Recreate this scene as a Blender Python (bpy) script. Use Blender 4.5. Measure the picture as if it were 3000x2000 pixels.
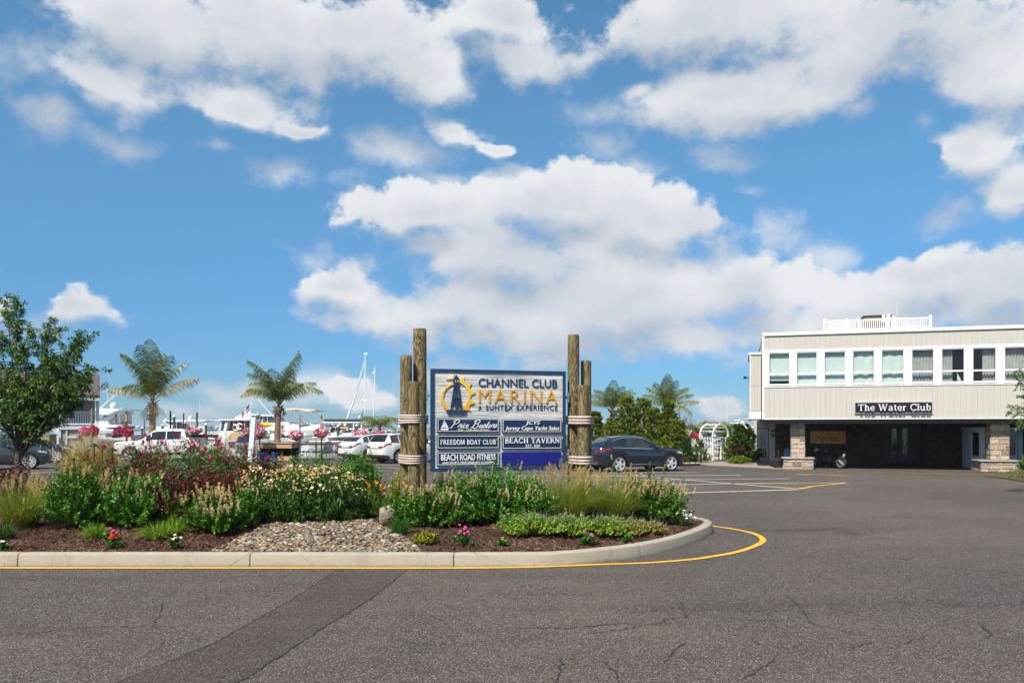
import bpy, math, random
import numpy as np
from mathutils import Vector, Matrix

for o in list(bpy.data.objects):
    bpy.data.objects.remove(o)
S = bpy.context.scene
C = S.collection
rad = math.radians

# ---------------------------------------------------------------- camera
CAM_H, FPX, HZ = 1.93, 2333.0, 1258.0      # eye height (m), focal length and horizon row on a 3000 x 2000 frame
cam_d = bpy.data.cameras.new('camera')
cam = bpy.data.objects.new('camera', cam_d)
C.objects.link(cam)
cam.location = (0, 0, CAM_H)
cam.rotation_euler = (rad(90), 0, 0)
cam_d.sensor_width = 36.0
cam_d.lens = 36.0 * FPX / 3000
cam_d.shift_y = (HZ - 1000) / 3000
cam_d.clip_end = 20000
S.camera = cam
S.render.resolution_x, S.render.resolution_y = 1024, 682

# ---------------------------------------------------------------- sun, view
SUN_EL = rad(51)
sun_h = Vector((-0.50, -0.866)).normalized()            # horizontal direction towards the sun
to_sun = Vector((sun_h.x * math.cos(SUN_EL), sun_h.y * math.cos(SUN_EL), math.sin(SUN_EL)))
sun_d = bpy.data.lights.new('sun', 'SUN')
sun_d.energy = 5.0
sun_d.angle = rad(0.53)
sun_d.color = (1.0, 0.93, 0.82)
sun = bpy.data.objects.new('sun', sun_d)
C.objects.link(sun)
sun.rotation_euler = (-to_sun).to_track_quat('-Z', 'Y').to_euler()
sun.location = (-30, -50, 70)
S.view_settings.view_transform = 'Standard'
S.view_settings.look = 'None'
S.view_settings.exposure = 0.52
S.view_settings.gamma = 1.0
S.view_settings.use_curve_mapping = False
S.cycles.max_bounces = 6
S.cycles.diffuse_bounces = 3
S.cycles.glossy_bounces = 3
S.cycles.transmission_bounces = 4
S.cycles.transparent_max_bounces = 6
S.cycles.caustics_reflective = False
S.cycles.caustics_refractive = False

# ---------------------------------------------------------------- node helpers
class NT:
    """thin wrapper over a node tree"""
    def __init__(s, tree):
        s.t = tree
    def n(s, typ, **kw):
        nd = s.t.nodes.new(typ)
        for k, v in kw.items():
            setattr(nd, k, v)
        return nd
    def link(s, a, b):
        s.t.links.new(a, b)
    def setin(s, sock, v):
        if v is None:
            return
        if isinstance(v, bpy.types.NodeSocket):
            s.t.links.new(v, sock)
        else:
            sock.default_value = v
    def math(s, op, a, b=None, c=None, clamp=False):
        nd = s.n('ShaderNodeMath', operation=op, use_clamp=clamp)
        s.setin(nd.inputs[0], a); s.setin(nd.inputs[1], b); s.setin(nd.inputs[2], c)
        return nd.outputs[0]
    def vmath(s, op, a, b=None, c=None):
        nd = s.n('ShaderNodeVectorMath', operation=op)
        s.setin(nd.inputs[0], a); s.setin(nd.inputs[1], b); s.setin(nd.inputs[2], c)
        return nd.outputs['Value'] if op in ('LENGTH', 'DOT_PRODUCT', 'DISTANCE') else nd.outputs['Vector']
    def noise(s, vec, scale, detail=4.0, rough=0.55, dist=0.0):
        nd = s.n('ShaderNodeTexNoise')
        s.setin(nd.inputs['Vector'], vec)
        nd.inputs['Scale'].default_value = scale
        nd.inputs['Detail'].default_value = detail
        nd.inputs['Roughness'].default_value = rough
        nd.inputs['Distortion'].default_value = dist
        return nd.outputs['Fac']
    def vor(s, vec, scale, out='Distance', feature='F1'):
        nd = s.n('ShaderNodeTexVoronoi', feature=feature)
        s.setin(nd.inputs['Vector'], vec)
        nd.inputs['Scale'].default_value = scale
        return nd.outputs[out]
    def step(s, v, lo, hi, a=0.0, b=1.0, smooth=True):
        nd = s.n('ShaderNodeMapRange', interpolation_type='SMOOTHSTEP' if smooth else 'LINEAR', clamp=True)
        s.setin(nd.inputs['Value'], v)
        nd.inputs['From Min'].default_value = lo; nd.inputs['From Max'].default_value = hi
        nd.inputs['To Min'].default_value = a; nd.inputs['To Max'].default_value = b
        return nd.outputs['Result']
    def mix(s, f, a, b, blend='MIX'):
        nd = s.n('ShaderNodeMix', data_type='RGBA', blend_type=blend)
        s.setin(nd.inputs['Factor'], f)
        for k, v in (('A', a), ('B', b)):
            sk = [i for i in nd.inputs if i.name == k and i.type == 'RGBA'][0]
            if isinstance(v, (tuple, list)):
                v = tuple(v) + ((1.0,) if len(v) == 3 else ())
            s.setin(sk, v)
        return [o for o in nd.outputs if o.type == 'RGBA'][0]
    def ramp(s, f, stops):
        nd = s.n('ShaderNodeValToRGB')
        s.setin(nd.inputs[0], f)
        e = nd.color_ramp.elements
        while len(e) < len(stops):
            e.new(0.5)
        for el, (p, c) in zip(e, stops):
            el.position = p
            el.color = tuple(c) + (1.0,)
        return nd.outputs[0]

# ---------------------------------------------------------------- sky: physical sky with drifting cumulus
W = bpy.data.worlds.new('World')
S.world = W
W.use_nodes = True
W.node_tree.nodes.clear()
w = NT(W.node_tree)

# cumulus banks, as (column, row, half width, half height, thinness) on a 2352-wide frame, turned into bearings below
CLOUDS = [
    (330, 50, 300, 120, 0), (700, 80, 400, 125, 0), (930, 165, 180, 78, 0), (250, 180, 230, 85, .12), (560, 235, 190, 62, .08),
    (660, 285, 75, 38, .1), (40, 150, 120, 80, .22), (155, 285, 50, 45, .32), (1030, 285, 120, 50, .16), (1120, 325, 45, 34, .18),
    (890, 365, 110, 44, .30), (640, 405, 85, 44, .25), (770, 425, 90, 36, .33), (1230, 125, 170, 56, .12), (1180, 50, 190, 70, .05),
    (1600, 50, 430, 120, 0), (2050, 80, 430, 150, 0), (2280, 170, 240, 90, .05), (1690, 215, 260, 88, -.05), (1470, 205, 70, 40, .15),
    (1370, 255, 70, 44, .24), (1935, 265, 50, 34, .22), (2260, 345, 150, 80, .08), (2350, 440, 120, 75, .08), (2110, 305, 65, 32, .32),
    (1490, 395, 60, 46, .30), (1690, 375, 100, 42, .37), (980, 505, 250, 66, 0), (1290, 480, 290, 92, -.05), (1500, 530, 220, 88, -.05),
    (1180, 600, 330, 90, -.05), (800, 640, 130, 70, .12), (1080, 705, 270, 80, 0), (1400, 715, 360, 110, -.05), (1720, 680, 190, 100, .03),
    (1600, 790, 260, 52, .05), (2160, 640, 250, 72, .02), (2310, 690, 250, 110, -.02), (2010, 735, 260, 85, .05), (190, 700, 112, 72, .05),
    (-10, 690, 50, 44, .15), (830, 915, 105, 48, .10), (600, 895, 110, 28, .28), (1660, 930, 120, 56, .10), (1045, 842, 70, 22, .24),
    (480, 960, 60, 16, .25), (2200, 900, 300, 60, .15),
]
gt = bpy.data.node_groups.new('cloud_field', 'ShaderNodeTree')
gt.interface.new_socket('Dir', in_out='INPUT', socket_type='NodeSocketVector')
gt.interface.new_socket('Lift', in_out='INPUT', socket_type='NodeSocketFloat')
gt.interface.new_socket('Field', in_out='OUTPUT', socket_type='NodeSocketFloat')
gt.interface.new_socket('Wisp', in_out='OUTPUT', socket_type='NodeSocketFloat')
gt.interface.new_socket('Core', in_out='OUTPUT', socket_type='NodeSocketFloat')
g = NT(gt)
gi, go = g.n('NodeGroupInput'), g.n('NodeGroupOutput')
sx = g.n('ShaderNodeSeparateXYZ'); g.link(gi.outputs['Dir'], sx.inputs[0])
az = g.math('ARCTAN2', sx.outputs[0], sx.outputs[1])
el0 = g.math('ARCSINE', sx.outputs[2])
el = g.math('ADD', el0, gi.outputs['Lift'])
cmb = g.n('ShaderNodeCombineXYZ'); g.link(az, cmb.inputs[0]); g.link(el, cmb.inputs[1])
wn = g.n('ShaderNodeTexNoise'); g.link(gi.outputs['Dir'], wn.inputs['Vector']); wn.inputs['Scale'].default_value = 7.0; wn.inputs['Detail'].default_value = 3.0
wv = g.vmath('MULTIPLY', g.vmath('SUBTRACT', wn.outputs['Color'], (.5, .5, .5)), (.17, .10, 0))
pos = g.vmath('ADD', cmb.outputs[0], wv)
dz = g.math('MULTIPLY', gi.outputs['Lift'], 1.0)
off = g.n('ShaderNodeCombineXYZ'); g.link(dz, off.inputs[2])
d3 = g.vmath('ADD', gi.outputs['Dir'], off.outputs[0])
d3 = g.vmath('MULTIPLY', d3, (1.0, 1.0, 1.3))
acc = accw = None
CLOUDS += [(1010, 425, 60, 26, .3), (1750, 455, 70, 24, .3), (1930, 575, 60, 34, .3), (1800, 520, 60, 44, .3), (700, 590, 60, 40, .3), (1400, 335, 90, 40, .3), (520, 330, 60, 22, .3), (300, 330, 70, 24, .3), (2230, 480, 90, 40, .3), (100, 745, 130, 40, .3), (690, 900, 160, 36, .3)]
for (cx, cy, rx, ry, thin) in CLOUDS:
    u = (cx * 1.27551 - 1500) / FPX
    v = (HZ - cy * 1.27551) / FPX
    a = math.atan(u); e = math.atan(v * math.cos(a))
    rx, ry = (rx * 1.35, ry * 1.35) if thin >= .2 else (rx, ry)
    sa = rx * 1.27551 / FPX * math.cos(a) ** 2
    se = ry * 1.27551 / FPX * math.cos(e) ** 2
    q = g.vmath('MULTIPLY_ADD', pos, (1 / sa, 1 / se, 0), (-a / sa, -e / se, 0))
    ln = g.vmath('LENGTH', q)
    if thin >= .2:
        accw = ln if accw is None else g.math('SMOOTH_MIN', accw, ln, 0.3)
        continue
    if thin:
        ln = g.math('ADD', ln, thin * 1.7)
    acc = ln if acc is None else g.math('SMOOTH_MIN', acc, ln, 0.38)
blob = g.math('SUBTRACT', 1.0, acc)
g.link(blob, go.inputs['Core'])
blob = g.math('MULTIPLY', g.math('MINIMUM', g.math('MAXIMUM', blob, -1.6), .62), 1.5)
n1 = g.noise(d3, 6.5, 8.0, 0.60, 0.1)
n3 = g.noise(d3, 21.0, 5.0, 0.6)
n2 = g.noise(d3, 2.6, 5.0, 0.55, 0.2)
gen = g.math('MULTIPLY_ADD', n2, 5.0, -2.55)                  # cumulus cover for the rest of the dome
m1 = g.math('POWER', g.math('DIVIDE', az, 0.72), 2.0)
m2 = g.math('POWER', g.math('DIVIDE', el, 0.56), 2.0)
mk = g.step(g.math('ADD', m1, m2), 0.95, 1.9)
fld = g.math('ADD', g.math('MULTIPLY', blob, g.math('SUBTRACT', 1.0, mk)), g.math('MULTIPLY', gen, mk))
fld = g.math('MULTIPLY_ADD', g.math('SUBTRACT', n1, 0.5), 3.7, fld)
fld = g.math('MULTIPLY_ADD', g.math('SUBTRACT', n3, 0.5), 1.9, fld)
g.link(fld, go.inputs['Field'])
wf = g.math('MULTIPLY_ADD', g.math('SUBTRACT', n1, 0.5), 4.6, g.math('MULTIPLY', g.math('SUBTRACT', 1.0, accw), 1.3))
wf = g.math('MULTIPLY_ADD', g.math('SUBTRACT', n3, 0.5), 2.2, wf)
g.link(wf, go.inputs['Wisp'])

tc = w.n('ShaderNodeTexCoord')
dirv = w.vmath('NORMALIZE', tc.outputs['Generated'])
def field(lift):
    nd = w.n('ShaderNodeGroup'); nd.node_tree = gt
    w.link(dirv, nd.inputs['Dir']); nd.inputs['Lift'].default_value = lift
    return nd
A0, A1 = field(0.0), field(0.034)
f0 = A0.outputs['Field']
lit = w.math('SUBTRACT', A0.outputs['Core'], A1.outputs['Core'])                               # tops of the heaps catch the sun, bases are in their own shade
thick = w.step(A0.outputs['Core'], 0.15, 0.95)
rag = w.math('MULTIPLY', w.math('SUBTRACT', f0, w.math('MULTIPLY', w.math('MINIMUM', A0.outputs['Core'], .62), 1.5)), .30)
crisp = w.step(lit, -0.1, 0.35)                              # heaped tops have firm edges, bases fray
alpha = w.math('ADD', w.math('MULTIPLY', w.step(f0, -0.32, 0.85), w.math('SUBTRACT', 1.0, crisp)), w.math('MULTIPLY', w.step(f0, -0.06, 0.42), crisp))
veil = w.math('MULTIPLY', w.step(A0.outputs['Wisp'], -0.15, 1.75), 0.72)
alpha = w.math('MAXIMUM', w.math('MULTIPLY', alpha, 0.97), veil)
shade = w.math('ADD', w.math('MULTIPLY_ADD', w.step(lit, -0.65, 0.40), .85, -.30), w.math('MULTIPLY_ADD', w.math('SUBTRACT', 1.0, thick), 0.40, rag), clamp=True)
ccol = w.mix(shade, (4.7, 5.2, 6.0), (8.2, 8.3, 8.5))
sky = w.n('ShaderNodeTexSky', sky_type='NISHITA', sun_disc=False)
sky.sun_elevation = SUN_EL
sky.sun_rotation = math.atan2(sun_h.x, sun_h.y)
sky.altitude = 0
sky.air_density = 1.0
sky.dust_density = 0.25
sky.ozone_density = 2.2
sd = w.n('ShaderNodeSeparateXYZ'); w.link(dirv, sd.inputs[0])
low = w.step(sd.outputs[2], 0.0, 0.42)
tint = w.mix(low, (0.34, 0.66, 1.04), (0.80, 1.32, 1.40))
skyc = w.mix(1.0, sky.outputs[0], tint, 'MULTIPLY')
final = w.mix(alpha, skyc, ccol)
bg = w.n('ShaderNodeBackground'); bg.inputs['Strength'].default_value = 0.072
w.link(final, bg.inputs['Color'])
wo = w.n('ShaderNodeOutputWorld'); w.link(bg.outputs[0], wo.inputs['Surface'])

# ---------------------------------------------------------------- frame-to-world helpers
def G(x, y, z=0.0):
    """point of the level z under the photograph's column x, row y"""
    d = FPX * (CAM_H - z) / (y - HZ)
    return Vector(((x - 1500) * d / FPX, d, z))
def P(x, y, d):
    return Vector(((x - 1500) * d / FPX, d, CAM_H - (y - HZ) * d / FPX))
def PX(x, d):
    return (x - 1500) * d / FPX

# ---------------------------------------------------------------- mesh builder
class MB:
    def __init__(s):
        s.v, s.f, s.m = [], [], []
    def add(s, vs, fs, mi=0):
        o = len(s.v)
        s.v += [tuple(p) for p in vs]
        s.f += [tuple(i + o for i in f) for f in fs]
        s.m += [mi] * len(fs)
        return s
    def box(s, x0, x1, y0, y1, z0, z1, mi=0, M=None):
        vs = [Vector(p) for p in ((x0, y0, z0), (x1, y0, z0), (x1, y1, z0), (x0, y1, z0), (x0, y0, z1), (x1, y0, z1), (x1, y1, z1), (x0, y1, z1))]
        if M is not None:
            vs = [M @ p for p in vs]
        return s.add(vs, [(0, 3, 2, 1), (4, 5, 6, 7), (0, 1, 5, 4), (1, 2, 6, 5), (2, 3, 7, 6), (3, 0, 4, 7)], mi)
    def cbox(s, x0, x1, y0, y1, z0, z1, b=0.02, mi=0, M=None):
        """box with its eight vertical and front edges chamfered"""
        ring = lambda i, z: [(x0 + i + b, y0 + i, z), (x1 - i - b, y0 + i, z), (x1 - i, y0 + i + b, z), (x1 - i, y1 - i - b, z), (x1 - i - b, y1 - i, z), (x0 + i + b, y1 - i, z), (x0 + i, y1 - i - b, z), (x0 + i, y0 + i + b, z)]
        rings = [ring(b, z0), ring(0, z0 + b), ring(0, z1 - b), ring(b, z1)]
        if M is not None:
            rings = [[M @ Vector(p) for p in r] for r in rings]
        return s.loft(rings, True, True, mi)
    def loft(s, rings, closed=True, caps=True, mi=0):
        n = len(rings[0]); vs = [p for r in rings for p in r]; fs = []
        for k in range(len(rings) - 1):
            for i in range(n if closed else n - 1):
                j = (i + 1) % n
                fs.append((k * n + i, k * n + j, (k + 1) * n + j, (k + 1) * n + i))
        if caps:
            fs.append(tuple(range(n - 1, -1, -1)))
            fs.append(tuple((len(rings) - 1) * n + i for i in range(n)))
        return s.add(vs, fs, mi)
    def tube(s, pts, r, n=8, mi=0, caps=True):
        pts = [Vector(p) for p in pts]
        rr = r if isinstance(r, (list, tuple)) else [r] * len(pts)
        rings = []; ref = None
        for i, p in enumerate(pts):
            t = (pts[min(i + 1, len(pts) - 1)] - pts[max(i - 1, 0)]).normalized()
            if ref is None:
                ref = Vector((0, 0, 1)) if abs(t.z) < 0.9 else Vector((1, 0, 0))
            a = t.cross(ref)
            if a.length < 1e-5:
                a = t.cross(Vector((0.3, 0.9, 0.1)))
            a.normalize(); b = t.cross(a)
            rings.append([p + (a * math.cos(2 * math.pi * k / n) + b * math.sin(2 * math.pi * k / n)) * rr[i] for k in range(n)])
        return s.loft(rings, True, caps, mi)
    def lathe(s, prof, n=16, c=(0, 0, 0), mi=0, caps=True, M=None):
        rings = [[Vector((c[0] + r * math.cos(2 * math.pi * k / n), c[1] + r * math.sin(2 * math.pi * k / n), c[2] + z)) for k in range(n)] for r, z in prof]
        if M is not None:
            rings = [[M @ p for p in q] for q in rings]
        return s.loft(rings, True, caps, mi)
    def ell(s, c, r, nu=10, nv=6, mi=0, M=None):
        prof = [(math.sin(math.pi * (k + 0.0) / nv), -math.cos(math.pi * k / nv)) for k in range(nv + 1)]
        prof[0] = (0.02, -1); prof[-1] = (0.02, 1)
        rings = [[Vector((c[0] + r[0] * q * math.cos(2 * math.pi * k / nu), c[1] + r[1] * q * math.sin(2 * math.pi * k / nu), c[2] + r[2] * z)) for k in range(nu)] for q, z in prof]
        if M is not None:
            rings = [[M @ p for p in q] for q in rings]
        return s.loft(rings, True, True, mi)
    def prism(s, poly, y0, y1, mi=0, fn=None):
        """polygon in (x, z) pushed along y"""
        fn = fn or (lambda x, y, z: (x, y, z))
        n = len(poly)
        vs = [fn(x, y0, z) for x, z in poly] + [fn(x, y1, z) for x, z in poly]
        fs = [tuple(range(n)), tuple(range(2 * n - 1, n - 1, -1))]
        fs += [(i, n + i, n + (i + 1) % n, (i + 1) % n) for i in range(n)]
        return s.add(vs, fs, mi)
    def slab(s, poly, z0, z1, mi=0):
        """polygon in (x, y) between two levels"""
        n = len(poly)
        vs = [(p[0], p[1], z0) for p in poly] + [(p[0], p[1], z1) for p in poly]
        fs = [tuple(range(n - 1, -1, -1)), tuple(range(n, 2 * n))]
        fs += [(i, (i + 1) % n, n + (i + 1) % n, n + i) for i in range(n)]
        return s.add(vs, fs, mi)
    def mesh(s, name, mats, smooth=False):
        me = bpy.data.meshes.new(name)
        me.from_pydata(s.v, [], s.f)
        for m in (mats if isinstance(mats, (list, tuple)) else [mats]):
            me.materials.append(m)
        if any(s.m):
            me.polygons.foreach_set('material_index', s.m)
        if smooth:
            me.shade_smooth()
            if smooth is not True:
                me.set_sharp_from_angle(angle=rad(smooth))
        me.update()
        return me
    def build(s, name, mats, parent=None, smooth=False, loc=None, rz=0):
        return link(name, s.mesh(name, mats, smooth), parent, loc, rz)

def link(name, data, parent=None, loc=None, rz=0):
    o = bpy.data.objects.new(name, data)
    C.objects.link(o)
    if parent is not None:
        o.parent = parent
    if loc is not None:
        o.location = loc
    if rz:
        o.rotation_euler = (0, 0, rz)
    return o
def tag(o, label=None, cat=None, group=None, kind=None):
    for k, v in (('label', label), ('category', cat), ('group', group), ('kind', kind)):
        if v:
            o[k] = v
    return o
def thing(name, label, cat, loc=(0, 0, 0), rz=0, group=None):
    o = bpy.data.objects.new(name, None)
    o.empty_display_size = 0.2
    C.objects.link(o)
    o.location = loc
    o.rotation_euler = (0, 0, rz)
    return tag(o, label, cat, group)
def copy_tree(o, parent=None, loc=None, rz=None, label=None):
    c = o.copy(); C.objects.link(c)
    if parent is not None:
        c.parent = parent
    if loc is not None:
        c.location = loc
    if rz is not None:
        c.rotation_euler = (0, 0, rz)
    if label:
        c['label'] = label
    for ch in o.children:
        copy_tree(ch, c)
    return c
def npmesh(name, V, F, mats, mi=None, smooth=False):
    """mesh from numpy vertices and same-sized faces"""
    me = bpy.data.meshes.new(name)
    V = np.ascontiguousarray(V, dtype=np.float32).reshape(-1, 3)
    F = np.ascontiguousarray(F, dtype=np.int32)
    k = F.shape[1]
    me.vertices.add(len(V)); me.vertices.foreach_set('co', V.ravel())
    me.loops.add(F.size); me.loops.foreach_set('vertex_index', F.ravel())
    me.polygons.add(len(F)); me.polygons.foreach_set('loop_start', np.arange(0, F.size, k, dtype=np.int32))
    for m in (mats if isinstance(mats, (list, tuple)) else [mats]):
        me.materials.append(m)
    if mi is not None:
        me.polygons.foreach_set('material_index', np.ascontiguousarray(mi, dtype=np.int32))
    if smooth:
        me.polygons.foreach_set('use_smooth', np.ones(len(F), dtype=bool))
    me.update(calc_edges=True)
    return me

# ---------------------------------------------------------------- materials
MATS = {}
def new_mat(name):
    m = bpy.data.materials.new(name)
    m.use_nodes = True
    m.node_tree.nodes.clear()
    t = NT(m.node_tree)
    out = t.n('ShaderNodeOutputMaterial')
    b = t.n('ShaderNodeBsdfPrincipled')
    t.link(b.outputs[0], out.inputs['Surface'])
    MATS[name] = m
    return m, t, b, out
def bump(t, b, h, strength=0.4, dist=0.01):
    bn = t.n('ShaderNodeBump')
    bn.inputs['Strength'].default_value = strength
    bn.inputs['Distance'].default_value = dist
    t.link(h, bn.inputs['Height'])
    t.link(bn.outputs[0], b.inputs['Normal'])
def pm(name, col, rough=0.6, var=0.12, scale=6.0, bmp=0.0, bscale=60.0, metal=0.0, spec=0.5, coat=0.0, stretch=(1, 1, 1), orand=0.0, dirt=None, bd=0.004):
    """plain painted / moulded surface: colour, a little mottling, optional bump and dirt"""
    m, t, b, out = new_mat(name)
    tc = t.n('ShaderNodeTexCoord')
    v = t.vmath('MULTIPLY', tc.outputs['Object'], stretch)
    n = t.noise(v, scale, 5.0, 0.6)
    c = t.mix(t.step(n, 0.3, 0.7), [max(0, k * (1 - var)) for k in col], [min(1, k * (1 + var)) for k in col])
    if dirt:
        dn = t.noise(v, scale * 0.37, 6.0, 0.65, 0.4)
        c = t.mix(t.step(dn, 0.52, 0.72, 0, dirt[3]), c, dirt[:3])
    if orand:
        oi = t.n('ShaderNodeObjectInfo')
        hs = t.n('ShaderNodeHueSaturation')
        t.link(c, hs.inputs['Color'])
        t.link(t.math('MULTIPLY_ADD', oi.outputs['Random'], 2 * orand, 1 - orand), hs.inputs['Value'])
        t.link(t.math('MULTIPLY_ADD', t.math('FRACT', t.math('MULTIPLY', oi.outputs['Random'], 17.3)), 0.03 * min(1, orand * 4), 0.5 - 0.015 * min(1, orand * 4)), hs.inputs['Hue'])
        c = hs.outputs[0]
    t.link(c, b.inputs['Base Color'])
    b.inputs['Roughness'].default_value = rough
    b.inputs['Metallic'].default_value = metal
    b.inputs['Specular IOR Level'].default_value = spec
    if coat:
        b.inputs['Coat Weight'].default_value = coat
        b.inputs['Coat Roughness'].default_value = 0.04
    if bmp:
        bump(t, b, t.noise(v, bscale, 4.0, 0.6), bmp, bd)
    return m
def leafmat(name, cols, trans=0.22, rough=0.45, spec=0.35, patch=1.3):
    """leaf surface: every leaf picks its own colour, clumps drift in hue, light passes through"""
    m, t, b, out = new_mat(name)
    ge = t.n('ShaderNodeNewGeometry')
    tc = t.n('ShaderNodeTexCoord')
    n = t.noise(tc.outputs['Object'], patch, 2.0, 0.5)
    f = t.math('ADD', t.math('MULTIPLY', ge.outputs['Random Per Island'], 0.62), t.math('MULTIPLY', t.step(n, 0.3, 0.7), 0.38))
    k = len(cols)
    c = t.ramp(f, [((i + 0.02) / max(1, k - 1) * 0.98, col) for i, col in enumerate(cols)])
    t.link(c, b.inputs['Base Color'])
    b.inputs['Roughness'].default_value = rough
    b.inputs['Specular IOR Level'].default_value = spec
    if trans:
        tr = t.n('ShaderNodeBsdfTranslucent')
        t.link(t.mix(1.0, c, (1.0, 1.0, 0.55), 'MULTIPLY'), tr.inputs['Color'])
        ms = t.n('ShaderNodeMixShader'); ms.inputs[0].default_value = trans
        t.link(b.outputs[0], ms.inputs[1]); t.link(tr.outputs[0], ms.inputs[2])
        t.link(ms.outputs[0], out.inputs['Surface'])
    return m
def glassmat(name, col=(0.02, 0.03, 0.035), rough=0.03, spec=0.9):
    m, t, b, out = new_mat(name)
    tc = t.n('ShaderNodeTexCoord')
    n = t.noise(tc.outputs['Object'], 1.3, 2.0)
    t.link(t.mix(n, [k * 0.8 for k in col], [k * 1.2 for k in col]), b.inputs['Base Color'])
    b.inputs['Roughness'].default_value = rough
    b.inputs['Specular IOR Level'].default_value = spec
    return m
rng = np.random.default_rng(20)
random.seed(7)
# ================================================================ GROUND
def catmull(pts, n=8, closed=False):
    pts = [Vector(p) for p in pts]; out = []
    N = len(pts)
    for i in range(N if closed else N - 1):
        g_ = (lambda k: pts[k % N]) if closed else (lambda k: pts[max(0, min(N - 1, k))])
        p0, p1, p2, p3 = g_(i - 1), g_(i), g_(i + 1), g_(i + 2)
        for k in range(n):
            t = k / n
            out.append(0.5 * ((2 * p1) + (p2 - p0) * t + (2 * p0 - 5 * p1 + 4 * p2 - p3) * t * t + (3 * p1 - p0 - 3 * p2 + p3) * t ** 3))
    if not closed:
        out.append(pts[-1])
    return out

def asphalt_mat(name, base, speck, lightness=1.0, rough=0.82):
    m, t, b, out = new_mat(name)
    tc = t.n('ShaderNodeTexCoord'); o = tc.outputs['Object']
    v1 = t.vor(o, 110.0, 'Color')
    sep = t.n('ShaderNodeSeparateColor'); t.link(v1, sep.inputs[0])
    st = t.math('POWER', sep.outputs[0], 5.5)
    v2 = t.vor(o, 240.0, 'Color')
    sep2 = t.n('ShaderNodeSeparateColor'); t.link(v2, sep2.inputs[0])
    big = t.noise(o, 0.16, 6.0, 0.62, 0.3)
    mid = t.noise(t.vmath('MULTIPLY', o, (0.5, 1.4, 1)), 1.1, 6.0, 0.65, 0.5)
    c = t.mix(t.step(big, 0.32, 0.68), [k * 0.78 for k in base], [k * 1.26 for k in base])
    c = t.mix(t.step(mid, 0.38, 0.72), c, t.mix(1.0, c, (1.30, 1.27, 1.22), 'MULTIPLY'))
    c = t.mix(t.math('MULTIPLY', sep2.outputs[1], 0.55), c, t.mix(1.0, c, (0.40, 0.40, 0.42), 'MULTIPLY'))
    tintn = t.mix(sep.outputs[1], (0.34, 0.30, 0.26), (0.46, 0.46, 0.46))
    c = t.mix(t.math('MULTIPLY', st, speck), c, tintn)
    fade = t.step(t.noise(t.vmath('MULTIPLY', o, (0.10, 0.9, 1)), 1.0, 3.0, 0.5, 0.2), 0.55, 0.72)
    c = t.mix(t.math('MULTIPLY', fade, 0.42), c, t.mix(1.0, c, (0.62, 0.62, 0.66), 'MULTIPLY'))
    stn = t.math('ADD', t.vor(o, 0.42), t.math('MULTIPLY', t.math('SUBTRACT', t.noise(o, 3.2, 4, .65), .5), .22))
    c = t.mix(t.step(stn, .03, .17, .55, 0), c, t.mix(1.0, c, (.45, .43, .43), 'MULTIPLY'))
    t.link(c, b.inputs['Base Color'])
    b.inputs['Roughness'].default_value = rough
    b.inputs['Specular IOR Level'].default_value = 0.25
    bump(t, b, t.math('ADD', t.vor(o, 110.0), t.math('MULTIPLY', t.noise(o, 240, 2), 0.6)), 0.7, 0.006)
    return m
ASPH = asphalt_mat('worn_asphalt', (0.056, 0.0435, 0.036), 0.62)
PATCHM = asphalt_mat('newer_asphalt', (0.0475, 0.0365, 0.0312), 0.38)
m = MB()
m.add([(-150, -60, 0), (150, -60, 0), (150, 57.0, 0), (-150, 57.0, 0)], [(0, 1, 2, 3)])
m.add([(-150, 57, 0), (150, 57, 0), (150, 57, -2.2), (-150, 57, -2.2)], [(3, 2, 1, 0)])
tag(m.build('road', ASPH), kind='structure')

# trench patch running away from the camera to the kerb
m = MB()
la = [G(985, 1668), G(860, 1752), G(640, 1878), G(330, 2004), G(60, 2120)]
ra = [G(1192, 1668), G(1090, 1752), G(945, 1840), G(690, 2004), G(480, 2120)]
z = 0.004
vs = [(p.x, p.y, z) for p in la] + [(p.x, p.y, z) for p in ra]
k = len(la)
m.add(vs, [(i, i + k, i + k + 1, i + 1) for i in range(k - 1)])
tag(m.build('asphalt_patch', PATCHM), kind='structure')

def strip(pts, wd, z=0.008, jag=0.0, cl=True):
    """flat ribbon along ground points; wd may vary per point"""
    pts = [Vector((p[0], p[1], 0)) for p in pts]
    L, R = [], []
    for i, p in enumerate(pts):
        t = (pts[min(i + 1, len(pts) - 1)] - pts[max(i - 1, 0)]).normalized()
        nrm = Vector((-t.y, t.x, 0))
        wi = (wd[i] if isinstance(wd, (list, tuple)) else wd) * 0.5
        L.append(p + nrm * (wi + random.uniform(-jag, jag))); R.append(p - nrm * (wi + random.uniform(-jag, jag)))
    n = len(pts)
    vs = [(p.x, p.y, z) for p in L] + [(p.x, p.y, z) for p in R]
    return vs, [(n + i, n + i + 1, i + 1, i) for i in range(n - 1)]
def subdiv(pts, step):
    pts = [Vector((p[0], p[1], 0)) for p in pts]; out = []
    for a, b_ in zip(pts, pts[1:]):
        k_ = max(1, int((b_ - a).length / step))
        out += [a.lerp(b_, i / k_) for i in range(k_)]
    return out + [pts[-1]]

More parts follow.
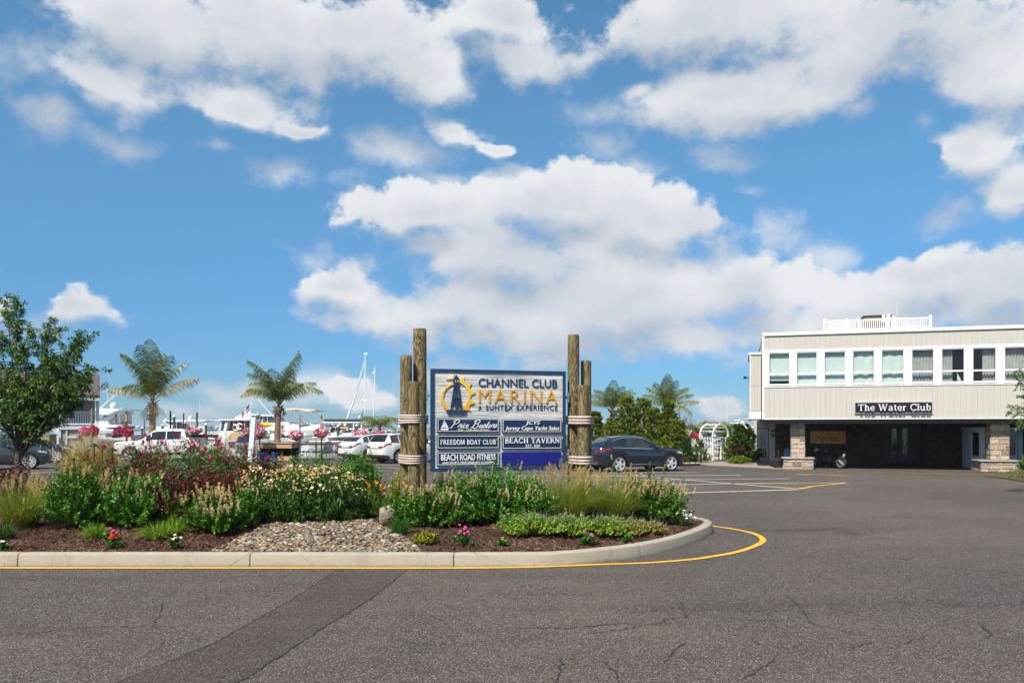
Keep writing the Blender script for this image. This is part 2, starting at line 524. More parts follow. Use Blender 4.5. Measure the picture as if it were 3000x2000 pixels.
def paintmat(name, col, worn, under=(0.07, 0.065, 0.06)):
    m, t, b, out = new_mat(name)
    tc = t.n('ShaderNodeTexCoord'); o = tc.outputs['Object']
    n = t.noise(o, 26.0, 6.0, 0.7); n2 = t.noise(o, 2.2, 4.0, 0.6); sp = t.noise(o, 120, 2.0, 0.6)
    k_ = t.step(t.math('ADD', t.math('MULTIPLY', n, 0.6), t.math('MULTIPLY', n2, 0.4)), worn - 0.05, worn + 0.05)
    c = t.mix(t.step(sp, 0.3, 0.7), [q * 0.85 for q in col], col)
    t.link(t.mix(k_, c, under), b.inputs['Base Color'])
    b.inputs['Roughness'].default_value = 0.7
    bump(t, b, sp, 0.5, 0.004)
    return m
YEL = paintmat('yellow_road_paint', (0.72, 0.38, 0.008), 0.64)
YELW = paintmat('worn_yellow_paint', (0.62, 0.34, 0.03), 0.53)
WHT = paintmat('white_road_paint', (0.70, 0.69, 0.66), 0.60)

kl = [(-4000, 1664), (0, 1664), (700, 1664), (1250, 1664.5), (1500, 1662.5), (1640, 1658.5), (1760, 1653.5), (1895, 1649), (2023, 1639), (2090, 1629.5), (2150, 1619),
      (2200, 1604), (2232, 1588), (2231, 1575), (2205, 1562), (2150, 1550), (2089, 1541), (2020, 1531), (1900, 1519), (1800, 1512)]
gp = catmull([G(*p) for p in kl], 10)
v_, f_ = strip(gp, 0.105, jag=0.004)
m = MB(); m.add(v_, f_)
tag(m.build('yellow_line', YEL), 'fresh yellow line painted round the kerb of the planted island', kind='structure')

def line(name, pts, wd, mat_, z=0.006):
    m_ = MB(); v2, f2 = strip(subdiv([G(*p) for p in pts], 0.4), wd, z, 0.006)
    m_.add(v2, f2)
    return tag(m_.build(name, mat_), kind='structure')
for pts in ([(1600, 1384), (2045, 1383.6)], [(1600, 1393.5), (2171, 1391.7)], [(1580, 1407.5), (1911, 1405.5), (2314, 1401.8)], [(1560, 1390), (1880, 1394.6), (2135, 1415.5), (2340, 1432)],
            [(1880, 1423), (1953, 1420), (2280, 1414.2), (2478, 1414)], [(1900, 1445.5), (2070, 1441.5), (2340, 1433.5)], [(1085, 1361), (1230, 1361.8)], [(1085, 1369), (1260, 1370)], [(0, 1372), (240, 1368)], [(0, 1390), (230, 1379)], [(2000, 1368), (1700, 1372)]):
    line('parking_line', pts, 0.11, WHT)
for i, (pts, wd) in enumerate((([(1895, 1447.5), (2080, 1443.2), (2340, 1435)], .07), ([(2340, 1432.5), (2385, 1424), (2478, 1415)], .22), ([(2160, 1416.6), (2290, 1416.8), (2330, 1420.5)], .09),
                               ([(2200, 1418.8), (2385, 1419)], .08), ([(2240, 1422.3), (2370, 1422.8)], .08), ([(2280, 1427), (2350, 1427.5)], .08), ([(2332, 1389.5), (2400, 1390.5), (2482, 1394)], .35),
                               ([(2060, 1360.2), (2187, 1367.5), (2298, 1376.5), (2468, 1380.6), (2723, 1386), (2960, 1391.5)], .13))):
    line('yellow_marking', pts, wd, YELW, 0.010)

# cracks in the wearing course
CRK = pm('crack_filler', (0.028, 0.026, 0.026), 0.9, 0.3, 8)
def crack(pts, wd, seed):
    r = random.Random(seed)
    b_ = subdiv([G(*p) for p in pts], 0.05)
    b_ = [p + Vector((r.uniform(-.016, .016), r.uniform(-.03, .03), 0)) for p in b_]
    n = len(b_)
    ws = [wd * r.uniform(0.35, 1.3) * min(1, 0.2 + 6 * min(i, n - 1 - i) / n) for i in range(n)]
    return strip(b_, ws, 0.0065)
m = MB()
for i, (pts, wd) in enumerate((([(985, 1668), (860, 1752), (640, 1878), (330, 2004), (200, 2060)], .020), ([(1192, 1668), (1090, 1752), (945, 1840), (690, 2004), (600, 2050)], .013),
        ([(0, 1860), (120, 1852), (240, 1838), (420, 1834), (560, 1833)], .010), ([(1000, 1845), (940, 1850)], .012), ([(1480, 1838), (1660, 1840), (1790, 1828), (1900, 1827)], .016), ([(1720, 1856), (1840, 1842), (1945, 1822), (1950, 1813), (2010, 1810)], .018),
        ([(1650, 1925), (1640, 1960), (1632, 2010)], .022), ([(1650, 1932), (1690, 1926)], .016), ([(2010, 1880), (1970, 1910), (1945, 1945)], .018), ([(1995, 1760), (2004, 1785), (2012, 1812)], .016),
        ([(2185, 1545), (2195, 1539), (2238, 1538)], .03), ([(2215, 1556), (2330, 1554), (2440, 1549), (2478, 1546)], .045), ([(2420, 1534), (2500, 1536), (2570, 1536)], .03), ([(2600, 1634), (2660, 1637), (2680, 1634)], .04),
        ([(2130, 1810), (2210, 1817), (2300, 1822)], .012), ([(2300, 1740), (2345, 1778), (2375, 1825), (2440, 1840), (2490, 1855)], .014), ([(2280, 1912), (2260, 1940), (2215, 1965), (2170, 1996)], .018), ([(2865, 1822), (2905, 1858), (2890, 1872)], .026),
        ([(2560, 1735), (2530, 1739), (2700, 1750), (2760, 1770), (2900, 1780)], .010), ([(1840, 1796), (1890, 1792), (1930, 1786)], .012), ([(1400, 1735), (1520, 1742), (1640, 1738), (1755, 1748)], .012), ([(2020, 1790), (2120, 1783), (2240, 1792), (2330, 1786)], .012), ([(2480, 1905), (2560, 1880), (2640, 1886), (2720, 1862)], .014), ([(1180, 1880), (1260, 1890), (1350, 1885)], .010), ([(2700, 1480), (2800, 1484), (2900, 1481)], .025), ([(480, 1760), (470, 1800), (440, 1840)], .010), ([(1760, 1935), (1800, 1962), (1815, 2000)], .016), ([(2920, 1716), (2995, 1722)], .014))):
    v_, f_ = crack(pts, wd, i + 3); m.add(v_, f_)
tag(m.build('road_cracks', CRK), kind='stuff')

# ---------------------------------------------------------------- kerbed island
isl = [(-26, 11.20), (-12, 11.20), (-6, 11.20), (-3, 11.20), (-1.2, 11.18), (0, 11.20), (.73, 11.29), (1.57, 11.79), (2.07, 12.2), (2.65, 12.87), (3.21, 13.75), (3.62, 14.55), (3.83, 15.2), (3.80, 15.75),
       (3.52, 16.35), (3.0, 16.9), (2.2, 17.35), (.8, 17.7), (-3, 17.9), (-8, 18.6), (-14, 19.2), (-26, 19.4)]
path = catmull([(a, b_, 0) for a, b_ in isl], 12)
cum = [0.0]
for a, b_ in zip(path, path[1:]):
    cum.append(cum[-1] + (b_ - a).length)
def at_len(s_):
    for i in range(len(cum) - 1):
        if cum[i + 1] >= s_:
            t = (s_ - cum[i]) / max(1e-9, cum[i + 1] - cum[i])
            return path[i].lerp(path[i + 1], t), (path[i + 1] - path[i]).normalized()
    return path[-1], (path[-1] - path[-2]).normalized()
def len_of_x(x):
    for i in range(len(path) - 1):
        if path[i].x <= x <= path[i + 1].x:
            return cum[i] + (cum[i + 1] - cum[i]) * (x - path[i].x) / (path[i + 1].x - path[i].x)
m_, t, b, out = new_mat('kerb_concrete')
tc = t.n('ShaderNodeTexCoord'); o = tc.outputs['Object']
br = t.noise(t.vmath('MULTIPLY', o, (1.2, 1.2, 60)), 3.0, 5.0, 0.7, 0.4)
st = t.noise(t.vmath('MULTIPLY', o, (2.2, 2.2, 0.35)), 1.6, 6.0, 0.7, 0.5)
sz = t.n('ShaderNodeSeparateXYZ'); t.link(o, sz.inputs[0])
c = t.mix(t.step(br, 0.3, 0.7), (0.275, 0.245, 0.20), (0.37, 0.335, 0.275))
c = t.mix(t.step(st, 0.48, 0.74, 0, 0.75), c, (0.25, 0.22, 0.18))
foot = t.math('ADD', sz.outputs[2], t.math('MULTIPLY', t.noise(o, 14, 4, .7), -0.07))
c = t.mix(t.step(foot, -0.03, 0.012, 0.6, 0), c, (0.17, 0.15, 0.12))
ck = t.vor(t.vmath('ADD', t.vmath('MULTIPLY', o, (1.1, 1.1, 1.6)), t.vmath('MULTIPLY', o, (0, 0, .3))), 1.0, feature='DISTANCE_TO_EDGE')
c = t.mix(t.math('MULTIPLY', t.step(t.math('ADD', ck, t.math('MULTIPLY', t.noise(o, 11, 3), .02)), .010, .016, 1, 0), t.step(t.noise(o, .6, 2), .46, .6)), c, (.10, .085, .07))
t.link(c, b.inputs['Base Color']); b.inputs['Roughness'].default_value = 0.85; b.inputs['Specular IOR Level'].default_value = 0.25
bump(t, b, t.math('ADD', br, t.math('MULTIPLY', t.noise(o, 90, 3), 0.5)), 0.4, 0.006)
KERB_H, KERB_W = 0.185, 0.17
prof = [(0.0, -0.02), (0.012, KERB_H - 0.035), (0.022, KERB_H - 0.012), (0.045, KERB_H), (KERB_W, KERB_H + 0.003), (KERB_W, -0.02)]
kerb = tag(bpy.data.objects.new('kerb', None), kind='structure'); C.objects.link(kerb)
joints = [len_of_x(x) for x in (-16.1, -13.0, -9.99, -6.96, -3.69, -.82, 1.96, 3.76)]
joints = [0] + joints + [joints[-1] + 2.6, joints[-1] + 5.5, joints[-1] + 8.4, cum[-1]]
for a, e in zip(joints, joints[1:]):
    ss = np.arange(a + 0.007, e - 0.007, 0.12).tolist() + [e - 0.007]
    rings = []
    for s_ in ss:
        p, tt = at_len(s_)
        nn = Vector((-tt.y, tt.x, 0))
        edge = 0.004 if (s_ - a < 0.02 or e - s_ < 0.02) else 0.0
        rings.append([(p + nn * (q + edge * (1 if q < .1 else -1)) + Vector((0, 0, zz - edge * (zz > .1)))) for q, zz in prof])
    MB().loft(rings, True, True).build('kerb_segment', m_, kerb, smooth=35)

inner = []
for i in range(0, len(path), 2):
    tt = (path[min(i + 1, len(path) - 1)] - path[max(i - 1, 0)]).normalized()
    inner.append(path[i] + Vector((-tt.y, tt.x, 0)) * (KERB_W - 0.01))
IN = np.array([(p.x, p.y) for p in inner])
def bed_z(x, y):
    """height of the mulch mound"""
    d = np.sqrt(((IN - np.array((x, y))) ** 2).sum(1)).min()
    q = min(1.0, d / 2.3); q = q * q * (3 - 2 * q)
    return 0.145 + 0.15 * q
rings = []
K = 9
for k in range(K):
    f = k / (K - 1)
    r = []
    for p in inner:
        sp = Vector((max(-26, min(0.9, p.x)), 14.9, 0))
        q = p.lerp(sp, f)
        r.append((q.x, q.y, bed_z(q.x, q.y) + random.uniform(-.012, .012)))
    rings.append(r)
mm, t, b, out = new_mat('shredded_mulch')
tc = t.n('ShaderNodeTexCoord'); o = tc.outputs['Object']
wob = t.n('ShaderNodeTexNoise'); t.link(o, wob.inputs['Vector']); wob.inputs['Scale'].default_value = 9
vc = t.vor(t.vmath('ADD', t.vmath('MULTIPLY', o, (55, 75, 60)), t.vmath('MULTIPLY', wob.outputs['Color'], (30, 30, 8))), 1.0, 'Color')
sp_ = t.n('ShaderNodeSeparateColor'); t.link(vc, sp_.inputs[0])
c = t.ramp(sp_.outputs[0], [(0, (0.016, 0.008, 0.005)), (.5, (0.055, 0.023, 0.014)), (.85, (0.095, 0.044, 0.027)), (1, (0.20, 0.13, 0.09))])
t.link(c, b.inputs['Base Color']); b.inputs['Roughness'].default_value = 0.9
bump(t, b, sp_.outputs[1], 0.9, 0.02)
MULCH = mm
bed = tag(MB().loft(rings, False, False).build('planting_bed', mm, None, smooth=True), kind='structure')

# loose bark shreds lying on the bed
def bark(n, xr, yr):
    x = rng.uniform(*xr, n); y = rng.uniform(*yr, n)
    zz = np.array([bed_z(a, b_) for a, b_ in zip(x, y)])
    ok = np.ones(n, bool)
    for i in range(n):
        d2 = ((IN - (x[i], y[i])) ** 2).sum(1); j = d2.argmin()
        tt = IN[min(j + 1, len(IN) - 1)] - IN[max(j - 1, 0)]
        ok[i] = tt[0] * (y[i] - IN[j][1]) - tt[1] * (x[i] - IN[j][0]) > 0.02 * np.hypot(*tt)
    x, y, zz = x[ok], y[ok], zz[ok]; n = len(x)
    a = rng.uniform(0, math.pi, n); L = rng.uniform(.015, .05, n); wd = rng.uniform(.004, .011, n)
    d = np.stack([np.cos(a), np.sin(a), rng.normal(0, .35, n)], 1); sd_ = np.stack([-np.sin(a), np.cos(a), rng.normal(0, .3, n)], 1)
    Pc = np.stack([x, y, zz + rng.uniform(.004, .022, n)], 1)
    V = np.stack([Pc - d * L[:, None] - sd_ * wd[:, None], Pc + d * L[:, None] - sd_ * wd[:, None] * .5, Pc + d * L[:, None] + sd_ * wd[:, None] * .6, Pc - d * L[:, None] + sd_ * wd[:, None]], 1)
    return V.reshape(-1, 3)
V = np.concatenate([bark(15000, (-9, -3.2), (11.25, 14.5)), bark(14000, (-1.6, 3.8), (11.3, 16.3)), bark(2500, (-3.4, -1.4), (11.3, 14.5))])
F = np.arange(len(V)).reshape(-1, 4)
BARK = leafmat('bark_shreds', [(0.02, 0.010, 0.007), (0.06, 0.026, 0.016), (0.11, 0.05, 0.03), (0.14, 0.075, 0.048), (0.30, 0.22, 0.16)], 0, 0.9, 0.2)
tag(link('mulch', npmesh('mulch', V, F, BARK)), 'shredded brown bark mulch covering the island bed', kind='stuff')

# river stones
def stone_mesh(seed):
    r = np.random.default_rng(seed)
    b_ = MB().ell((0, 0, 0), (1, r.uniform(.6, .9), r.uniform(.4, .62)), 9, 6)
    V = np.array(b_.v); ph = r.uniform(0, 6, 6)
    s_ = 1 + .10 * np.sin(3 * V[:, 0] + ph[0]) + .09 * np.sin(4 * V[:, 1] + ph[1]) + .07 * np.sin(5 * V[:, 2] + ph[2])
    b_.v = [tuple(p) for p in V * s_[:, None]]
    return b_
STONE = pm('river_stone', (0.175, 0.125, 0.078), 0.75, 0.22, 2.0, 0.25, 9.0, orand=0.5)
STONEL = pm('pale_river_stone', (0.31, 0.26, 0.185), 0.7, 0.15, 2.0, 0.25, 9.0, orand=0.25)
STONEG = pm('grey_river_stone', (0.165, 0.155, 0.14), 0.7, 0.2, 2.0, 0.25, 9.0, orand=0.4)
meshes = [stone_mesh(100 + i).mesh('stone', [STONE, STONE, STONEL, STONEG, STONE, STONE][i % 6], True) for i in range(18)]
poly = [G(612, 1612, .17), G(1240, 1615, .17), G(1190, 1580, .2), G(1120, 1556, .23), G(1090, 1528, .28), G(930, 1515, .29), G(800, 1520, .29), G(745, 1562, .24), G(660, 1592, .2)]
def inside(x, y, pl):
    c_ = False
    for i in range(len(pl)):
        a, b_ = pl[i], pl[i - 1]
        if (a.y > y) != (b_.y > y) and x < (b_.x - a.x) * (y - a.y) / (b_.y - a.y) + a.x:
            c_ = not c_
    return c_
pts = []; cell = {}
for _ in range(14000):
    x, y = random.uniform(-5, -1), random.uniform(11.3, 15.2)
    if not inside(x, y, poly):
        continue
    r = random.uniform(.024, .050) * (1.0 if random.random() > .08 else 1.4)
    ky = (int(x / .12), int(y / .12))
    if any((x - q[0]) ** 2 + (y - q[1]) ** 2 < (0.62 * (r + q[2])) ** 2 for i in (-1, 0, 1) for j in (-1, 0, 1) for q in cell.get((ky[0] + i, ky[1] + j), ())):
        continue
    cell.setdefault(ky, []).append((x, y, r)); pts.append((x, y, r))
pts.sort(key=lambda p: p[1] - 6 * p[2])
sb = tag(bpy.data.objects.new('river_stone_bed', None), kind='structure'); C.objects.link(sb)
rest_v, rest_f, rest_m = [], [], []
protos = [(np.array(stone_mesh(100 + i).v), stone_mesh(100 + i).f) for i in range(18)]
stone_rest = MB()
for i, (x, y, r) in enumerate(pts):
    k = random.randrange(18)
    zz = bed_z(x, y) + r * random.uniform(.12, .5)
    R = Matrix.LocRotScale(Vector((x, y, zz)), Matrix.Rotation(random.uniform(0, 6.28), 3, 'Z') @ Matrix.Rotation(random.gauss(0, .22), 3, 'X'), Vector((r, r, r)))
    if i < 300:
        o = bpy.data.objects.new('stone', meshes[k]); C.objects.link(o); o.parent = sb; o.matrix_local = R
    else:
        stone_rest.add([R @ Vector(p) for p in protos[k][0]], protos[k][1], (0, 0, 1, 2, 0, 0)[k % 6])
if stone_rest.v:
    o = stone_rest.build('small_stones', [leafmat('stones_a', [(0.10, 0.07, 0.045), (.19, .14, .09), (.28, .22, .15)], 0, .75), leafmat('stones_b', [(.28, .235, .17), (.42, .37, .29)], 0, .7), leafmat('stones_c', [(.11, .11, .10), (.26, .25, .24)], 0, .7)], sb, smooth=True)
    tag(o, kind='stuff')

# boulder beside the summersweet
b_ = MB().ell((0, 0, 0), (1, 1, 1), 16, 10)
V = np.array(b_.v)
r_ = np.random.default_rng(5)
for _ in range(16):
    nn = r_.normal(size=3); nn /= np.linalg.norm(nn); dd = r_.uniform(.45, .85)
    h = V @ nn
    V = V - np.outer(np.maximum(h - dd, 0), nn)
V = V * np.array((.40, .28, .25)); V[:, 2] += .06 * (V[:, 0] / .36)
b_.v = [tuple(p) for p in V]
BOULD = pm('boulder_rock', (0.31, 0.265, 0.19), 0.85, 0.3, 5.0, 0.7, 18.0, dirt=(.16, .15, .07, .6), bd=0.03)
p = P(1148, 1525, 13.6)
o = b_.build('boulder', BOULD, None, smooth=25, loc=(p.x, p.y, bed_z(p.x, p.y) + .13), rz=.3)
tag(o, 'pale angular boulder at the edge of the river stones, half behind a grass tuft', 'boulder')

# ---------------------------------------------------------------- walk, lawn, water, far shore
def pavers(name, poly_px, z, mat_, wd=.24, ln=.5):
    top = [G(x, y, z) for x, y in poly_px]
    MB_ = MB().slab([(p.x, p.y) for p in top], -0.02, z)
    return tag(MB_.build(name, mat_), kind='structure')
PAVE = pm('concrete_paver', (0.34, 0.29, 0.235), 0.85, 0.14, 1.5, 0.3, 40, orand=.0)
mm, t, b, out = new_mat('paver_walk')
tc = t.n('ShaderNodeTexCoord')
bk = t.n('ShaderNodeTexBrick'); t.link(tc.outputs['Object'], bk.inputs['Vector'])
for k_, v_ in (('Scale', 1.0), ('Mortar Size', .012), ('Brick Width', .42), ('Row Height', .21)):
    bk.inputs[k_].default_value = v_
bk.inputs['Color1'].default_value = (.32, .27, .22, 1); bk.inputs['Color2'].default_value = (.26, .22, .18, 1); bk.inputs['Mortar'].default_value = (.12, .10, .08, 1)
t.link(bk.outputs['Color'], b.inputs['Base Color']); b.inputs['Roughness'].default_value = .9
bump(t, b, bk.outputs['Fac'], -.5, .008)
pavers('paved_walk', [(2052, 1358), (2075, 1361.5), (2268, 1371), (2330, 1371), (2330, 1350), (2240, 1337), (2060, 1348), (2030, 1354)], 0.025, mm)
m = MB()
tpts = [(1700, 1360), (1840, 1360), (1990, 1361), (2052, 1358), (2030, 1350.5), (2060, 1343), (2240, 1333), (2240, 1326), (1690, 1334)]
tag(MB().slab([(G(x, y, .1).x, G(x, y, .1).y) for x, y in tpts], -.02, .1).build('hedge_bed', MULCH), kind='structure')
KST = pm('white_edging_stone', (.52, .47, .40), .85, .15, 3, .4, 20, orand=.3)
edg = tag(bpy.data.objects.new('edging', None), kind='structure'); C.objects.link(edg)
for i in range(14):
    a = G(1842 + i * 15.5, 1361.5 - abs(i - 9) * .0, 0)
    M_ = Matrix.Translation((a.x, a.y, .0)) @ Matrix.Rotation(random.uniform(-.12, .12), 4, 'Z')
    MB().cbox(-.115, .115, -.07, .07, 0, .13 + random.uniform(-.015, .01), .02).build('edging_stone', KST, edg, loc=(a.x, a.y - .05, 0), rz=random.uniform(-.1, .1))
# grass verge by the right pier
GR = pm('verge_soil', (0.075, 0.07, 0.03), .9, .3, 5, .5, 60)
lawn = [G(x, y, .05) for x, y in [(2885, 1393), (2940, 1398), (3010, 1410), (3150, 1425), (3300, 1420), (3300, 1378), (3000, 1374), (2960, 1383)]]
tag(MB().slab([(p.x, p.y) for p in lawn], -.02, .05).build('verge', GR), kind='structure')

mm, t, b, out = new_mat('bay_water')
tc = t.n('ShaderNodeTexCoord'); o = tc.outputs['Object']
b.inputs['Base Color'].default_value = (.03, .055, .07, 1); b.inputs['Roughness'].default_value = .12
n_ = t.noise(t.vmath('MULTIPLY', o, (1, .6, 1)), .9, 5, .6)
t.link(t.mix(n_, (.025, .05, .065), (.05, .085, .10)), b.inputs['Base Color'])
bump(t, b, n_, .5, .25)
tag(MB().add([(-5000, 57.05, -1.1), (5000, 57.05, -1.1), (5000, 7000, -1.1), (-5000, 7000, -1.1)], [(0, 1, 2, 3)]).build('water', mm), kind='structure')
# wooded far shore
r_ = random.Random(4)
def ridge(y, x0, x1, h0, h1, sd, n):
    rr = random.Random(sd); vs = []
    ph = [rr.uniform(0, 6) for _ in range(6)]
    for i in range(n + 1):
        x = x0 + (x1 - x0) * i / n; f = i / n
        h = h0 + (h1 - h0) * (.5 + .5 * math.sin(f * 7 + ph[0])) * (.6 + .4 * math.sin(f * 19 + ph[1])) + rr.uniform(-.08, .08) * h0
        h *= min(1, 8 * f, 8 * (1 - f)) + .02
        vs.append((x, h))
    rows = []
    for q, zf in ((0, 0), (15, .45), (45, .8), (90, 1.0), (220, .8), (400, -.1)):
        rows.append([(x, y + q + rr.uniform(-6, 6), -2 + h * zf + (rr.uniform(-.7, .7) if 0 < zf < 1 else 0)) for x, h in vs])
    return MB().loft(rows, False, False)
WOOD = pm('far_woods', (0.045, 0.062, 0.040), .95, .35, .03)
tag(ridge(2600, -3400, 3400, 11, 22, 3, 300).build('far_shore', WOOD, smooth=True), kind='structure')
tag(ridge(900, -252, -196, 9, 12, 8, 40).build('wooded_point', WOOD, smooth=True), kind='structure')
# ================================================================ THE CLUB BUILDING
BX, BY = Vector((.9613, -.2756, 0)), Vector((.2756, .9613, 0))
BO = Vector((12.29, 39.0, 0))
def SB(px, d=0.0):
    u = (px - 1500) / FPX
    return (39 * u + .9613 * d * u - 12.29 - .2756 * d) / (.9613 + .2756 * u)
def ZB(py, s, d=0.0):
    return CAM_H - (py - HZ) * (39 - .2756 * s + .9613 * d) / FPX
WHITE = pm('white_trim_paint', (.65, .66, .67), .5, .05, 2, dirt=(.50, .50, .47, .5))
TRIMG = pm('grey_white_trim', (.55, .56, .56), .55, .06, 2)
# siding: vertical grain and weather streaks on beige paint
SIDING, t, b, out = new_mat('beige_siding')
tc = t.n('ShaderNodeTexCoord'); o = tc.outputs['Object']; oi = t.n('ShaderNodeObjectInfo')
sh = t.n('ShaderNodeCombineXYZ'); t.link(t.math('MULTIPLY', oi.outputs['Random'], 40), sh.inputs[0]); t.link(t.math('MULTIPLY', oi.outputs['Random'], 23), sh.inputs[2])
o2 = t.vmath('ADD', o, sh.outputs[0])
n1 = t.noise(t.vmath('MULTIPLY', o2, (30, 30, 1.2)), 1.5, 5, .6); n2 = t.noise(o2, 1.4, 6, .7, .5)
c = t.mix(n1, (.445, .425, .385), (.50, .48, .435)); c = t.mix(t.step(n2, .55, .78, 0, .4), c, (.39, .365, .32))
c = t.mix(t.math('MULTIPLY', oi.outputs['Random'], .3), c, (.42, .40, .36))
t.link(c, b.inputs['Base Color']); b.inputs['Roughness'].default_value = .75; b.inputs['Specular IOR Level'].default_value = .25
bump(t, b, n1, .35, .004)
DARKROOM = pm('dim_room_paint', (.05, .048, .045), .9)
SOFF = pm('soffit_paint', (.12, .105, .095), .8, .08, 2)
BLACK = pm('black_paint', (.012, .012, .014), .4, .2, 3)
# window glass: thin sheet, clear straight on and mirror-like at a slant
GLASS, t, b, out = new_mat('window_glass')
fr = t.n('ShaderNodeLayerWeight'); fr.inputs['Blend'].default_value = .5
trn = t.n('ShaderNodeBsdfTransparent'); trn.inputs['Color'].default_value = (.86, .93, .91, 1)
gls = t.n('ShaderNodeBsdfGlossy'); gls.inputs['Roughness'].default_value = .01
ms = t.n('ShaderNodeMixShader'); t.link(t.math('MULTIPLY_ADD', t.math('POWER', fr.outputs['Facing'], 4.0), .9, .055), ms.inputs[0]); t.link(trn.outputs[0], ms.inputs[1]); t.link(gls.outputs[0], ms.inputs[2])
t.link(ms.outputs[0], out.inputs['Surface'])
SHADE = pm('roller_shade', (.58, .62, .59), .85, .05, 3)
CURT = pm('grey_curtain', (.36, .335, .32), .9, .12, 5)

club = thing('club_building', 'two storey beige club building with a band of white windows over a dark drive-through', 'building', BO, rad(-16))
LEN = 19.0
Z0, Z1, Z2, Z3, ZT = 2.43, 3.98, 5.80, 6.50, 6.66
# structure behind the skin
m = MB()
m.box(0, LEN, .03, .20, Z0 + .03, Z1); m.box(0, LEN, .03, .20, Z2, Z3); m.box(0.0, .12, .2, 12, Z0 + .03, Z3); m.box(LEN - .12, LEN, .2, 12, Z0 + .03, Z3); m.box(0.12, LEN - .12, 11.9, 12, Z0 + .03, Z3)
m.build('wall', SIDING, club)
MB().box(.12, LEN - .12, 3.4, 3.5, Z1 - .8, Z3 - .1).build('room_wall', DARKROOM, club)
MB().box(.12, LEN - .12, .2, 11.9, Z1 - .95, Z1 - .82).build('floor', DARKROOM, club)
MB().box(.12, LEN - .12, .2, 11.9, Z3 - .10, Z3 - .02).build('roof', TRIMG, club)
m = MB(); m.box(-.03, LEN + .03, -.07, .22, Z3, ZT); m.box(-.03, .12, .22, 12.0, Z3, ZT)
m.build('parapet_cap', WHITE, club)
m = MB(); m.box(-.04, .075, -.045, .03, Z0 - .0, Z3 - .003); m.build('corner_trim', WHITE, club)
m = MB(); m.box(.08, LEN, -.035, .03, Z0 - .01, Z0 + .045); m.build('drip_edge', WHITE, club)
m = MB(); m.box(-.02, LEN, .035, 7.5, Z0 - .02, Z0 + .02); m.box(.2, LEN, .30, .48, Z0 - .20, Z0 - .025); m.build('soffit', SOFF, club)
# siding boards
def board_mesh(wd, h):
    return MB().cbox(0, wd, 0, .03, 0, h, .003).mesh('siding_board', SIDING)
pit = .232
b_lo, b_up = board_mesh(pit - .003, Z1 - Z0 - .05), board_mesh(pit - .003, Z3 - Z2 - .004)
for i in range(int((LEN - .1) / pit)):
    link('siding_board', b_lo, club, (.08 + i * pit, random.uniform(-.003, .001), Z0 + .048))
    link('siding_board', b_up, club, (.08 + i * pit, random.uniform(-.003, .001), Z2 + .002))
# window band
wins = [(2251.5, 2314.5), (2332.5, 2395), (2413.5, 2478), (2497, 2562.5), (2581.5, 2649), (2669.5, 2737), (2757, 2827), (2848, 2919.5), (2941, 3013)]
ws = [(SB(a), SB(b_)) for a, b_ in wins]
stepw = ws[8][0] - ws[7][0]; wdw = ws[8][1] - ws[8][0]
for i in range(5):
    ws.append((ws[8][0] + stepw * (i + 1), ws[8][0] + stepw * (i + 1) + wdw))
WZ0, WZ1 = Z1 + .13, Z2 - .12
m = MB(); m.box(.08, LEN, -.03, .12, Z1, WZ0); m.box(.08, LEN, -.03, .12, WZ1, Z2)
ed = [.08] + [q for a in ws for q in a] + [LEN]
for a, b_ in zip(ed[0::2], ed[1::2]):
    m.box(a, b_, -.027, .118, WZ0, WZ1)
m.build('window_surround', WHITE, club)
def curtain(x0, x1, z0, z1, y, amp, n, seed):
    r = random.Random(seed); pts = []
    for i in range(n * 4 + 1):
        f = i / (n * 4)
        pts.append((x0 + (x1 - x0) * f + r.uniform(-.006, .006), y + amp * math.sin(2 * math.pi * f * n) + r.uniform(-.006, .006)))
    return MB().loft([[(px_, py_, zz) for px_, py_ in pts] for zz in (z0, (z0 + z1) / 2, z1)], False, False)
for i, (a, b_) in enumerate(ws):
    wroot = MB()
    fw = .045; zm = WZ0 + (WZ1 - WZ0) * .335
    zlow = WZ0
    for (p0, p1, q0, q1) in ((a, b_, WZ1 - fw, WZ1), (a, b_, zlow, zlow + fw), (a, a + fw, zlow + fw, WZ1 - fw), (b_ - fw, b_, zlow + fw, WZ1 - fw), (a + fw, b_ - fw, zm - .04, zm + .04)):
        wroot.box(p0, p1, -.012, .07, q0, q1)
    # the hopper sash leans out a little on some windows
    fr_ = wroot.build('window', TRIMG if i in (3, 4) else WHITE, club)
    MB().box(a + .002, b_ - .002, -.05, -.0275, WZ0 - .05, WZ0 - .012).build('sill', WHITE, fr_)
    MB().add([(a + fw, .045, zm + .04), (b_ - fw, .045, zm + .04), (b_ - fw, .045, WZ1 - fw), (a + fw, .045, WZ1 - fw)], [(0, 1, 2, 3)]).build('pane', GLASS, fr_)
    MB().add([(a + fw, .035 - (.05 if i in (3, 4) else 0), zlow + fw), (b_ - fw, .035 - (.05 if i in (3, 4) else 0), zlow + fw), (b_ - fw, .045, zm - .04), (a + fw, .045, zm - .04)], [(0, 1, 2, 3)]).build('pane', GLASS, fr_)
    if i < 5:
        zb_ = zlow + (.24 if i == 0 else .03)
        curtain(a + .03, b_ - .03, zb_, WZ1, .17, .006 if i < 3 else .022, 2, i).build('shade', SHADE, fr_, smooth=True)
        if i == 0:
            MB().box(a + .03, b_ - .03, .15, .18, zb_ - .03, zb_ + .01).build('shade_bar', WHITE, fr_)
    else:
        x0, x1 = {6: (a, a + .55 * (b_ - a)), 7: (a + .46 * (b_ - a), b_)}.get(i, (a, b_))
        curtain(x0 + .02, x1 - .02, zlow, WZ1, .24, .035, 7 if i not in (6, 7) else 4, i).build('curtain', CURT, fr_, smooth=True)
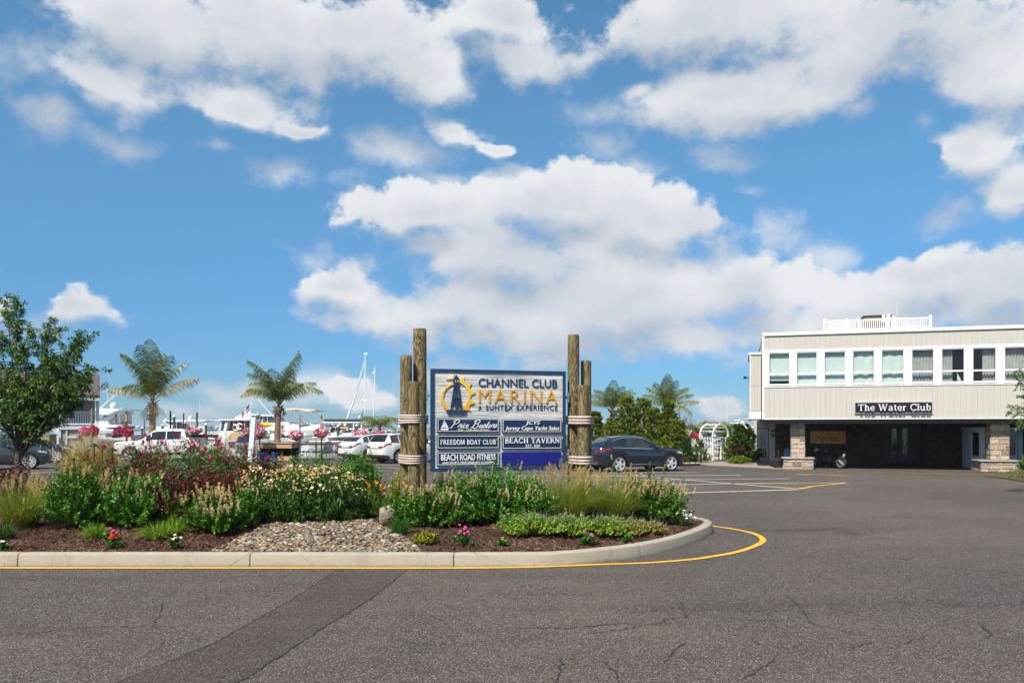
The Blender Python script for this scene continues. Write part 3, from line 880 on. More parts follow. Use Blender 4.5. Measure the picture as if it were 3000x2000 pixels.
# model yacht on the sill of the club room
MY = thing('model_sailboat', 'small white model sailboat standing behind the club window between the open curtains', 'model boat', BO + BX * (ws[6][1] - .18) + BY * .5 + Vector((0, 0, WZ0 + .0)), rad(-16))
MB().prism([(-.15, .05), (.17, .05), (.1, .0), (-.12, .0)], -.04, .04).build('hull', WHITE, MY)
MB().prism([(-.02, .09), (.16, .09), (-.02, .46)], -.004, .004).build('sail', WHITE, MY)
MB().tube([(-.03, 0, .04), (-.03, 0, .5)], .006, 5).build('mast', BLACK, MY)
MB().box(-.3, .3, -.15, .15, -.62, -.002).build('stand', DARKROOM, MY)

# left wing, set back
m = MB(); wl = SB(2196, 1.5); wr_ = -.045
zt, zb_ = 5.86, 2.47
m.box(wl + .02, wr_, 1.53, 6, zb_ + .42, zt - .12); m.build('wing_wall', SIDING, club)
m = MB(); m.box(wl - .05, -.045, 1.44, 6.02, zt - .12, zt); m.box(wl, wl + .07, 1.46, 1.53, zb_ + .42, zt - .12); m.box(wl - .04, -.045, 1.42, 6, zb_, zb_ + .2); m.box(wl - .02, -.046, 1.47, 6, zb_ + .2, zb_ + .40)
m.build('wing_trim', WHITE, club)
nb = 3
bw = (-.045 - wl - .08) / nb
for i in range(nb):
    link('siding_board', board_mesh(bw - .006, 1.25), club, (wl + .075 + i * bw, 1.497, zb_ + .43))
    link('siding_board', board_mesh(bw - .006, zt - .12 - zb_ - 1.70), club, (wl + .075 + i * bw, 1.497, zb_ + 1.69))
m = MB(); m.tube([(wl - .02, 1.6, 4.55), (wl - .16, 1.5, 4.6)], .02, 6); m.box(wl - .30, wl - .14, 1.36, 1.56, 4.52, 4.64); tag(m.build('floodlight', BLACK, club))
# white awning rafters at the far corner
for i in range(7):
    m = MB(); y_ = 3.0 + i * .42
    m.tube([(wl + .1, y_, 2.45), (wl - .55, y_, 2.52), (wl - .1, y_, 2.0)], .03, 5); m.build('awning_rafter', WHITE, club)

# ---------------------------------------------------------------- stonework
STN = pm('pier_stone', (.37, .295, .225), .85, .30, 6, .8, 22, orand=.42, dirt=(.13, .12, .12, .7), bd=.02)
STND = pm('shaded_wall_stone', (.075, .042, .030), .9, .3, 5, .8, 20, orand=.55, bd=.02)  # wall stone coloured darker to deepen the shade under the building
MORT = pm('mortar', (.50, .40, .29), .9, .1, 10, .4, 60)
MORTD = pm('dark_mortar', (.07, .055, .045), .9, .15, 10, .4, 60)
BLUEST = pm('bluestone_cap', (.27, .27, .245), .8, .15, 4, .3, 30)
def rock_block(seed, mat_):
    r = random.Random(seed); j = lambda: r.uniform(-.035, .035)
    V = []
    for z_, i_ in ((0, .05), (.06, 0), (.94, 0), (1, .05)):
        for x_, y_ in ((i_ + .02, 0), (1 - i_ - .02, 0), (1, .5), (1 - i_, 1), (i_, 1), (0, .5)):
            V.append((min(1, max(0, x_ + j())), y_ + (j() * 2.5 if y_ < .9 else 0), z_ + j() * .7))
    return MB().loft([V[k:k + 6] for k in range(0, 24, 6)], True, True).mesh('stone', mat_)
RB = [rock_block(i, STN) for i in range(8)]; RBD = [rock_block(50 + i, STND) for i in range(8)]
def stone_face(parent, org, ux, uin, wd, z0, z1, hc, wc, meshes_, seed, th=.07, gap=.034):
    """coursed blocks on a face: org corner, ux along the face, uin into the wall"""
    r = random.Random(seed); z = z0
    org, ux, uin = Vector(org), Vector(ux), Vector(uin)
    while z < z1 - .06:
        h = min(z1 - z, hc * r.uniform(.72, 1.3))
        if z1 - z - h < .08:
            h = z1 - z
        x = 0.0
        while x < wd - .03:
            l_ = wc * r.uniform(.55, 1.45)
            if wd - x - l_ < wc * .4:
                l_ = wd - x
            hh = [(z, h)] if (h < hc * 1.05 or r.random() < .6 or l_ > wc) else [(z, h * .5), (z + h * .5, h * .5)]
            for zz, h2 in hh:
                M_ = Matrix(((ux.x * (l_ - gap), uin.x * th, 0, org.x + ux.x * (x + gap / 2)), (ux.y * (l_ - gap), uin.y * th, 0, org.y + ux.y * (x + gap / 2)), (0, 0, h2 - gap, zz + gap / 2), (0, 0, 0, 1)))
                o_ = bpy.data.objects.new('stone', r.choice(meshes_)); C.objects.link(o_); o_.parent = parent; o_.matrix_local = M_
            x += l_
        z += h
def pier(pxl, pxr, d0, dep, z0, z1, name, hc, wc, seed, cap=False, taper=0):
    s0, s1 = SB(pxl, d0), SB(pxr, d0)
    p_ = MB().box(s0 + .03, s1 - .03, d0 + .03, d0 + dep - .03, z0 - .02, z1).build(name, MORT, club)
    stone_face(p_, (s0, d0, 0), (1, 0, 0), (0, 1, 0), s1 - s0, z0, z1, hc, wc, RB, seed)
    stone_face(p_, (s0, d0 + dep, 0), (0, -1, 0), (1, 0, 0), dep, z0, z1, hc, wc, RB, seed + 1)
    stone_face(p_, (s1, d0, 0), (0, 1, 0), (-1, 0, 0), dep, z0, z1, hc, wc, RB, seed + 2)
    if cap:
        n = 10
        MB().cbox(s0 - .06, s1 + .06, d0 - .06, d0 + dep + .04, z1, z1 + .07, .02).build('cap_stone', BLUEST, p_)
    return p_
pier(2317, 2359, .62, .60, .55, Z0 - .02, 'pier', .25, .33, 11)
pier(2295, 2384, .10, 1.5, 0, .50, 'pier_base', .17, .38, 21, True)
pier(2901, 2958, .62, .75, .55, Z0 - .02, 'pier', .25, .36, 31)
pier(2873, 2992, .10, 1.6, 0, .46, 'pier_base', .15, .36, 41, True)

# ---------------------------------------------------------------- under the building
DB = 6.6
sA, sB_, sC, sD = SB(2271, DB), SB(2587, DB), SB(2716, DB), SB(2905, DB)
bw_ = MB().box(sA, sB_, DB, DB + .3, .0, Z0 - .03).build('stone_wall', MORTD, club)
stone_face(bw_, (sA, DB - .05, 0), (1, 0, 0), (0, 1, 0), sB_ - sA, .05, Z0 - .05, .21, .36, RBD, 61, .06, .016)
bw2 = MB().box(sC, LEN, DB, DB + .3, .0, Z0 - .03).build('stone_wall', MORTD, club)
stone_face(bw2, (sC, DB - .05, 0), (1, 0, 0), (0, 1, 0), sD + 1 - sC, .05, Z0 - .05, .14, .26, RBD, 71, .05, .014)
m = MB(); m.box(sB_, sC, DB + 1.6, DB + 1.7, .0, Z0 - .03); m.box(sB_ - .06, sB_ - .001, DB + .3, DB + 1.7, 0, Z0 - .03); m.box(sC + .001, sC + .06, DB + .3, DB + 1.7, 0, Z0 - .03)
m.build('entry_wall', BLACK, club)
dx = (sC - sB_) / 4
for i in (1, 2):
    dr = MB()
    x0, x1 = sB_ + dx * i + .03, sB_ + dx * (i + 1) - .03
    for q in ((x0, x1, .12, .40), (x0, x1, 2.0, 2.12), (x0, x0 + .12, .4, 2.0), (x1 - .12, x1, .4, 2.0)):
        dr.box(q[0], q[1], DB + 1.5, DB + 1.56, q[2], q[3])
    d_ = dr.build('door', BLACK, club)
    MB().box(x0 + .12, x1 - .12, DB + 1.52, DB + 1.53, .4, 2.0).build('pane', glassmat('dark_door_glass', (.012, .014, .016)), d_)
    hx = x1 - .2 if i == 1 else x0 + .2
    MB().tube([(hx, DB + 1.44, .95), (hx, DB + 1.44, 1.35)], .022, 8).build('handle', pm('steel_pull', (.7, .7, .7), .3, .05, 3, metal=1.0), d_)
MB().box(LEN - .2, LEN, .3, DB, 0, Z0 - .03).build('shading_end_wall', SIDING, club)  # unseen end wall, added to block light and keep the undercroft dark
MB().box(SB(2262, DB) + .02, SB(2271, DB), DB - .0, DB + 2.2, .0, Z0 - .03).build('inner_wall', SOFF, club) if False else None
# left jamb wall with door lights, and the side door beyond
m = MB(); s0, s1 = SB(2254.5, DB), SB(2271, DB)
m.box(s0, s1 - .002, DB - .02, DB + .25, .1, Z0 - .03); m.build('jamb_wall', SIDING, club)
for yy in (1261.5, 1275):
    MB().box(s0 + .09, s0 + .27, DB - .10, DB - .025, ZB(yy, s0, DB) - .05, ZB(yy, s0, DB) + .05).build('wall_lamp', BLACK, club)
dd = DB + 1.2
s0, s1 = SB(2208, dd), SB(2262, dd)
MB().box(s0, s1, dd, dd + .2, .1, Z0 + .02).build('side_wall', SIDING, club)
a, b_ = SB(2221, dd), SB(2250, dd)
dr = MB()
for q in ((a, b_, .12, .22), (a, b_, 1.82, 1.95), (a, a + .10, .22, 1.82), (b_ - .1, b_, .22, 1.82), (a + .1, b_ - .1, .86, .94)):
    dr.box(q[0], q[1], dd - .05, dd - .003, q[2], q[3])
d_ = dr.build('door', TRIMG, club)
GL2 = glassmat('door_glass', (.16, .17, .13), .05)
MB().box(a + .1, b_ - .1, dd - .03, dd - .02, .94, 1.82).build('pane', GL2, d_)
MB().box(a + .1, b_ - .1, dd - .032, dd - .022, .22, .86).build('pane', glassmat('door_glass_low', (.03, .035, .035)), d_)
MB().box(a - .05, b_ + .05, dd - .04, dd - .002, 1.95, 2.0).build('door_head', BLACK, club)
# recessed lights
LAMP, t, b, out = new_mat('downlight_glow')
b.inputs['Base Color'].default_value = (.9, .9, .85, 1)
t.link(t.mix(t.noise(t.n('ShaderNodeTexCoord').outputs['Object'], 3), (.9, .88, .8), (1, .98, .92)), b.inputs['Emission Color']); b.inputs['Emission Strength'].default_value = 1.0
for px_, d_ in ((2394, 2.6), (2454, 2.6), (2795, 2.2), (2580, 2.6)):
    s_ = SB(px_, d_)
    MB().lathe([(.02, -.012), (.07, -.012), (.075, 0)], 10, (s_, d_, Z0 - .022)).build('ceiling_light', LAMP, club)

# white entrance booth beside the right pier
BOOTHW = pm('booth_white', (.55, .59, .63), .6, .05, 2)
BOOTHB = pm('booth_blue_grey', (.20, .27, .34), .6, .08, 2)
DG = glassmat('booth_glass', (.02, .025, .03))
booth = thing('entrance_booth', 'white panelled entrance booth with narrow dark windows behind the right stone pier', 'booth', BO, rad(-16))
d0 = 2.0
xa, xb, xc, xe = SB(2845, 2.9), SB(2874, d0), SB(2948, d0), SB(2996, d0)
H = 1.98
fl = [(xa, 2.9), (xb, d0), (xc, d0), (xe, d0 + .05), (xe, 4.6), (xa, 4.6)]
MB().slab([(p_[0] + (.03 if i in (0, 5) else 0), p_[1] + .04) for i, p_ in enumerate(fl)], .0, H - .05).build('body', BOOTHW, booth)
cx_ = sum(p_[0] for p_ in fl) / 6; cy_ = sum(p_[1] for p_ in fl) / 6
MB().slab([(cx_ + (x - cx_) * 1.03, cy_ + (y - cy_) * 1.03) for x, y in fl], H - .05, H + .06).build('roof', BOOTHW, booth)
def panel(parent, A, B, z0, z1, pr, mat_, name, inset=0):
    A, B = Vector((A[0], A[1], 0)), Vector((B[0], B[1], 0)); t_ = (B - A).normalized(); n_ = Vector((t_.y, -t_.x, 0))
    M_ = Matrix(((t_.x, -n_.x, 0, A.x), (t_.y, -n_.y, 0, A.y), (0, 0, 1, 0), (0, 0, 0, 1)))
    return MB().box(0, (B - A).length, -pr, .03, z0, z1, M=M_).build(name, mat_, parent)
def seg(A, B, f0_, f1_):
    return ((A[0] + (B[0] - A[0]) * f0_, A[1] + (B[1] - A[1]) * f0_), (A[0] + (B[0] - A[0]) * f1_, A[1] + (B[1] - A[1]) * f1_))
A, B = fl[0], fl[1]
for f_ in ((0, .13), (.87, 1)):
    panel(booth, *seg(A, B, *f_), 0, H - .05, .03, BOOTHW, 'corner_post')
panel(booth, *seg(A, B, .13, .87), .05, .62, .02, BOOTHW, 'lower_panel')
panel(booth, *seg(A, B, .13, .87), .66, 1.80, .0, DG, 'pane')
panel(booth, *seg(A, B, .13, .87), 1.80, H - .05, .03, BOOTHW, 'arched_head')
for f_ in ((-.18, -.10), (.10, .18), (.84, .92)):
    q = seg(A, B, *f_)[0]
    MB().prism([(-.05, 1.62), (.05, 1.62), (0, 1.5)], -.05, .02, fn=lambda x, y, z, q=q: (q[0] + x, q[1] + y - .04, z)).build('bracket', WHITE, booth)
A, B = fl[1], fl[2]
panel(booth, *seg(A, B, .0, .14), 0, H - .05, .03, BOOTHW, 'corner_post')
dr = panel(booth, *seg(A, B, .18, .62), .04, 1.86, .02, BOOTHW, 'door')
panel(dr, *seg(A, B, .34, .58), .82, 1.72, .035, DG, 'pane')
for z_ in (1.10, 1.40):
    panel(dr, *seg(A, B, .34, .58), z_, z_ + .03, .045, BOOTHW, 'muntin')
A, B = fl[2], fl[3]
dr = panel(booth, *seg(A, B, .02, .70), .04, H - .05, .02, BOOTHB, 'door')
panel(dr, *seg(A, B, .14, .56), .72, 1.80, .035, DG, 'pane')
panel(booth, *seg(A, B, .74, 1.0), 0, H - .05, .04, BOOTHB, 'side_panel')

# roof furniture ----------------------------------------------------------------
PL = pm('white_vinyl', (.68, .68, .68), .45, .03, 2)
d1 = .9
rail = thing('roof_railing', 'white vinyl balustrade standing on the roof edge of the club building', 'railing', BO, rad(-16))
s0, s1 = SB(2414, d1), SB(2727, d1)
posts = [SB(q, d1) for q in (2415.5, 2482, 2515.5, 2618.5, 2725)]
for q in posts:
    MB().cbox(q - .065, q + .065, d1 - .065, d1 + .065, Z3, 7.35 - (.02 if q == posts[1] else 0), .015).build('post', PL, rail)
for z_ in (6.75, 7.20):
    MB().box(s0, s1, d1 - .03, d1 + .03, z_, z_ + .07).build('rail', PL, rail)
bm_ = MB().box(-.02, .02, -.02, .02, 0, .384).mesh('baluster', PL)
for i in range(52):
    q = s0 + .1 + i * (s1 - s0 - .2) / 51
    if min(abs(q - p_) for p_ in posts) > .08:
        link('baluster', bm_, rail, (q, d1, 6.818))
MB().cbox(s1 - .065, s1 + .065, 1.0, 4.2, 6.75, 6.8, .01).build('rail', PL, rail)
MB().cbox(s1 - .04, s1 + .04, .97, 4.2, 7.2, 7.27, .01).build('rail', PL, rail)
pn = MB().prism([(SB(2455, 1.3), 6.66), (SB(2485, 1.3), 6.66), (SB(2485, 1.3), 7.25), (SB(2470, 1.3), 7.2), (SB(2455, 1.3), 6.95)], 1.28, 1.32)
tag(pn.build('white_sheet', PL, None, loc=BO, rz=rad(-16)), 'white sheet leaning behind the roof balustrade near its first posts', 'sheet')
hv = thing('rooftop_unit', 'brown rooftop air conditioning unit behind the white balustrade', 'air conditioner', BO, rad(-16))
BRN = pm('brown_sheet_metal', (.22, .125, .07), .6, .1, 2)
d2 = 2.6
a, b_ = SB(2532, d2), SB(2611, d2)
MB().cbox(a, b_, d2, d2 + 1.6, 6.52, 7.62, .02).build('cabinet', BRN, hv)
MB().cbox(a - .05, b_ + .05, d2 - .05, d2 + 1.65, 7.62, 7.67, .01).build('lid', pm('dark_sheet', (.08, .05, .04), .6), hv)
for i in range(5):
    MB().box(a + .1, a + .9, d2 - .03, d2 - .005, 6.8 + i * .12, 6.86 + i * .12).build('louvre', pm('dark_sheet2', (.10, .06, .04), .6), hv)
m = MB(); m.box(SB(2583, d2), SB(2592, d2), d2 - .15, d2 - .01, 7.3, 7.66); m.box(SB(2596, d2), SB(2607, d2), d2 - .1, d2 - .008, 6.8, 7.68); m.build('conduit_box', WHITE, hv)
m = MB(); m.cbox(SB(2514, 3), SB(2531, 3) - .05, 3, 4, 6.52, 7.45, .03); tag(m.build('duct', pm('grey_duct', (.42, .46, .47), .5), hv))
MB().tube([(SB(2628, 5), 5, 6.5), (SB(2628, 5), 5, 8.6)], .012, 5).build('antenna', TRIMG, hv)
# ================================================================ LETTERING
def text_mesh(body, shear=0.0, off=0.0, space=1.0):
    cu = bpy.data.curves.new('t', 'FONT')
    cu.body = body; cu.size = 1.0; cu.shear = shear; cu.offset = off; cu.space_character = space; cu.resolution_u = 3
    o = bpy.data.objects.new('t', cu); C.objects.link(o)
    dg = bpy.context.evaluated_depsgraph_get()
    me = bpy.data.meshes.new_from_object(o.evaluated_get(dg), depsgraph=dg)
    bpy.data.objects.remove(o); bpy.data.curves.remove(cu)
    vs = [(v.co.x, v.co.y) for v in me.vertices]; fs = [tuple(p.vertices) for p in me.polygons]
    bpy.data.meshes.remove(me)
    return vs, fs
# strokes for serif and script lettering: (points, width)
K_, N_ = .17, .085
def _sf(x, z, w_=.30):
    return ([(x - w_ / 2, z), (x + w_ / 2, z)], .075)
def _st(x, z0=0, z1=1, w_=K_, b=True, t=True):
    return [([(x, z0), (x, z1)], w_)] + ([_sf(x, z0 + .035)] if b else []) + ([_sf(x, z1 - .035)] if t else [])
def _c(pts, w_):
    return (catmull([(x, z, 0) for x, z in pts], 4), w_)
SER = {
 'A': (.98, [([(.13, 0), (.48, 1)], N_), ([(.46, 1), (.84, 0)], K_), ([(.26, .33), (.72, .33)], N_), _sf(.13, .03), _sf(.85, .03)]),
 'B': (.80, _st(.20) + [_c([(.2, .96), (.5, .95), (.63, .76), (.48, .54), (.2, .53)], .12), _c([(.2, .53), (.55, .51), (.72, .28), (.55, .05), (.2, .04)], .13)]),
 'C': (.88, [_c([(.80, .78), (.64, .95), (.40, .95), (.14, .72), (.12, .38), (.30, .07), (.58, .05), (.82, .22)], .13), ([(.80, .66), (.80, 1)], .06)]),
 'D': (.92, _st(.20) + [_c([(.2, .96), (.56, .94), (.80, .7), (.80, .3), (.56, .06), (.2, .04)], .14)]),
 'E': (.78, _st(.20, b=False, t=False) + [([(.05, .96), (.70, .96)], N_), ([(.2, .52), (.55, .52)], N_), ([(.05, .04), (.72, .04)], N_), ([(.69, .78), (.69, 1)], .06), ([(.71, 0), (.71, .25)], .06), ([(.55, .40), (.55, .64)], .05)]),
 'F': (.74, _st(.20, t=False) + [([(.05, .96), (.70, .96)], N_), ([(.2, .52), (.55, .52)], N_), ([(.69, .76), (.69, 1)], .06), ([(.55, .40), (.55, .64)], .05)]),
 'H': (1.0, _st(.20) + _st(.78) + [([(.2, .51), (.78, .51)], N_)]),
 'L': (.74, _st(.20, b=False) + [([(.05, .04), (.68, .04)], N_), ([(.67, 0), (.67, .28)], .06)]),
 'M': (1.12, _st(.16, w_=N_) + _st(.94) + [([(.16, 1), (.55, .08)], K_), ([(.55, .08), (.93, 1)], N_)]),
 'N': (1.0, _st(.16, w_=N_) + _st(.82, w_=N_, b=False) + [([(.14, 1), (.82, .02)], K_)]),
 'O': (.96, [_c([(.48, .96), (.2, .85), (.11, .5), (.2, .15), (.48, .04), (.76, .15), (.85, .5), (.76, .85), (.48, .96)], .14)]),
 'R': (.92, _st(.20) + [_c([(.2, .96), (.52, .95), (.66, .75), (.5, .52), (.2, .5)], .12), ([(.45, .52), (.82, .02)], K_), _sf(.85, .03, .2)]),
 'S': (.70, [_c([(.58, .80), (.46, .95), (.25, .95), (.13, .76), (.25, .58), (.48, .45), (.58, .25), (.45, .05), (.22, .05), (.10, .2)], .13)]),
 'T': (.86, _st(.43, t=False) + [([(.05, .96), (.81, .96)], N_), ([(.06, .74), (.06, 1)], .06), ([(.80, .74), (.80, 1)], .06)]),
 'U': (.96, [_c([(.2, 1), (.2, .4), (.28, .1), (.5, .03), (.72, .12), (.79, .4), (.79, 1)], .12), _sf(.2, .965), _sf(.79, .965, .24)]),
 'V': (.94, [([(.13, 1), (.47, 0)], K_), ([(.46, 0), (.80, 1)], N_), _sf(.13, .965), _sf(.80, .965, .24)]),
 'W': (1.30, [([(.12, 1), (.38, 0)], K_), ([(.38, 0), (.62, .9)], N_), ([(.62, .9), (.88, 0)], K_), ([(.88, 0), (1.14, 1)], N_), _sf(.12, .965), _sf(.62, .965, .22), _sf(1.15, .965, .24)]),
 '.': (.30, [([(.15, 0), (.15, .17)], .17)]), ' ': (.42, []),
 '0': (.66, [_c([(.33, .96), (.14, .8), (.1, .5), (.14, .2), (.33, .04), (.52, .2), (.56, .5), (.52, .8), (.33, .96)], .11)]),
 '1': (.46, _st(.25, t=False) + [([(.08, .85), (.25, .98)], .08)]), '2': (.62, [_c([(.1, .72), (.2, .94), (.42, .94), (.5, .72), (.3, .35), (.08, .06)], .11), ([(.06, .05), (.56, .05)], .1)]),
 '4': (.66, [([(.44, 0), (.44, 1)], .13), ([(.06, .3), (.44, .98)], .07), ([(.04, .28), (.6, .28)], .08)]),
 'h': (.76, _st(.18, t=False) + [([(.02, .97), (.2, .97)], .07)] + [_c([(.2, .5), (.36, .66), (.52, .6), (.57, .4)], .13)] + _st(.57, 0, .45, t=False)),
 'e': (.66, [_c([(.12, .36), (.54, .36), (.5, .58), (.32, .67), (.13, .52), (.11, .3), (.22, .07), (.42, .04), (.58, .16)], .12)]),
 'a': (.70, [_c([(.12, .55), (.26, .67), (.46, .63), (.5, .45)], .11), ([(.5, .5), (.5, .08)], .15), ([(.48, .045), (.66, .045)], .08), _c([(.5, .4), (.22, .35), (.1, .17), (.24, .03), (.5, .14)], .11)]),
 't': (.48, [([(.2, .9), (.2, .12)], .16), ([(.03, .64), (.42, .64)], .08), _c([(.2, .15), (.28, .03), (.45, .1)], .1)]),
 'r': (.56, _st(.18, 0, .68, t=False) + [([(.04, .645), (.2, .645)], .07), _c([(.2, .48), (.32, .64), (.48, .62)], .12)]),
 'l': (.36, _st(.18, t=False) + [([(.02, .97), (.2, .97)], .07)]),
 'u': (.76, [_c([(.16, .66), (.16, .22), (.26, .04), (.42, .06), (.54, .2)], .13), ([(.57, .68), (.57, .03)], .15), ([(.04, .645), (.18, .645)], .07), ([(.45, .645), (.58, .645)], .07), ([(.56, .04), (.72, .04)], .07)]),
 'b': (.72, [([(.18, 1), (.18, .02)], .15), ([(.02, .97), (.2, .97)], .07), _c([(.2, .5), (.38, .67), (.56, .55), (.6, .33), (.5, .08), (.34, .03), (.2, .15)], .12)]),
}
SCR = {  # slanted joined script
 'P': (.86, [_c([(.30, .95), (.26, .5), (.16, .02), (.02, .06)], .085), _c([(.08, .78), (.22, 1.0), (.55, 1.02), (.76, .84), (.60, .58), (.28, .52)], .075)]),
 'r': (.36, [_c([(.0, .1), (.14, .5), (.2, .42), (.32, .46), (.26, .12), (.36, .1)], .065)]), 'i': (.22, [_c([(.0, .1), (.13, .45), (.08, .1), (.22, .1)], .07), ([(.17, .62), (.19, .67)], .08)]),
 'c': (.32, [_c([(.28, .40), (.16, .45), (.05, .22), (.12, .03), (.32, .1)], .07)]), 'e': (.34, [_c([(.0, .1), (.22, .28), (.20, .45), (.08, .38), (.08, .1), (.2, .02), (.34, .1)], .07)]),
 'B': (.94, [_c([(.32, .95), (.26, .5), (.16, .02), (.02, .06)], .085), _c([(.08, .78), (.24, 1.0), (.58, 1.02), (.74, .84), (.58, .58), (.34, .54), (.68, .48), (.78, .2), (.52, .0), (.24, .06)], .075)]),
 'u': (.42, [_c([(.0, .2), (.1, .45), (.06, .08), (.18, .03), (.32, .45), (.30, .08), (.42, .1)], .07)]), 's': (.32, [_c([(.0, .1), (.16, .5), (.24, .2), (.12, .02), (.04, .1)], .07), ([(.2, .06), (.32, .1)], .05)]),
 't': (.28, [_c([(.0, .1), (.2, .85), (.1, .1), (.28, .1)], .07), ([(.04, .56), (.28, .58)], .055)]), ' ': (.3, []),
}
def stroke_mesh(body, font, track=.02, slant=0.0):
    """flat quads per stroke, listed with the stroke index so that each can sit a hair above the last"""
    vs, fs, lay = [], [], []
    x0 = 0.0; k = 0
    for ch in body:
        wd, strokes = font[ch]
        for pts, sw in strokes:
            pts = [Vector((p[0], p[1])) for p in pts]
            L, R = [], []
            for i, p in enumerate(pts):
                t_ = (pts[min(i + 1, len(pts) - 1)] - pts[max(i - 1, 0)])
                t_ = t_.normalized() if t_.length > 1e-6 else Vector((1, 0))
                n_ = Vector((-t_.y, t_.x)) * sw / 2
                L.append(p + n_); R.append(p - n_)
            o = len(vs); n = len(pts)
            for p in L + R:
                vs.append((p.x + x0 + slant * p.y, p.y)); lay.append(k)
            fs += [(o + i, o + n + i, o + n + i + 1, o + i + 1) for i in range(n - 1)]
            k = (k + 1) % 6
        x0 += wd + track
    return vs, fs, lay
def lettering(name, body, rect, y, depth, mat_, parent, style='sans', shear=0.0, off=0.0, space=1.0):
    """raise the words out of the plane y: rect = (x0, x1, z0, z1) in the parent's plane"""
    if style == 'sans':
        v2, f2 = text_mesh(body, shear, off, space); lay = [0] * len(v2)
    else:
        v2, f2, lay = stroke_mesh(body, SER if style == 'serif' else SCR, space - 1.0 if style == 'serif' else 0.0, shear)
    xs = [p[0] for p in v2]; zs = [p[1] for p in v2]
    a, b_, c_, d_ = min(xs), max(xs), min(zs), max(zs)
    fx = lambda p: (rect[0] + (p[0] - a) / (b_ - a) * (rect[1] - rect[0]), rect[2] + (p[1] - c_) / (d_ - c_) * (rect[3] - rect[2]))
    V = [fx(p) for p in v2]; n = len(V)
    m_ = MB()
    m_.v = [(p[0], y - depth - .0006 * k, p[1]) for p, k in zip(V, lay)] + [(p[0], y, p[1]) for p in V]
    edges = {}
    for f in f2:
        for i in range(len(f)):
            e = (f[i], f[(i + 1) % len(f)])
            edges[e] = edges.get(e, 0) + 1
    m_.f = [tuple(f) for f in f2]
    for (i, j) in edges:
        if (j, i) not in edges:
            m_.f.append((i, i + n, j + n, j))
    m_.m = [0] * len(m_.f)
    return m_.build(name, mat_, parent)

# ---------------------------------------------------------------- sign on the club building
SILV = pm('silver_letter', (.60, .61, .62), .4, .05, 3)
SGNB = pm('sign_black', (.010, .010, .013), .35, .1, 3)
s0, s1 = SB(2504.5), SB(2730)
z0_, z1_ = ZB(1208.6, (s0 + s1) / 2), ZB(1178.4, (s0 + s1) / 2)
wsn = thing('wall_sign', 'black wall sign with raised silver letters reading The Water Club', 'sign', BO, rad(-16))
MB().cbox(s0, s1, -.095, -.04, z0_, z1_, .006).build('board', SGNB, wsn)
m = MB(); e_ = .015
for q in ((s0 - e_, s1 + e_, z1_, z1_ + e_), (s0 - e_, s1 + e_, z0_ - e_, z0_), (s0 - e_, s0, z0_, z1_), (s1, s1 + e_, z0_, z1_)):
    m.box(q[0], q[1], -.10, -.035, q[2], q[3])
m.build('border', SILV, wsn)
wd_ = s1 - s0; hh = z1_ - z0_
lettering('lettering', 'The Water Club', (s0 + .033 * wd_, s1 - .028 * wd_, z0_ + .17 * hh, z0_ + .86 * hh), -.215, .045, SILV, wsn, 'serif', off=0, space=1.02)
m = MB()
for i in range(12):
    m.box(s0 + wd_ * (.06 + i * .08), s0 + wd_ * (.06 + i * .08) + .012, -.21, -.096, z0_ + .3 * hh, z0_ + .3 * hh + .012)
m.build('standoff', SGNB, wsn)

# ---------------------------------------------------------------- plywood board
PLY = pm('plywood', (.85, .42, .13), .75, .14, 1.6, .15, 20, stretch=(.6, 1, 4))
dpl = DB - .16
s0, s1 = SB(2373.5, dpl), SB(2477, dpl); z0_, z1_ = ZB(1298.5, s0, dpl), ZB(1262, s0, dpl)
ply = thing('plywood_board', 'sheet of orange plywood with smudged red lettering on the dark stone wall', 'board', BO, rad(-16))
MB().box(s0, s1, dpl, dpl + .02, z0_, z1_).build('sheet', PLY, ply)
RD = pm('faded_red_paint', (.50, .07, .05), .8, .3, 8); DKR = pm('dark_red_paint', (.17, .05, .04), .8, .3, 8)
r_ = random.Random(2)
def smudge(name, x0, x1, y0, y1, n, mt):
    m_ = MB()
    for i in range(n):
        x = s0 + (s1 - s0) * (x0 + (x1 - x0) * (i + .5) / n); z = z0_ + (z1_ - z0_) * (1 - (y0 + y1) / 2); h = (z1_ - z0_) * (y1 - y0)
        pts = [(x + r_.uniform(-.03, .03), dpl - .004, z + h * (q - .5)) for q in (0, .35, .7, 1)]
        m_.tube(pts, r_.uniform(.008, .016), 5)
    m_.build(name, mt, ply)
smudge('faded_writing', .32, .62, .44, .62, 9, RD); smudge('faded_writing', .62, .80, .46, .62, 6, RD); smudge('faded_writing', .60, .80, .72, .86, 7, RD); smudge('faded_writing', .47, .54, .10, .30, 3, RD); smudge('faded_writing', .21, .26, .40, .60, 3, DKR)

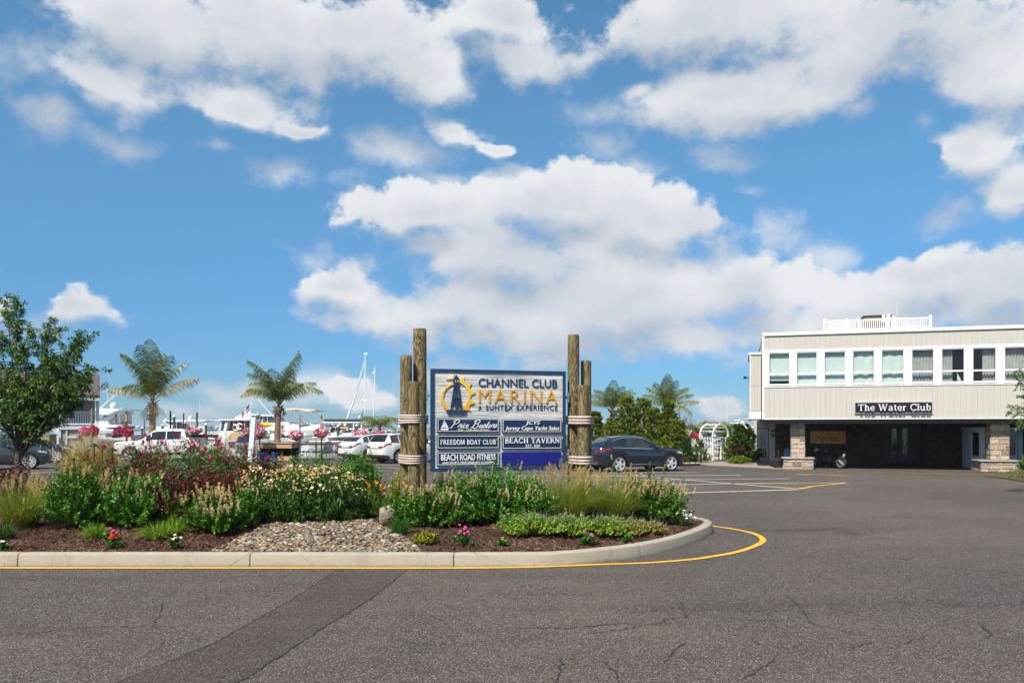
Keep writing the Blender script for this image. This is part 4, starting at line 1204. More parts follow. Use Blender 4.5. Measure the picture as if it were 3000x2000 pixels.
# ================================================================ MARINA SIGN
SL, DL = Vector((-1.551, 15.2, 0)), 15.2
SR = Vector((1.059, 15.94, 0))
sdir = (SR - SL); SWD = sdir.length; sdir.normalize(); SANG = math.atan2(sdir.y, sdir.x)
def SG(zx, zy):
    x, y = 1150 + zx / 3.1354, 930 + zy / 3.136
    u = (x - 1500) / FPX
    s_ = (u * DL - SL.x) / (sdir.x - u * sdir.y)
    return s_, CAM_H - (y - HZ) * (DL + s_ * sdir.y) / FPX
def SRECT(a, b_, c_, d_):
    p, q = SG(a, (b_ + d_) / 2), SG(c_, (b_ + d_) / 2)
    zt_, zb2 = (SG(a, b_)[1] + SG(c_, b_)[1]) / 2, (SG(a, d_)[1] + SG(c_, d_)[1]) / 2
    # the rows in the trace sag with the perspective; level them
    return p[0], q[0], zb2, zt_
def SRL(a, b_, c_, d_):
    """box whose corners follow the leaning rows: left edge at (a, b..d), right edge at (c, ...) given for the mid row"""
    p, q = SG(a, b_), SG(a, d_)
    return p[0], SG(c_, (b_ + d_) / 2)[0], q[1], p[1]
NAVY = pm('sign_navy', (.010, .034, .095), .45, .1, 3)
PNL = pm('panel_blue', (.004, .020, .075), .4, .1, 3)
RAWB = pm('blank_panel_blue', (.002, .004, .16), .5, .08, 3)
GOLD, t, b, out = new_mat('sign_gold')
tc = t.n('ShaderNodeTexCoord'); sp_ = t.n('ShaderNodeSeparateXYZ'); t.link(tc.outputs['Object'], sp_.inputs[0])
t.link(t.mix(t.step(sp_.outputs[2], 1.95, 2.95), (.60, .25, .008), (.70, .47, .05)), b.inputs['Base Color']); b.inputs['Roughness'].default_value = .42
GLD2 = pm('gold_letter', (.56, .27, .014), .42, .08, 3)
LWH = pm('letter_white', (.72, .72, .70), .45, .04, 4)
CARVE, t, b, out = new_mat('sandblasted_board')
tc = t.n('ShaderNodeTexCoord'); o = tc.outputs['Object']
dn = t.noise(t.vmath('MULTIPLY', o, (1.6, 1, 5)), 1.5, 3, .6)
zz = t.math('ADD', t.math('MULTIPLY', sp_.outputs[0] if False else t.noise(t.vmath('MULTIPLY', o, (1.0, 1, 48)), 1.0, 3, .55, .8), 1.0), 0.0)
c = t.mix(t.step(zz, .36, .66), (.30, .31, .315), (.68, .675, .655))
c = t.mix(t.step(dn, .42, .7, 0, .35), c, (.72, .71, .69))
t.link(c, b.inputs['Base Color']); b.inputs['Roughness'].default_value = .6
bump(t, b, zz, .9, .02)
msg = thing('marina_sign', 'large carved marina sign with blue frame and six blue tenant panels', 'sign', SL, SANG)
ZB0, ZB1 = 1.128, 3.090
fw = .062
MB().box(fw, SWD - fw, -.035, .035, ZB0 + fw, ZB1 - fw).build('carved_board', CARVE, msg)
m = MB()
m.box(0, SWD, -.055, .055, ZB1 - fw, ZB1); m.box(0, SWD, -.055, .055, ZB0, ZB0 + fw); m.box(0, fw, -.055, .055, ZB0 + fw, ZB1 - fw); m.box(SWD - fw, SWD, -.055, .055, ZB0 + fw, ZB1 - fw)
m.build('frame', NAVY, msg)
FY = -.035
lettering('lettering', 'CHANNEL CLUB', SRECT(785, 565, 1507, 642), FY, .018, NAVY, msg, off=.006)
lettering('lettering', 'MARINA', SRECT(785, 664, 1507, 785), FY, .020, GLD2, msg, space=1.25)
for wd_, xa_, xb_ in (('A', 783, 817), ('SUNTEX', 852, 1098), ('EXPERIENCE', 1133, 1510)):
    lettering('lettering', wd_, SRECT(xa_, 804, xb_, 850), FY, .013, NAVY, msg, off=.005, space=1.15)
# emblem: crescent sun with rays round a skeleton lighthouse
def emb(name, polys, y0, y1, mt, parent):
    m_ = MB()
    for pl in polys:
        m_.prism([SG(*p) for p in pl], y0, y1)
    return m_.build(name, mt, parent)
sunp = emb('sun_emblem', [[(562, 600), (520, 615), (478, 645), (450, 685), (437, 730), (442, 780), (465, 825), (500, 862), (530, 862), (527, 840), (495, 815), (470, 775), (460, 735), (468, 690), (490, 655), (525, 628), (558, 615)],
    [(610, 572), (650, 545), (652, 585), (672, 612), (722, 607), (700, 640), (708, 668), (757, 692), (718, 712), (706, 745), (752, 787), (705, 800), (698, 820), (715, 862), (690, 850), (640, 858), (640, 825), (665, 800), (688, 755), (695, 715), (686, 672), (660, 632), (625, 607), (608, 602)],
    [(490, 570), (545, 553), (560, 518), (562, 566)]], FY - .024, FY, GOLD, msg)
lh = emb('lighthouse_emblem', [[(552, 566), (580, 528), (608, 566)], [(549, 592), (610, 592), (610, 601), (549, 601)], [(556, 602), (604, 602), (600, 640), (562, 640)], ], FY - .036, FY - .001, NAVY, msg)
emb('lighthouse_base', [[(489, 848), (660, 848), (674, 862), (662, 886), (500, 886), (489, 864)]], FY - .036, FY - .0015, NAVY, msg)
lattice = [[(556, 638), (567, 638), (538, 847), (525, 847)], [(593, 638), (607, 638), (634, 847), (620, 847)], [(576, 638), (585, 638), (585, 847), (576, 847)]]
emb('tower_leg', lattice, FY - .034, FY - .0005, NAVY, lh)
emb('tower_brace', [[(546, 728), (616, 728), (616, 738), (546, 738)], [(538, 775), (622, 775), (622, 786), (538, 786)], [(549, 738), (556, 738), (580, 775), (572, 775)], [(580, 738), (572, 738), (545, 775), (552, 775)], [(582, 738), (590, 738), (618, 775), (610, 775)], [(614, 738), (607, 738), (582, 775), (589, 775)], [(540, 786), (547, 786), (578, 830), (572, 830)], [(620, 786), (613, 786), (584, 830), (590, 830)]], FY - .031, FY - .002, NAVY, lh)
emb('lantern_post', [[(556, 566), (562, 566), (562, 592), (556, 592)], [(577, 566), (583, 566), (583, 592), (577, 592)], [(599, 566), (605, 566), (605, 592), (599, 592)]], FY - .033, FY - .002, NAVY, lh)
emb('lantern_light', [[(562, 567), (599, 567), (599, 591), (562, 591)]], FY - .02, FY - .001, pm('lantern_yellow', (.75, .62, .25), .5), lh)
emb('lettering_swoosh', [[(1030, 857), (1050, 847), (1090, 808), (1114, 799), (1098, 808), (1058, 851), (1036, 860)]], FY - .014, FY, NAVY, msg)
# tenant panels
def tenant(rc, mt=PNL, border=True):
    x0, x1, z0_, z1_ = SRL(*rc)
    p_ = MB().cbox(x0, x1, FY - .045, FY, z0_, z1_, .004).build('tenant_panel', mt, msg)
    if border:
        m_ = MB(); e = .012; w_ = .009
        for q in ((x0 + e, x1 - e, z1_ - e - w_, z1_ - e), (x0 + e, x1 - e, z0_ + e, z0_ + e + w_), (x0 + e, x0 + e + w_, z0_ + e + w_, z1_ - e - w_), (x1 - e - w_, x1 - e, z0_ + e + w_, z1_ - e - w_)):
            m_.box(q[0], q[1], FY - .052, FY - .044, q[2], q[3])
        m_.build('border', LWH, p_)
    return p_, (x0, x1, z0_, z1_)
def frac(r, a, b_, c_, d_):
    """sub-rectangle: a..b across, c..d up"""
    return (r[0] + (r[1] - r[0]) * a, r[0] + (r[1] - r[0]) * b_, r[2] + (r[3] - r[2]) * c_, r[2] + (r[3] - r[2]) * d_)
LY, LD = FY - .045, .014
p_, r = tenant((403, 925, 968, 1050))
lettering('lettering', 'Price Busters', frac(r, .20, .965, .26, .90), LY, LD, LWH, p_, 'script', .42)
lettering('small_lettering', 'First - Class Boat Services', frac(r, .33, .84, .10, .26), LY, .008, LWH, p_, shear=.35)
x0, x1, z0_, z1_ = frac(r, .045, .185, .12, .92)
q_ = lambda a, c_: (x0 + (x1 - x0) * a, z0_ + (z1_ - z0_) * c_)
m = MB()
for pl in ([(.46, .22), (.52, 1), (.60, .6), (.62, .22)], [(.40, .22), (.46, .9), (.30, .5), (.12, .24)], [(.66, .22), (.62, .75), (.85, .4), (.95, .22)], [(0, .16), (1, .16), (.88, .0), (.1, .03)]):
    m.prism([q_(*p) for p in pl], LY - .014, LY)
m.build('sailboat_mark', LWH, p_)
p_, r = tenant((998, 932, 1540, 1054))
lettering('lettering', 'JCYS', frac(r, .39, .63, .52, .88), LY, LD, LWH, p_, shear=.2, off=.008)
lettering('lettering', 'Jersey Cape Yacht Sales', frac(r, .05, .96, .08, .47), LY, LD, LWH, p_, shear=.2, off=.008)
p_, r = tenant((403, 1080, 968, 1203))
lettering('lettering', 'FREEDOM BOAT CLUB', frac(r, .05, .945, .30, .68), LY, LD, LWH, p_, 'serif', space=1.1)
MB().lathe([(.009, 0), (.009, .006)], 10, (0, 0, 0), M=Matrix.Translation((r[0] + .955 * (r[1] - r[0]), LY, r[2] + .66 * (r[3] - r[2]))) @ Matrix.Rotation(rad(90), 4, 'X')).build('registered_mark', LWH, p_)
p_, r = tenant((998, 1087, 1540, 1206))
lettering('lettering', 'BEACH TAVERN', frac(r, .045, .965, .44, .86), LY, LD, LWH, p_, 'serif', space=1.08)
lettering('small_lettering', 'EST. 2014', frac(r, .39, .63, .12, .34), LY, .01, LWH, p_, 'serif', space=1.05)
p_, r = tenant((403, 1235, 968, 1357))
lettering('lettering', 'BEACH ROAD FITNESS', frac(r, .06, .945, .38, .84), LY, LD, LWH, p_, off=.012)
lettering('small_lettering', 'AND SPORTS PERFORMANCE ACADEMY', frac(r, .08, .92, .10, .29), LY, .01, LWH, p_, off=.006)
tenant((996, 1236, 1538, 1361), RAWB, False)
# steel brackets to the piles
STEEL = pm('galvanised_steel', (.35, .36, .37), .5, .15, 6, metal=.8)
for (sx_, z_) in ((-.085, 2.55), (-.085, 1.38), (SWD - .01, 2.55), (SWD - .01, 1.42)):
    m = MB(); m.box(sx_, sx_ + .10, .0, .03, z_, z_ + .05); m.box(sx_ + (.0 if sx_ < 0 else .07), sx_ + (.03 if sx_ < 0 else .10), -.01, .035, z_ - .07, z_ + .12)
    m.build('bracket', STEEL, msg)

# ---------------------------------------------------------------- piles and rope
PILE, t, b, out = new_mat('treated_pile_wood')
tc = t.n('ShaderNodeTexCoord'); o = tc.outputs['Object']; oi = t.n('ShaderNodeObjectInfo')
sh = t.n('ShaderNodeCombineXYZ')
for i in range(3):
    t.link(t.math('MULTIPLY', oi.outputs['Random'], 31.0 + 11 * i), sh.inputs[i])
o = t.vmath('ADD', o, sh.outputs[0])
wv = t.noise(t.vmath('MULTIPLY', o, (5, 5, .9)), 1.0, 3.0, .5, .6)
rg = t.math('FRACT', t.math('MULTIPLY', wv, 16.0))
rg = t.math('ABSOLUTE', t.math('SUBTRACT', rg, .5))
fine = t.noise(t.vmath('MULTIPLY', o, (60, 60, 2.2)), 1.0, 4, .7)
stn = t.noise(t.vmath('MULTIPLY', o, (1.6, 1.6, .8)), 1.6, 5, .65, .4)
c = t.mix(t.step(rg, .10, .45), (.085, .064, .032), (.29, .225, .115))
c = t.mix(t.step(fine, .35, .65), t.mix(1.0, c, (.66, .64, .60), 'MULTIPLY'), c)
c = t.mix(t.step(stn, .45, .68, 0, .55), c, (.12, .14, .07))
kn = t.vor(t.vmath('MULTIPLY', o, (3.2, 3.2, 1.6)), 1.0)
c = t.mix(t.step(kn, .05, .13, .75, 0), c, (.07, .035, .02))
t.link(c, b.inputs['Base Color']); b.inputs['Roughness'].default_value = .8; b.inputs['Specular IOR Level'].default_value = .2
bump(t, b, t.math('ADD', rg, fine), .6, .008)
PEND = pm('pile_end_grain', (.20, .165, .11), .9, .25, 12, .5, 40)
def pile(pxl, pxr, top, D, label, group, seed):
    r_ = random.Random(seed)
    R_ = (pxr - pxl) * D / FPX / 2; cx = PX((pxl + pxr) / 2, D); zt_ = CAM_H - (top - HZ) * D / FPX
    zb_ = bed_z(cx, D) - .05; n = 22; rings = []
    ph = [r_.uniform(0, 6) for _ in range(4)]
    for k in range(25):
        f = k / 24; z = zb_ + (zt_ - .015 - zb_) * f
        rr = R_ * (1.04 - .06 * f + .012 * math.sin(f * 9 + ph[0]) + .008 * math.sin(f * 23 + ph[1]))
        rings.append([(math.cos(a) * rr * (1 + .012 * math.sin(3 * a + ph[2] + 4 * f)), math.sin(a) * rr * (1 + .012 * math.sin(2 * a + ph[3])), z) for a in [2 * math.pi * i / n for i in range(n)]])
    rings.append([(x * .93, y * .93, zt_) for x, y, z in rings[-1]])
    m_ = MB().loft(rings, True, True)
    m_.m[-1] = 1
    o = m_.build('wooden_pile', [PILE, PEND], None, smooth=40, loc=(cx, D, 0))
    tag(o, label, 'wooden post', group)
    return (cx, D, R_)
gpl = 'piles carrying the marina sign'
Lp = [pile(1210, 1249.5, 963, 15.62, 'tallest wooden pile of the three left of the marina sign', gpl, 1), pile(1172.5, 1207.5, 1041, 15.36, 'middle height wooden pile at the outer left of the marina sign', gpl, 2), pile(1195, 1229.5, 1118, 14.98, 'shortest wooden pile standing in front of the two left of the sign', gpl, 3)]
Rp = [pile(1663, 1697.5, 981, 16.12, 'tallest wooden pile right of the marina sign, nearest its frame', gpl, 4), pile(1701, 1732.5, 1057, 16.36, 'middle height wooden pile farthest right of the marina sign', gpl, 5), pile(1692, 1726, 1128, 15.78, 'shortest wooden pile in front of the right pair beside the sign', gpl, 6)]
ROPE = pm('weathered_rope', (.50, .41, .365), .85, .2, 30, .6, 150, bd=.003, dirt=(.30, .25, .22, .5))
def hull_loop(cs, ext):
    pts = []
    for cx, cy, r in cs:
        for k in range(60):
            a = 2 * math.pi * k / 60
            pts.append((cx + math.cos(a) * (r + ext), cy + math.sin(a) * (r + ext)))
    pts = sorted(set(pts)); up, lo = [], []
    cr = lambda o_, a, b_: (a[0] - o_[0]) * (b_[1] - o_[1]) - (a[1] - o_[1]) * (b_[0] - o_[0])
    for p in pts:
        while len(lo) > 1 and cr(lo[-2], lo[-1], p) <= 0: lo.pop()
        lo.append(p)
    for p in reversed(pts):
        while len(up) > 1 and cr(up[-2], up[-1], p) <= 0: up.pop()
        up.append(p)
    h = lo[:-1] + up[:-1]
    out_ = []
    for i in range(len(h)):
        a, b_ = Vector(h[i]), Vector(h[(i + 1) % len(h)]); k_ = max(1, int((b_ - a).length / .007))
        out_ += [a.lerp(b_, j / k_) for j in range(k_)]
    return out_
def rope(cs, y0, y1, n, label, D):
    r_ = random.Random(n + y0)
    rr = abs(y1 - y0) * D / FPX / n / 2 * 1.08
    root = thing('rope_wrap', label, 'rope', (cs[2][0], cs[2][1], 0), 0, 'ropes lashed round the sign piles')
    lp = hull_loop(cs, rr * .80)
    for k in range(n):
        zc = CAM_H - ((y0 + (y1 - y0) * (k + .5) / n) - HZ) * D / FPX
        L = 0; rings = []; ph = r_.uniform(0, 2)
        sg = len(lp)
        for i in range(sg + 1):
            p, q, o_ = lp[i % sg], lp[(i + 1) % sg], lp[(i - 1) % sg]
            L += (p - o_).length
            t_ = (q - o_).normalized(); nn = Vector((t_.y, -t_.x))
            za = zc + .006 * math.sin(L * 3 + k + ph); sec = []
            for j in range(9):
                a = 2 * math.pi * j / 9
                rad_ = rr * (.80 + .24 * math.cos(3 * a + L * 130))
                sec.append((p.x + nn.x * rad_ * math.cos(a) - root.location.x, p.y + nn.y * rad_ * math.cos(a) - root.location.y, za + rad_ * math.sin(a)))
            rings.append(sec)
        MB().loft(rings, True, False).build('coil', ROPE, root, smooth=True)
rope(Lp, 1213, 1240.5, 4, 'upper rope lashing of four pinkish coils round the left piles', 14.8)
rope(Lp, 1333.5, 1360, 4, 'lower rope lashing of four pinkish coils round the left piles', 14.8)
rope(Rp, 1217.5, 1243, 3, 'upper rope lashing of three coils round the right piles', 15.6)
rope(Rp, 1337, 1361.5, 3, 'lower rope lashing of three coils round the right piles', 15.6)
# ================================================================ PLANTS
def unit(v):
    return v / np.maximum(np.linalg.norm(v, axis=-1, keepdims=True), 1e-9)
def leaf_quads(Pb, D, L, Wd, seed=0, fold=.18, droop=.10, mid=.45, upv=None):
    """diamond leaves: base, two shoulders, tip (4 vertices, 2 triangles)"""
    r = np.random.default_rng(seed); n = len(Pb)
    D = unit(D)
    U = upv if upv is not None else unit(np.array((0, 0, 1.0)) + r.normal(0, .45, (n, 3)))
    Sd = unit(np.cross(D, U)); N = np.cross(Sd, D)
    L = np.broadcast_to(np.asarray(L, float), (n,))[:, None]; Wd = np.broadcast_to(np.asarray(Wd, float), (n,))[:, None]
    a = Pb + D * L * mid + Sd * Wd * .5 + N * fold * Wd
    c = Pb + D * L * mid - Sd * Wd * .5 + N * fold * Wd
    tip = Pb + D * L - N * L * droop
    V = np.stack([Pb, c, tip, a], 1).reshape(-1, 3)
    i = np.arange(n)[:, None] * 4
    F = np.concatenate([i + (0, 1, 2), i + (0, 2, 3)], 1).reshape(-1, 3)
    return V, F
def join(parts):
    V, F, M_ = [], [], []; o = 0
    for v, f, mi in parts:
        V.append(v); F.append(f + o); M_.append(np.full(len(f), mi)); o += len(v)
    return np.concatenate(V), np.concatenate(F), np.concatenate(M_)
def crown(R, nsh, seed, low=-.45, lump=.2, spread=.18, zb=0.0, up=.5):
    """shoot curves filling a lumpy mound: start, control, tip"""
    r = np.random.default_rng(seed)
    th = r.uniform(0, 2 * np.pi, nsh); cp = r.uniform(low, 1, nsh); sp = np.sqrt(np.maximum(0, 1 - cp ** 2))
    q = r.uniform(.25, 1, nsh) ** .38
    ph = r.uniform(0, 6, 4)
    q = q * (1 + lump * np.sin(3 * th + ph[0] + 2 * cp) * .6 + lump * np.sin(5 * th + ph[1]) * sp * .5 + lump * r.normal(0, .45, nsh))
    q = q * np.where(r.uniform(0, 1, nsh) < .12, 1.16, 1.0)
    h = R[2]
    tip = np.stack([R[0] * sp * np.cos(th) * q, R[1] * sp * np.sin(th) * q, zb + (h - zb) * (.42 + .58 * cp * q)], 1)
    tip[:, 2] = np.maximum(tip[:, 2], .05)
    st = np.stack([tip[:, 0] * spread, tip[:, 1] * spread, np.clip(tip[:, 2] * .12, 0, .3)], 1)
    ct = st * .45 + tip * .55 + np.stack([tip[:, 0] * .18, tip[:, 1] * .18, -up * .15 * tip[:, 2]], 1)
    return st, ct, tip
def bez(st, ct, tip, t):
    t = t[..., None]
    return (1 - t) ** 2 * st + 2 * t * (1 - t) * ct + t * t * tip, unit(2 * (1 - t) * (ct - st) + 2 * t * (tip - ct))
def shoots_leaves(cr, nl, L, Wd, seed, t0=.35, ang=.95, upb=.35, droop=.12, whorl=2.4, taper=True):
    r = np.random.default_rng(seed + 7); st, ct, tip = cr; n = len(st)
    k = np.arange(nl); t = t0 + (1 - t0) * ((k + .5) / nl) ** .8
    T = np.broadcast_to(t, (n, nl)) + r.normal(0, .015, (n, nl))
    Pp, Tn = bez(st[:, None], ct[:, None], tip[:, None], T)
    a = whorl * k[None] + r.uniform(0, 6.28, (n, 1)) + r.normal(0, .3, (n, nl))
    ref = unit(np.cross(Tn, np.array((.21, .13, 1.0)))); ref2 = np.cross(Tn, ref)
    rd = ref * np.cos(a)[..., None] + ref2 * np.sin(a)[..., None]
    D = unit(Tn * (1 - ang * .45) + rd * ang + np.array((0, 0, upb)) + r.normal(0, .18, (n, nl, 3)))
    sc = r.uniform(.7, 1.15, (n, nl)) * (np.where(T > .93, .75, 1) if taper else 1)
    return leaf_quads(Pp.reshape(-1, 3), D.reshape(-1, 3), (L * sc).ravel(), (Wd * sc).ravel(), seed, droop=droop)
def stem_mesh(cr, idx, r0, r1, n=4):
    m_ = MB()
    for i in idx:
        pts = [bez(cr[0][i], cr[1][i], cr[2][i], np.array(t))[0] for t in (0, .3, .6, .9)]
        pts[0] = pts[0] * np.array((1, 1, 0)) - np.array((0, 0, .03))
        m_.tube(pts, [r0, r0 * .8, (r0 + r1) / 2, r1], n)
    return m_
def spikes(pos, dirs, L, R_, nf, fl, seed, fw=None, taper=.55):
    """bottle-brush flower heads made of small florets"""
    r = np.random.default_rng(seed); n = len(pos)
    L = np.broadcast_to(np.asarray(L, float), (n,)); R_ = np.broadcast_to(np.asarray(R_, float), (n,))
    t = r.uniform(0, 1, (n, nf)); a = r.uniform(0, 6.28, (n, nf))
    dirs = unit(dirs)[:, None]
    ref = unit(np.cross(dirs, np.array((.3, .2, 1.0)) + 0 * dirs)); ref2 = np.cross(dirs, ref)
    rd = ref * np.cos(a)[..., None] + ref2 * np.sin(a)[..., None]
    rad_ = R_[:, None] * (1 - taper * t)
    Pp = pos[:, None] + dirs * (L[:, None] * t)[..., None] + rd * (rad_ * .35)[..., None]
    D = rd * 1.0 + dirs * .55
    return leaf_quads(Pp.reshape(-1, 3), D.reshape(-1, 3), np.maximum(fl, rad_ * .9).ravel(), (fw or fl) * 1.0, seed, fold=.1, droop=0)
def place(px, base_y=None, D=None, z=None):
    """ground point in the bed under column px"""
    if D is None:
        D = 13.0
        for _ in range(6):
            zz = bed_z(PX(px, D), D); D = FPX * (CAM_H - zz) / (base_y - HZ)
    x = PX(px, D)
    return Vector((x, D, bed_z(x, D) if z is None else z))
def hgt(top, D, z):
    return CAM_H - (top - HZ) * D / FPX - z

LEAF_SUM = leafmat('summersweet_leaf', [(0.028, 0.084, 0.008), (0.058, 0.155, 0.012), (0.1, 0.232, 0.02), (0.167, 0.333, 0.035)], .25)
LEAF_LAU = leafmat('bright_shrub_leaf', [(0.028, 0.096, 0.008), (0.057, 0.176, 0.013), (0.101, 0.266, 0.021), (0.167, 0.385, 0.039)], .25, .35, .5)
LEAF_HOL = leafmat('holly_leaf', [(0.013, 0.039, 0.008), (0.023, 0.068, 0.013), (0.044, 0.101, 0.019)], .12, .3, .5)
LEAF_RED = leafmat('ninebark_leaf', [(0.034, 0.009, 0.009), (0.078, 0.016, 0.014), (0.132, 0.028, 0.018), (0.217, 0.062, 0.031)], .22, .4, .4)
LEAF_BUT = leafmat('butterfly_bush_leaf', [(0.046, 0.106, 0.026), (0.085, 0.185, 0.042), (0.148, 0.284, 0.072), (0.239, 0.409, 0.132)], .22, .5, .3)
LEAF_DAI = leafmat('daisy_leaf', [(0.029, 0.085, 0.014), (0.057, 0.146, 0.02), (0.108, 0.236, 0.032)], .2, .4, .4)
LEAF_LIL = leafmat('daylily_leaf', [(.035, .090, .012), (.065, .14, .015), (.12, .17, .02), (.26, .17, .03)], .25)
LEAF_LIR = leafmat('golden_strap_leaf', [(.075, .16, .012), (.13, .25, .018), (.23, .35, .025), (.36, .42, .06)], .3)
LEAF_DGR = leafmat('dark_strap_leaf', [(.025, .085, .010), (.045, .13, .014), (.085, .19, .025)], .25)
LEAF_CAT = leafmat('catmint_leaf', [(0.103, 0.214, 0.032), (0.189, 0.327, 0.046), (0.293, 0.43, 0.064), (0.412, 0.43, 0.05)], .22, .6, .2)
LEAF_CATY = leafmat('yellowing_catmint_leaf', [(0.135, 0.203, 0.041), (0.243, 0.284, 0.054), (0.365, 0.338, 0.068), (0.297, 0.162, 0.068)], .22, .6, .2)
LEAF_GLD = leafmat('golden_leaf', [(.10, .17, .010), (.22, .28, .014), (.38, .38, .03), (.50, .45, .06)], .25)
LEAF_VIN = leafmat('vinca_leaf', [(.03, .11, .012), (.06, .17, .02), (.10, .22, .03)], .2, .35, .5)
GRASS_F = leafmat('fountain_grass_blade', [(0.082, 0.134, 0.02), (0.154, 0.235, 0.028), (0.285, 0.337, 0.042), (0.521, 0.447, 0.113)], .25, .5, .3, .8)
GRASS_T = leafmat('dry_grass_blade', [(0.192, 0.171, 0.045), (0.352, 0.279, 0.083), (0.576, 0.434, 0.15), (0.736, 0.574, 0.27)], .25, .6, .2)
PLUME = leafmat('grass_plume', [(.34, .26, .12), (.50, .39, .19), (.64, .53, .29), (.55, .38, .20)], .35, .7, .1)
CREAM = leafmat('faded_cream_floret', [(.48, .31, .15), (.62, .46, .25), (.75, .61, .38), (.80, .70, .50)], .2, .8, .1)
PINKF = leafmat('pink_floret', [(.42, .012, .08), (.62, .020, .13), (.75, .05, .22), (.55, .015, .05)], .2, .7, .1)
BROWNF = leafmat('spent_floret', [(.06, .022, .012), (.11, .045, .022), (.17, .08, .035)], .1, .9, .1)
WPET = leafmat('white_petal', [(.74, .73, .68), (.84, .83, .80)], .15, .7, .1)
TPET = leafmat('spent_daisy_petal', [(.42, .24, .11), (.55, .36, .18), (.66, .50, .30)], .1, .9, .1)
DISC = leafmat('daisy_disc', [(.55, .34, .10), (.50, .33, .16), (.38, .23, .11)], 0, .9, .1)
LAV = leafmat('lavender_floret', [(.22, .18, .26), (.30, .25, .33), (.24, .17, .18)], .1, .8, .1)
ORNG = leafmat('orange_petal', [(.80, .24, .01), (.85, .36, .015), (.80, .45, .03)], .2, .6, .1)
RPET = leafmat('red_petal', [(.62, .010, .015), (.75, .02, .03)], .2, .6, .1)
MPET = leafmat('magenta_petal', [(.70, .03, .25), (.80, .06, .38)], .2, .6, .1)
PPET = leafmat('pale_pink_petal', [(.78, .45, .52), (.80, .62, .66)], .2, .6, .1)
BARKM = pm('shrub_stem', (.085, .055, .038), .9, .3, 12, .5, 60)

def bush(name, label, cat, px, D, top, hw, leafm, nsh, nl, L, Wd, seed, group=None, dep=.8, low=-.45, **kw):
    p = place(px, D=D); rx = hw * D / FPX * 1.24; h = hgt(top, D, p.z) * .99
    nsh = int(nsh * 1.55); L, Wd = L * 1.15, Wd * 1.2
    root = thing(name, label, cat, p, 0, group)
    cr = crown((rx, rx * dep, h), nsh, seed, low, kw.get('lump', .3))
    V, F = shoots_leaves(cr, nl, L, Wd, seed, kw.get('t0', .35), kw.get('ang', .95), kw.get('upb', .35), kw.get('droop', .12), kw.get('whorl', 2.4))
    link('foliage', npmesh('foliage', V, F, leafm), root)
    stem_mesh(cr, range(min(nsh, kw.get('nst', 26))), kw.get('sr', .007), .003).build('stem', BARKM, root)
    return root, cr, p
def top_tips(cr, n, seed, zmin=.4, front=True):
    r = np.random.default_rng(seed); st, ct, tip = cr
    zt = tip[:, 2]; sc = (zt - zt.min()) / (zt.max() - zt.min() + 1e-6) + r.uniform(0, .4, len(zt)) - (tip[:, 1] / (np.abs(tip[:, 1]).max() + 1e-6)) * (.25 if front else 0)
    ix = np.argsort(-sc)[:n]
    _, tn = bez(st[ix], ct[ix], tip[ix], np.ones(len(ix)) * .99)
    return tip[ix], tn

def summersweet(label, px, D, top, hw, seed, nspk=45, mat_=None, shoots=150, group='summersweet shrubs in the island', spk_low=0):
    root, cr, p = bush('summersweet_shrub', label, 'shrub', px, D, top, hw, mat_ or LEAF_SUM, int(shoots * 1.3), 26, .066, .029, seed, group, t0=.2, upb=.45)
    if nspk:
        tp, tn = top_tips(cr, nspk, seed)
        r = np.random.default_rng(seed)
        if spk_low:
            tp[:, 2] *= r.uniform(1 - spk_low, 1, len(tp)); tp[:, 1] -= .12 * spk_low; tp[:, :2] *= 1.08
        dr = unit(tn + np.array((0, 0, .9)) + r.normal(0, .3, tn.shape))
        V, F = spikes(tp - dr * .02, dr, r.uniform(.09, .17, len(tp)), r.uniform(.017, .025, len(tp)), 60, .017, seed)
        link('flower_spike', npmesh('flower_spike', V, F, CREAM), root)
    return root
summersweet('upright summersweet shrub with tan seed tips beside the left fountain grass', 222, 13.3, 1352, 70, 301, 18)
summersweet('bright green summersweet shrub with cream spikes low on its front, before the dark red bushes', 402, 13.5, 1382, 82, 302, 22, LEAF_LAU, 170, spk_low=.5)
summersweet('rounded summersweet shrub covered with cream spikes left of the daisies', 640, 12.95, 1432, 76, 303, 85, shoots=150)
summersweet('summersweet shrub with cream spikes between the boulder and the left sign piles', 1256, 13.5, 1418, 78, 304, 55)
summersweet('large glossy green summersweet shrub spreading under the left half of the marina sign', 1450, 13.9, 1362, 118, 305, 42, LEAF_LAU, 240, spk_low=.45)
summersweet('summersweet shrub with many tan spikes at the rounded right end of the island', 1915, 14.9, 1398, 74, 306, 70, shoots=140)
summersweet('leafy summersweet shrub half behind the right fountain grass', 1835, 15.6, 1378, 45, 307, 10, LEAF_LAU, 100)
summersweet('tall leafy summersweet shrub behind the daisies, beside the gap showing the white car wheel', 1062, 15.9, 1318, 46, 308, 0, LEAF_LAU, 110)
for i, (px, top, hw, what) in enumerate(((812, 1330, 60, 'behind the left daisies next to dark red shoots'), (885, 1328, 50, 'below the wooden planter box of the palm'), (960, 1322, 52, 'below the white bicycle'), (1015, 1334, 40, 'below the white garden chairs'))):
    summersweet('low bright green shrub row bush ' + what, px, 16.4 - .1 * i, top, hw, 310 + i, 0, LEAF_LAU, 100, 'bright green bushes behind the daisies')
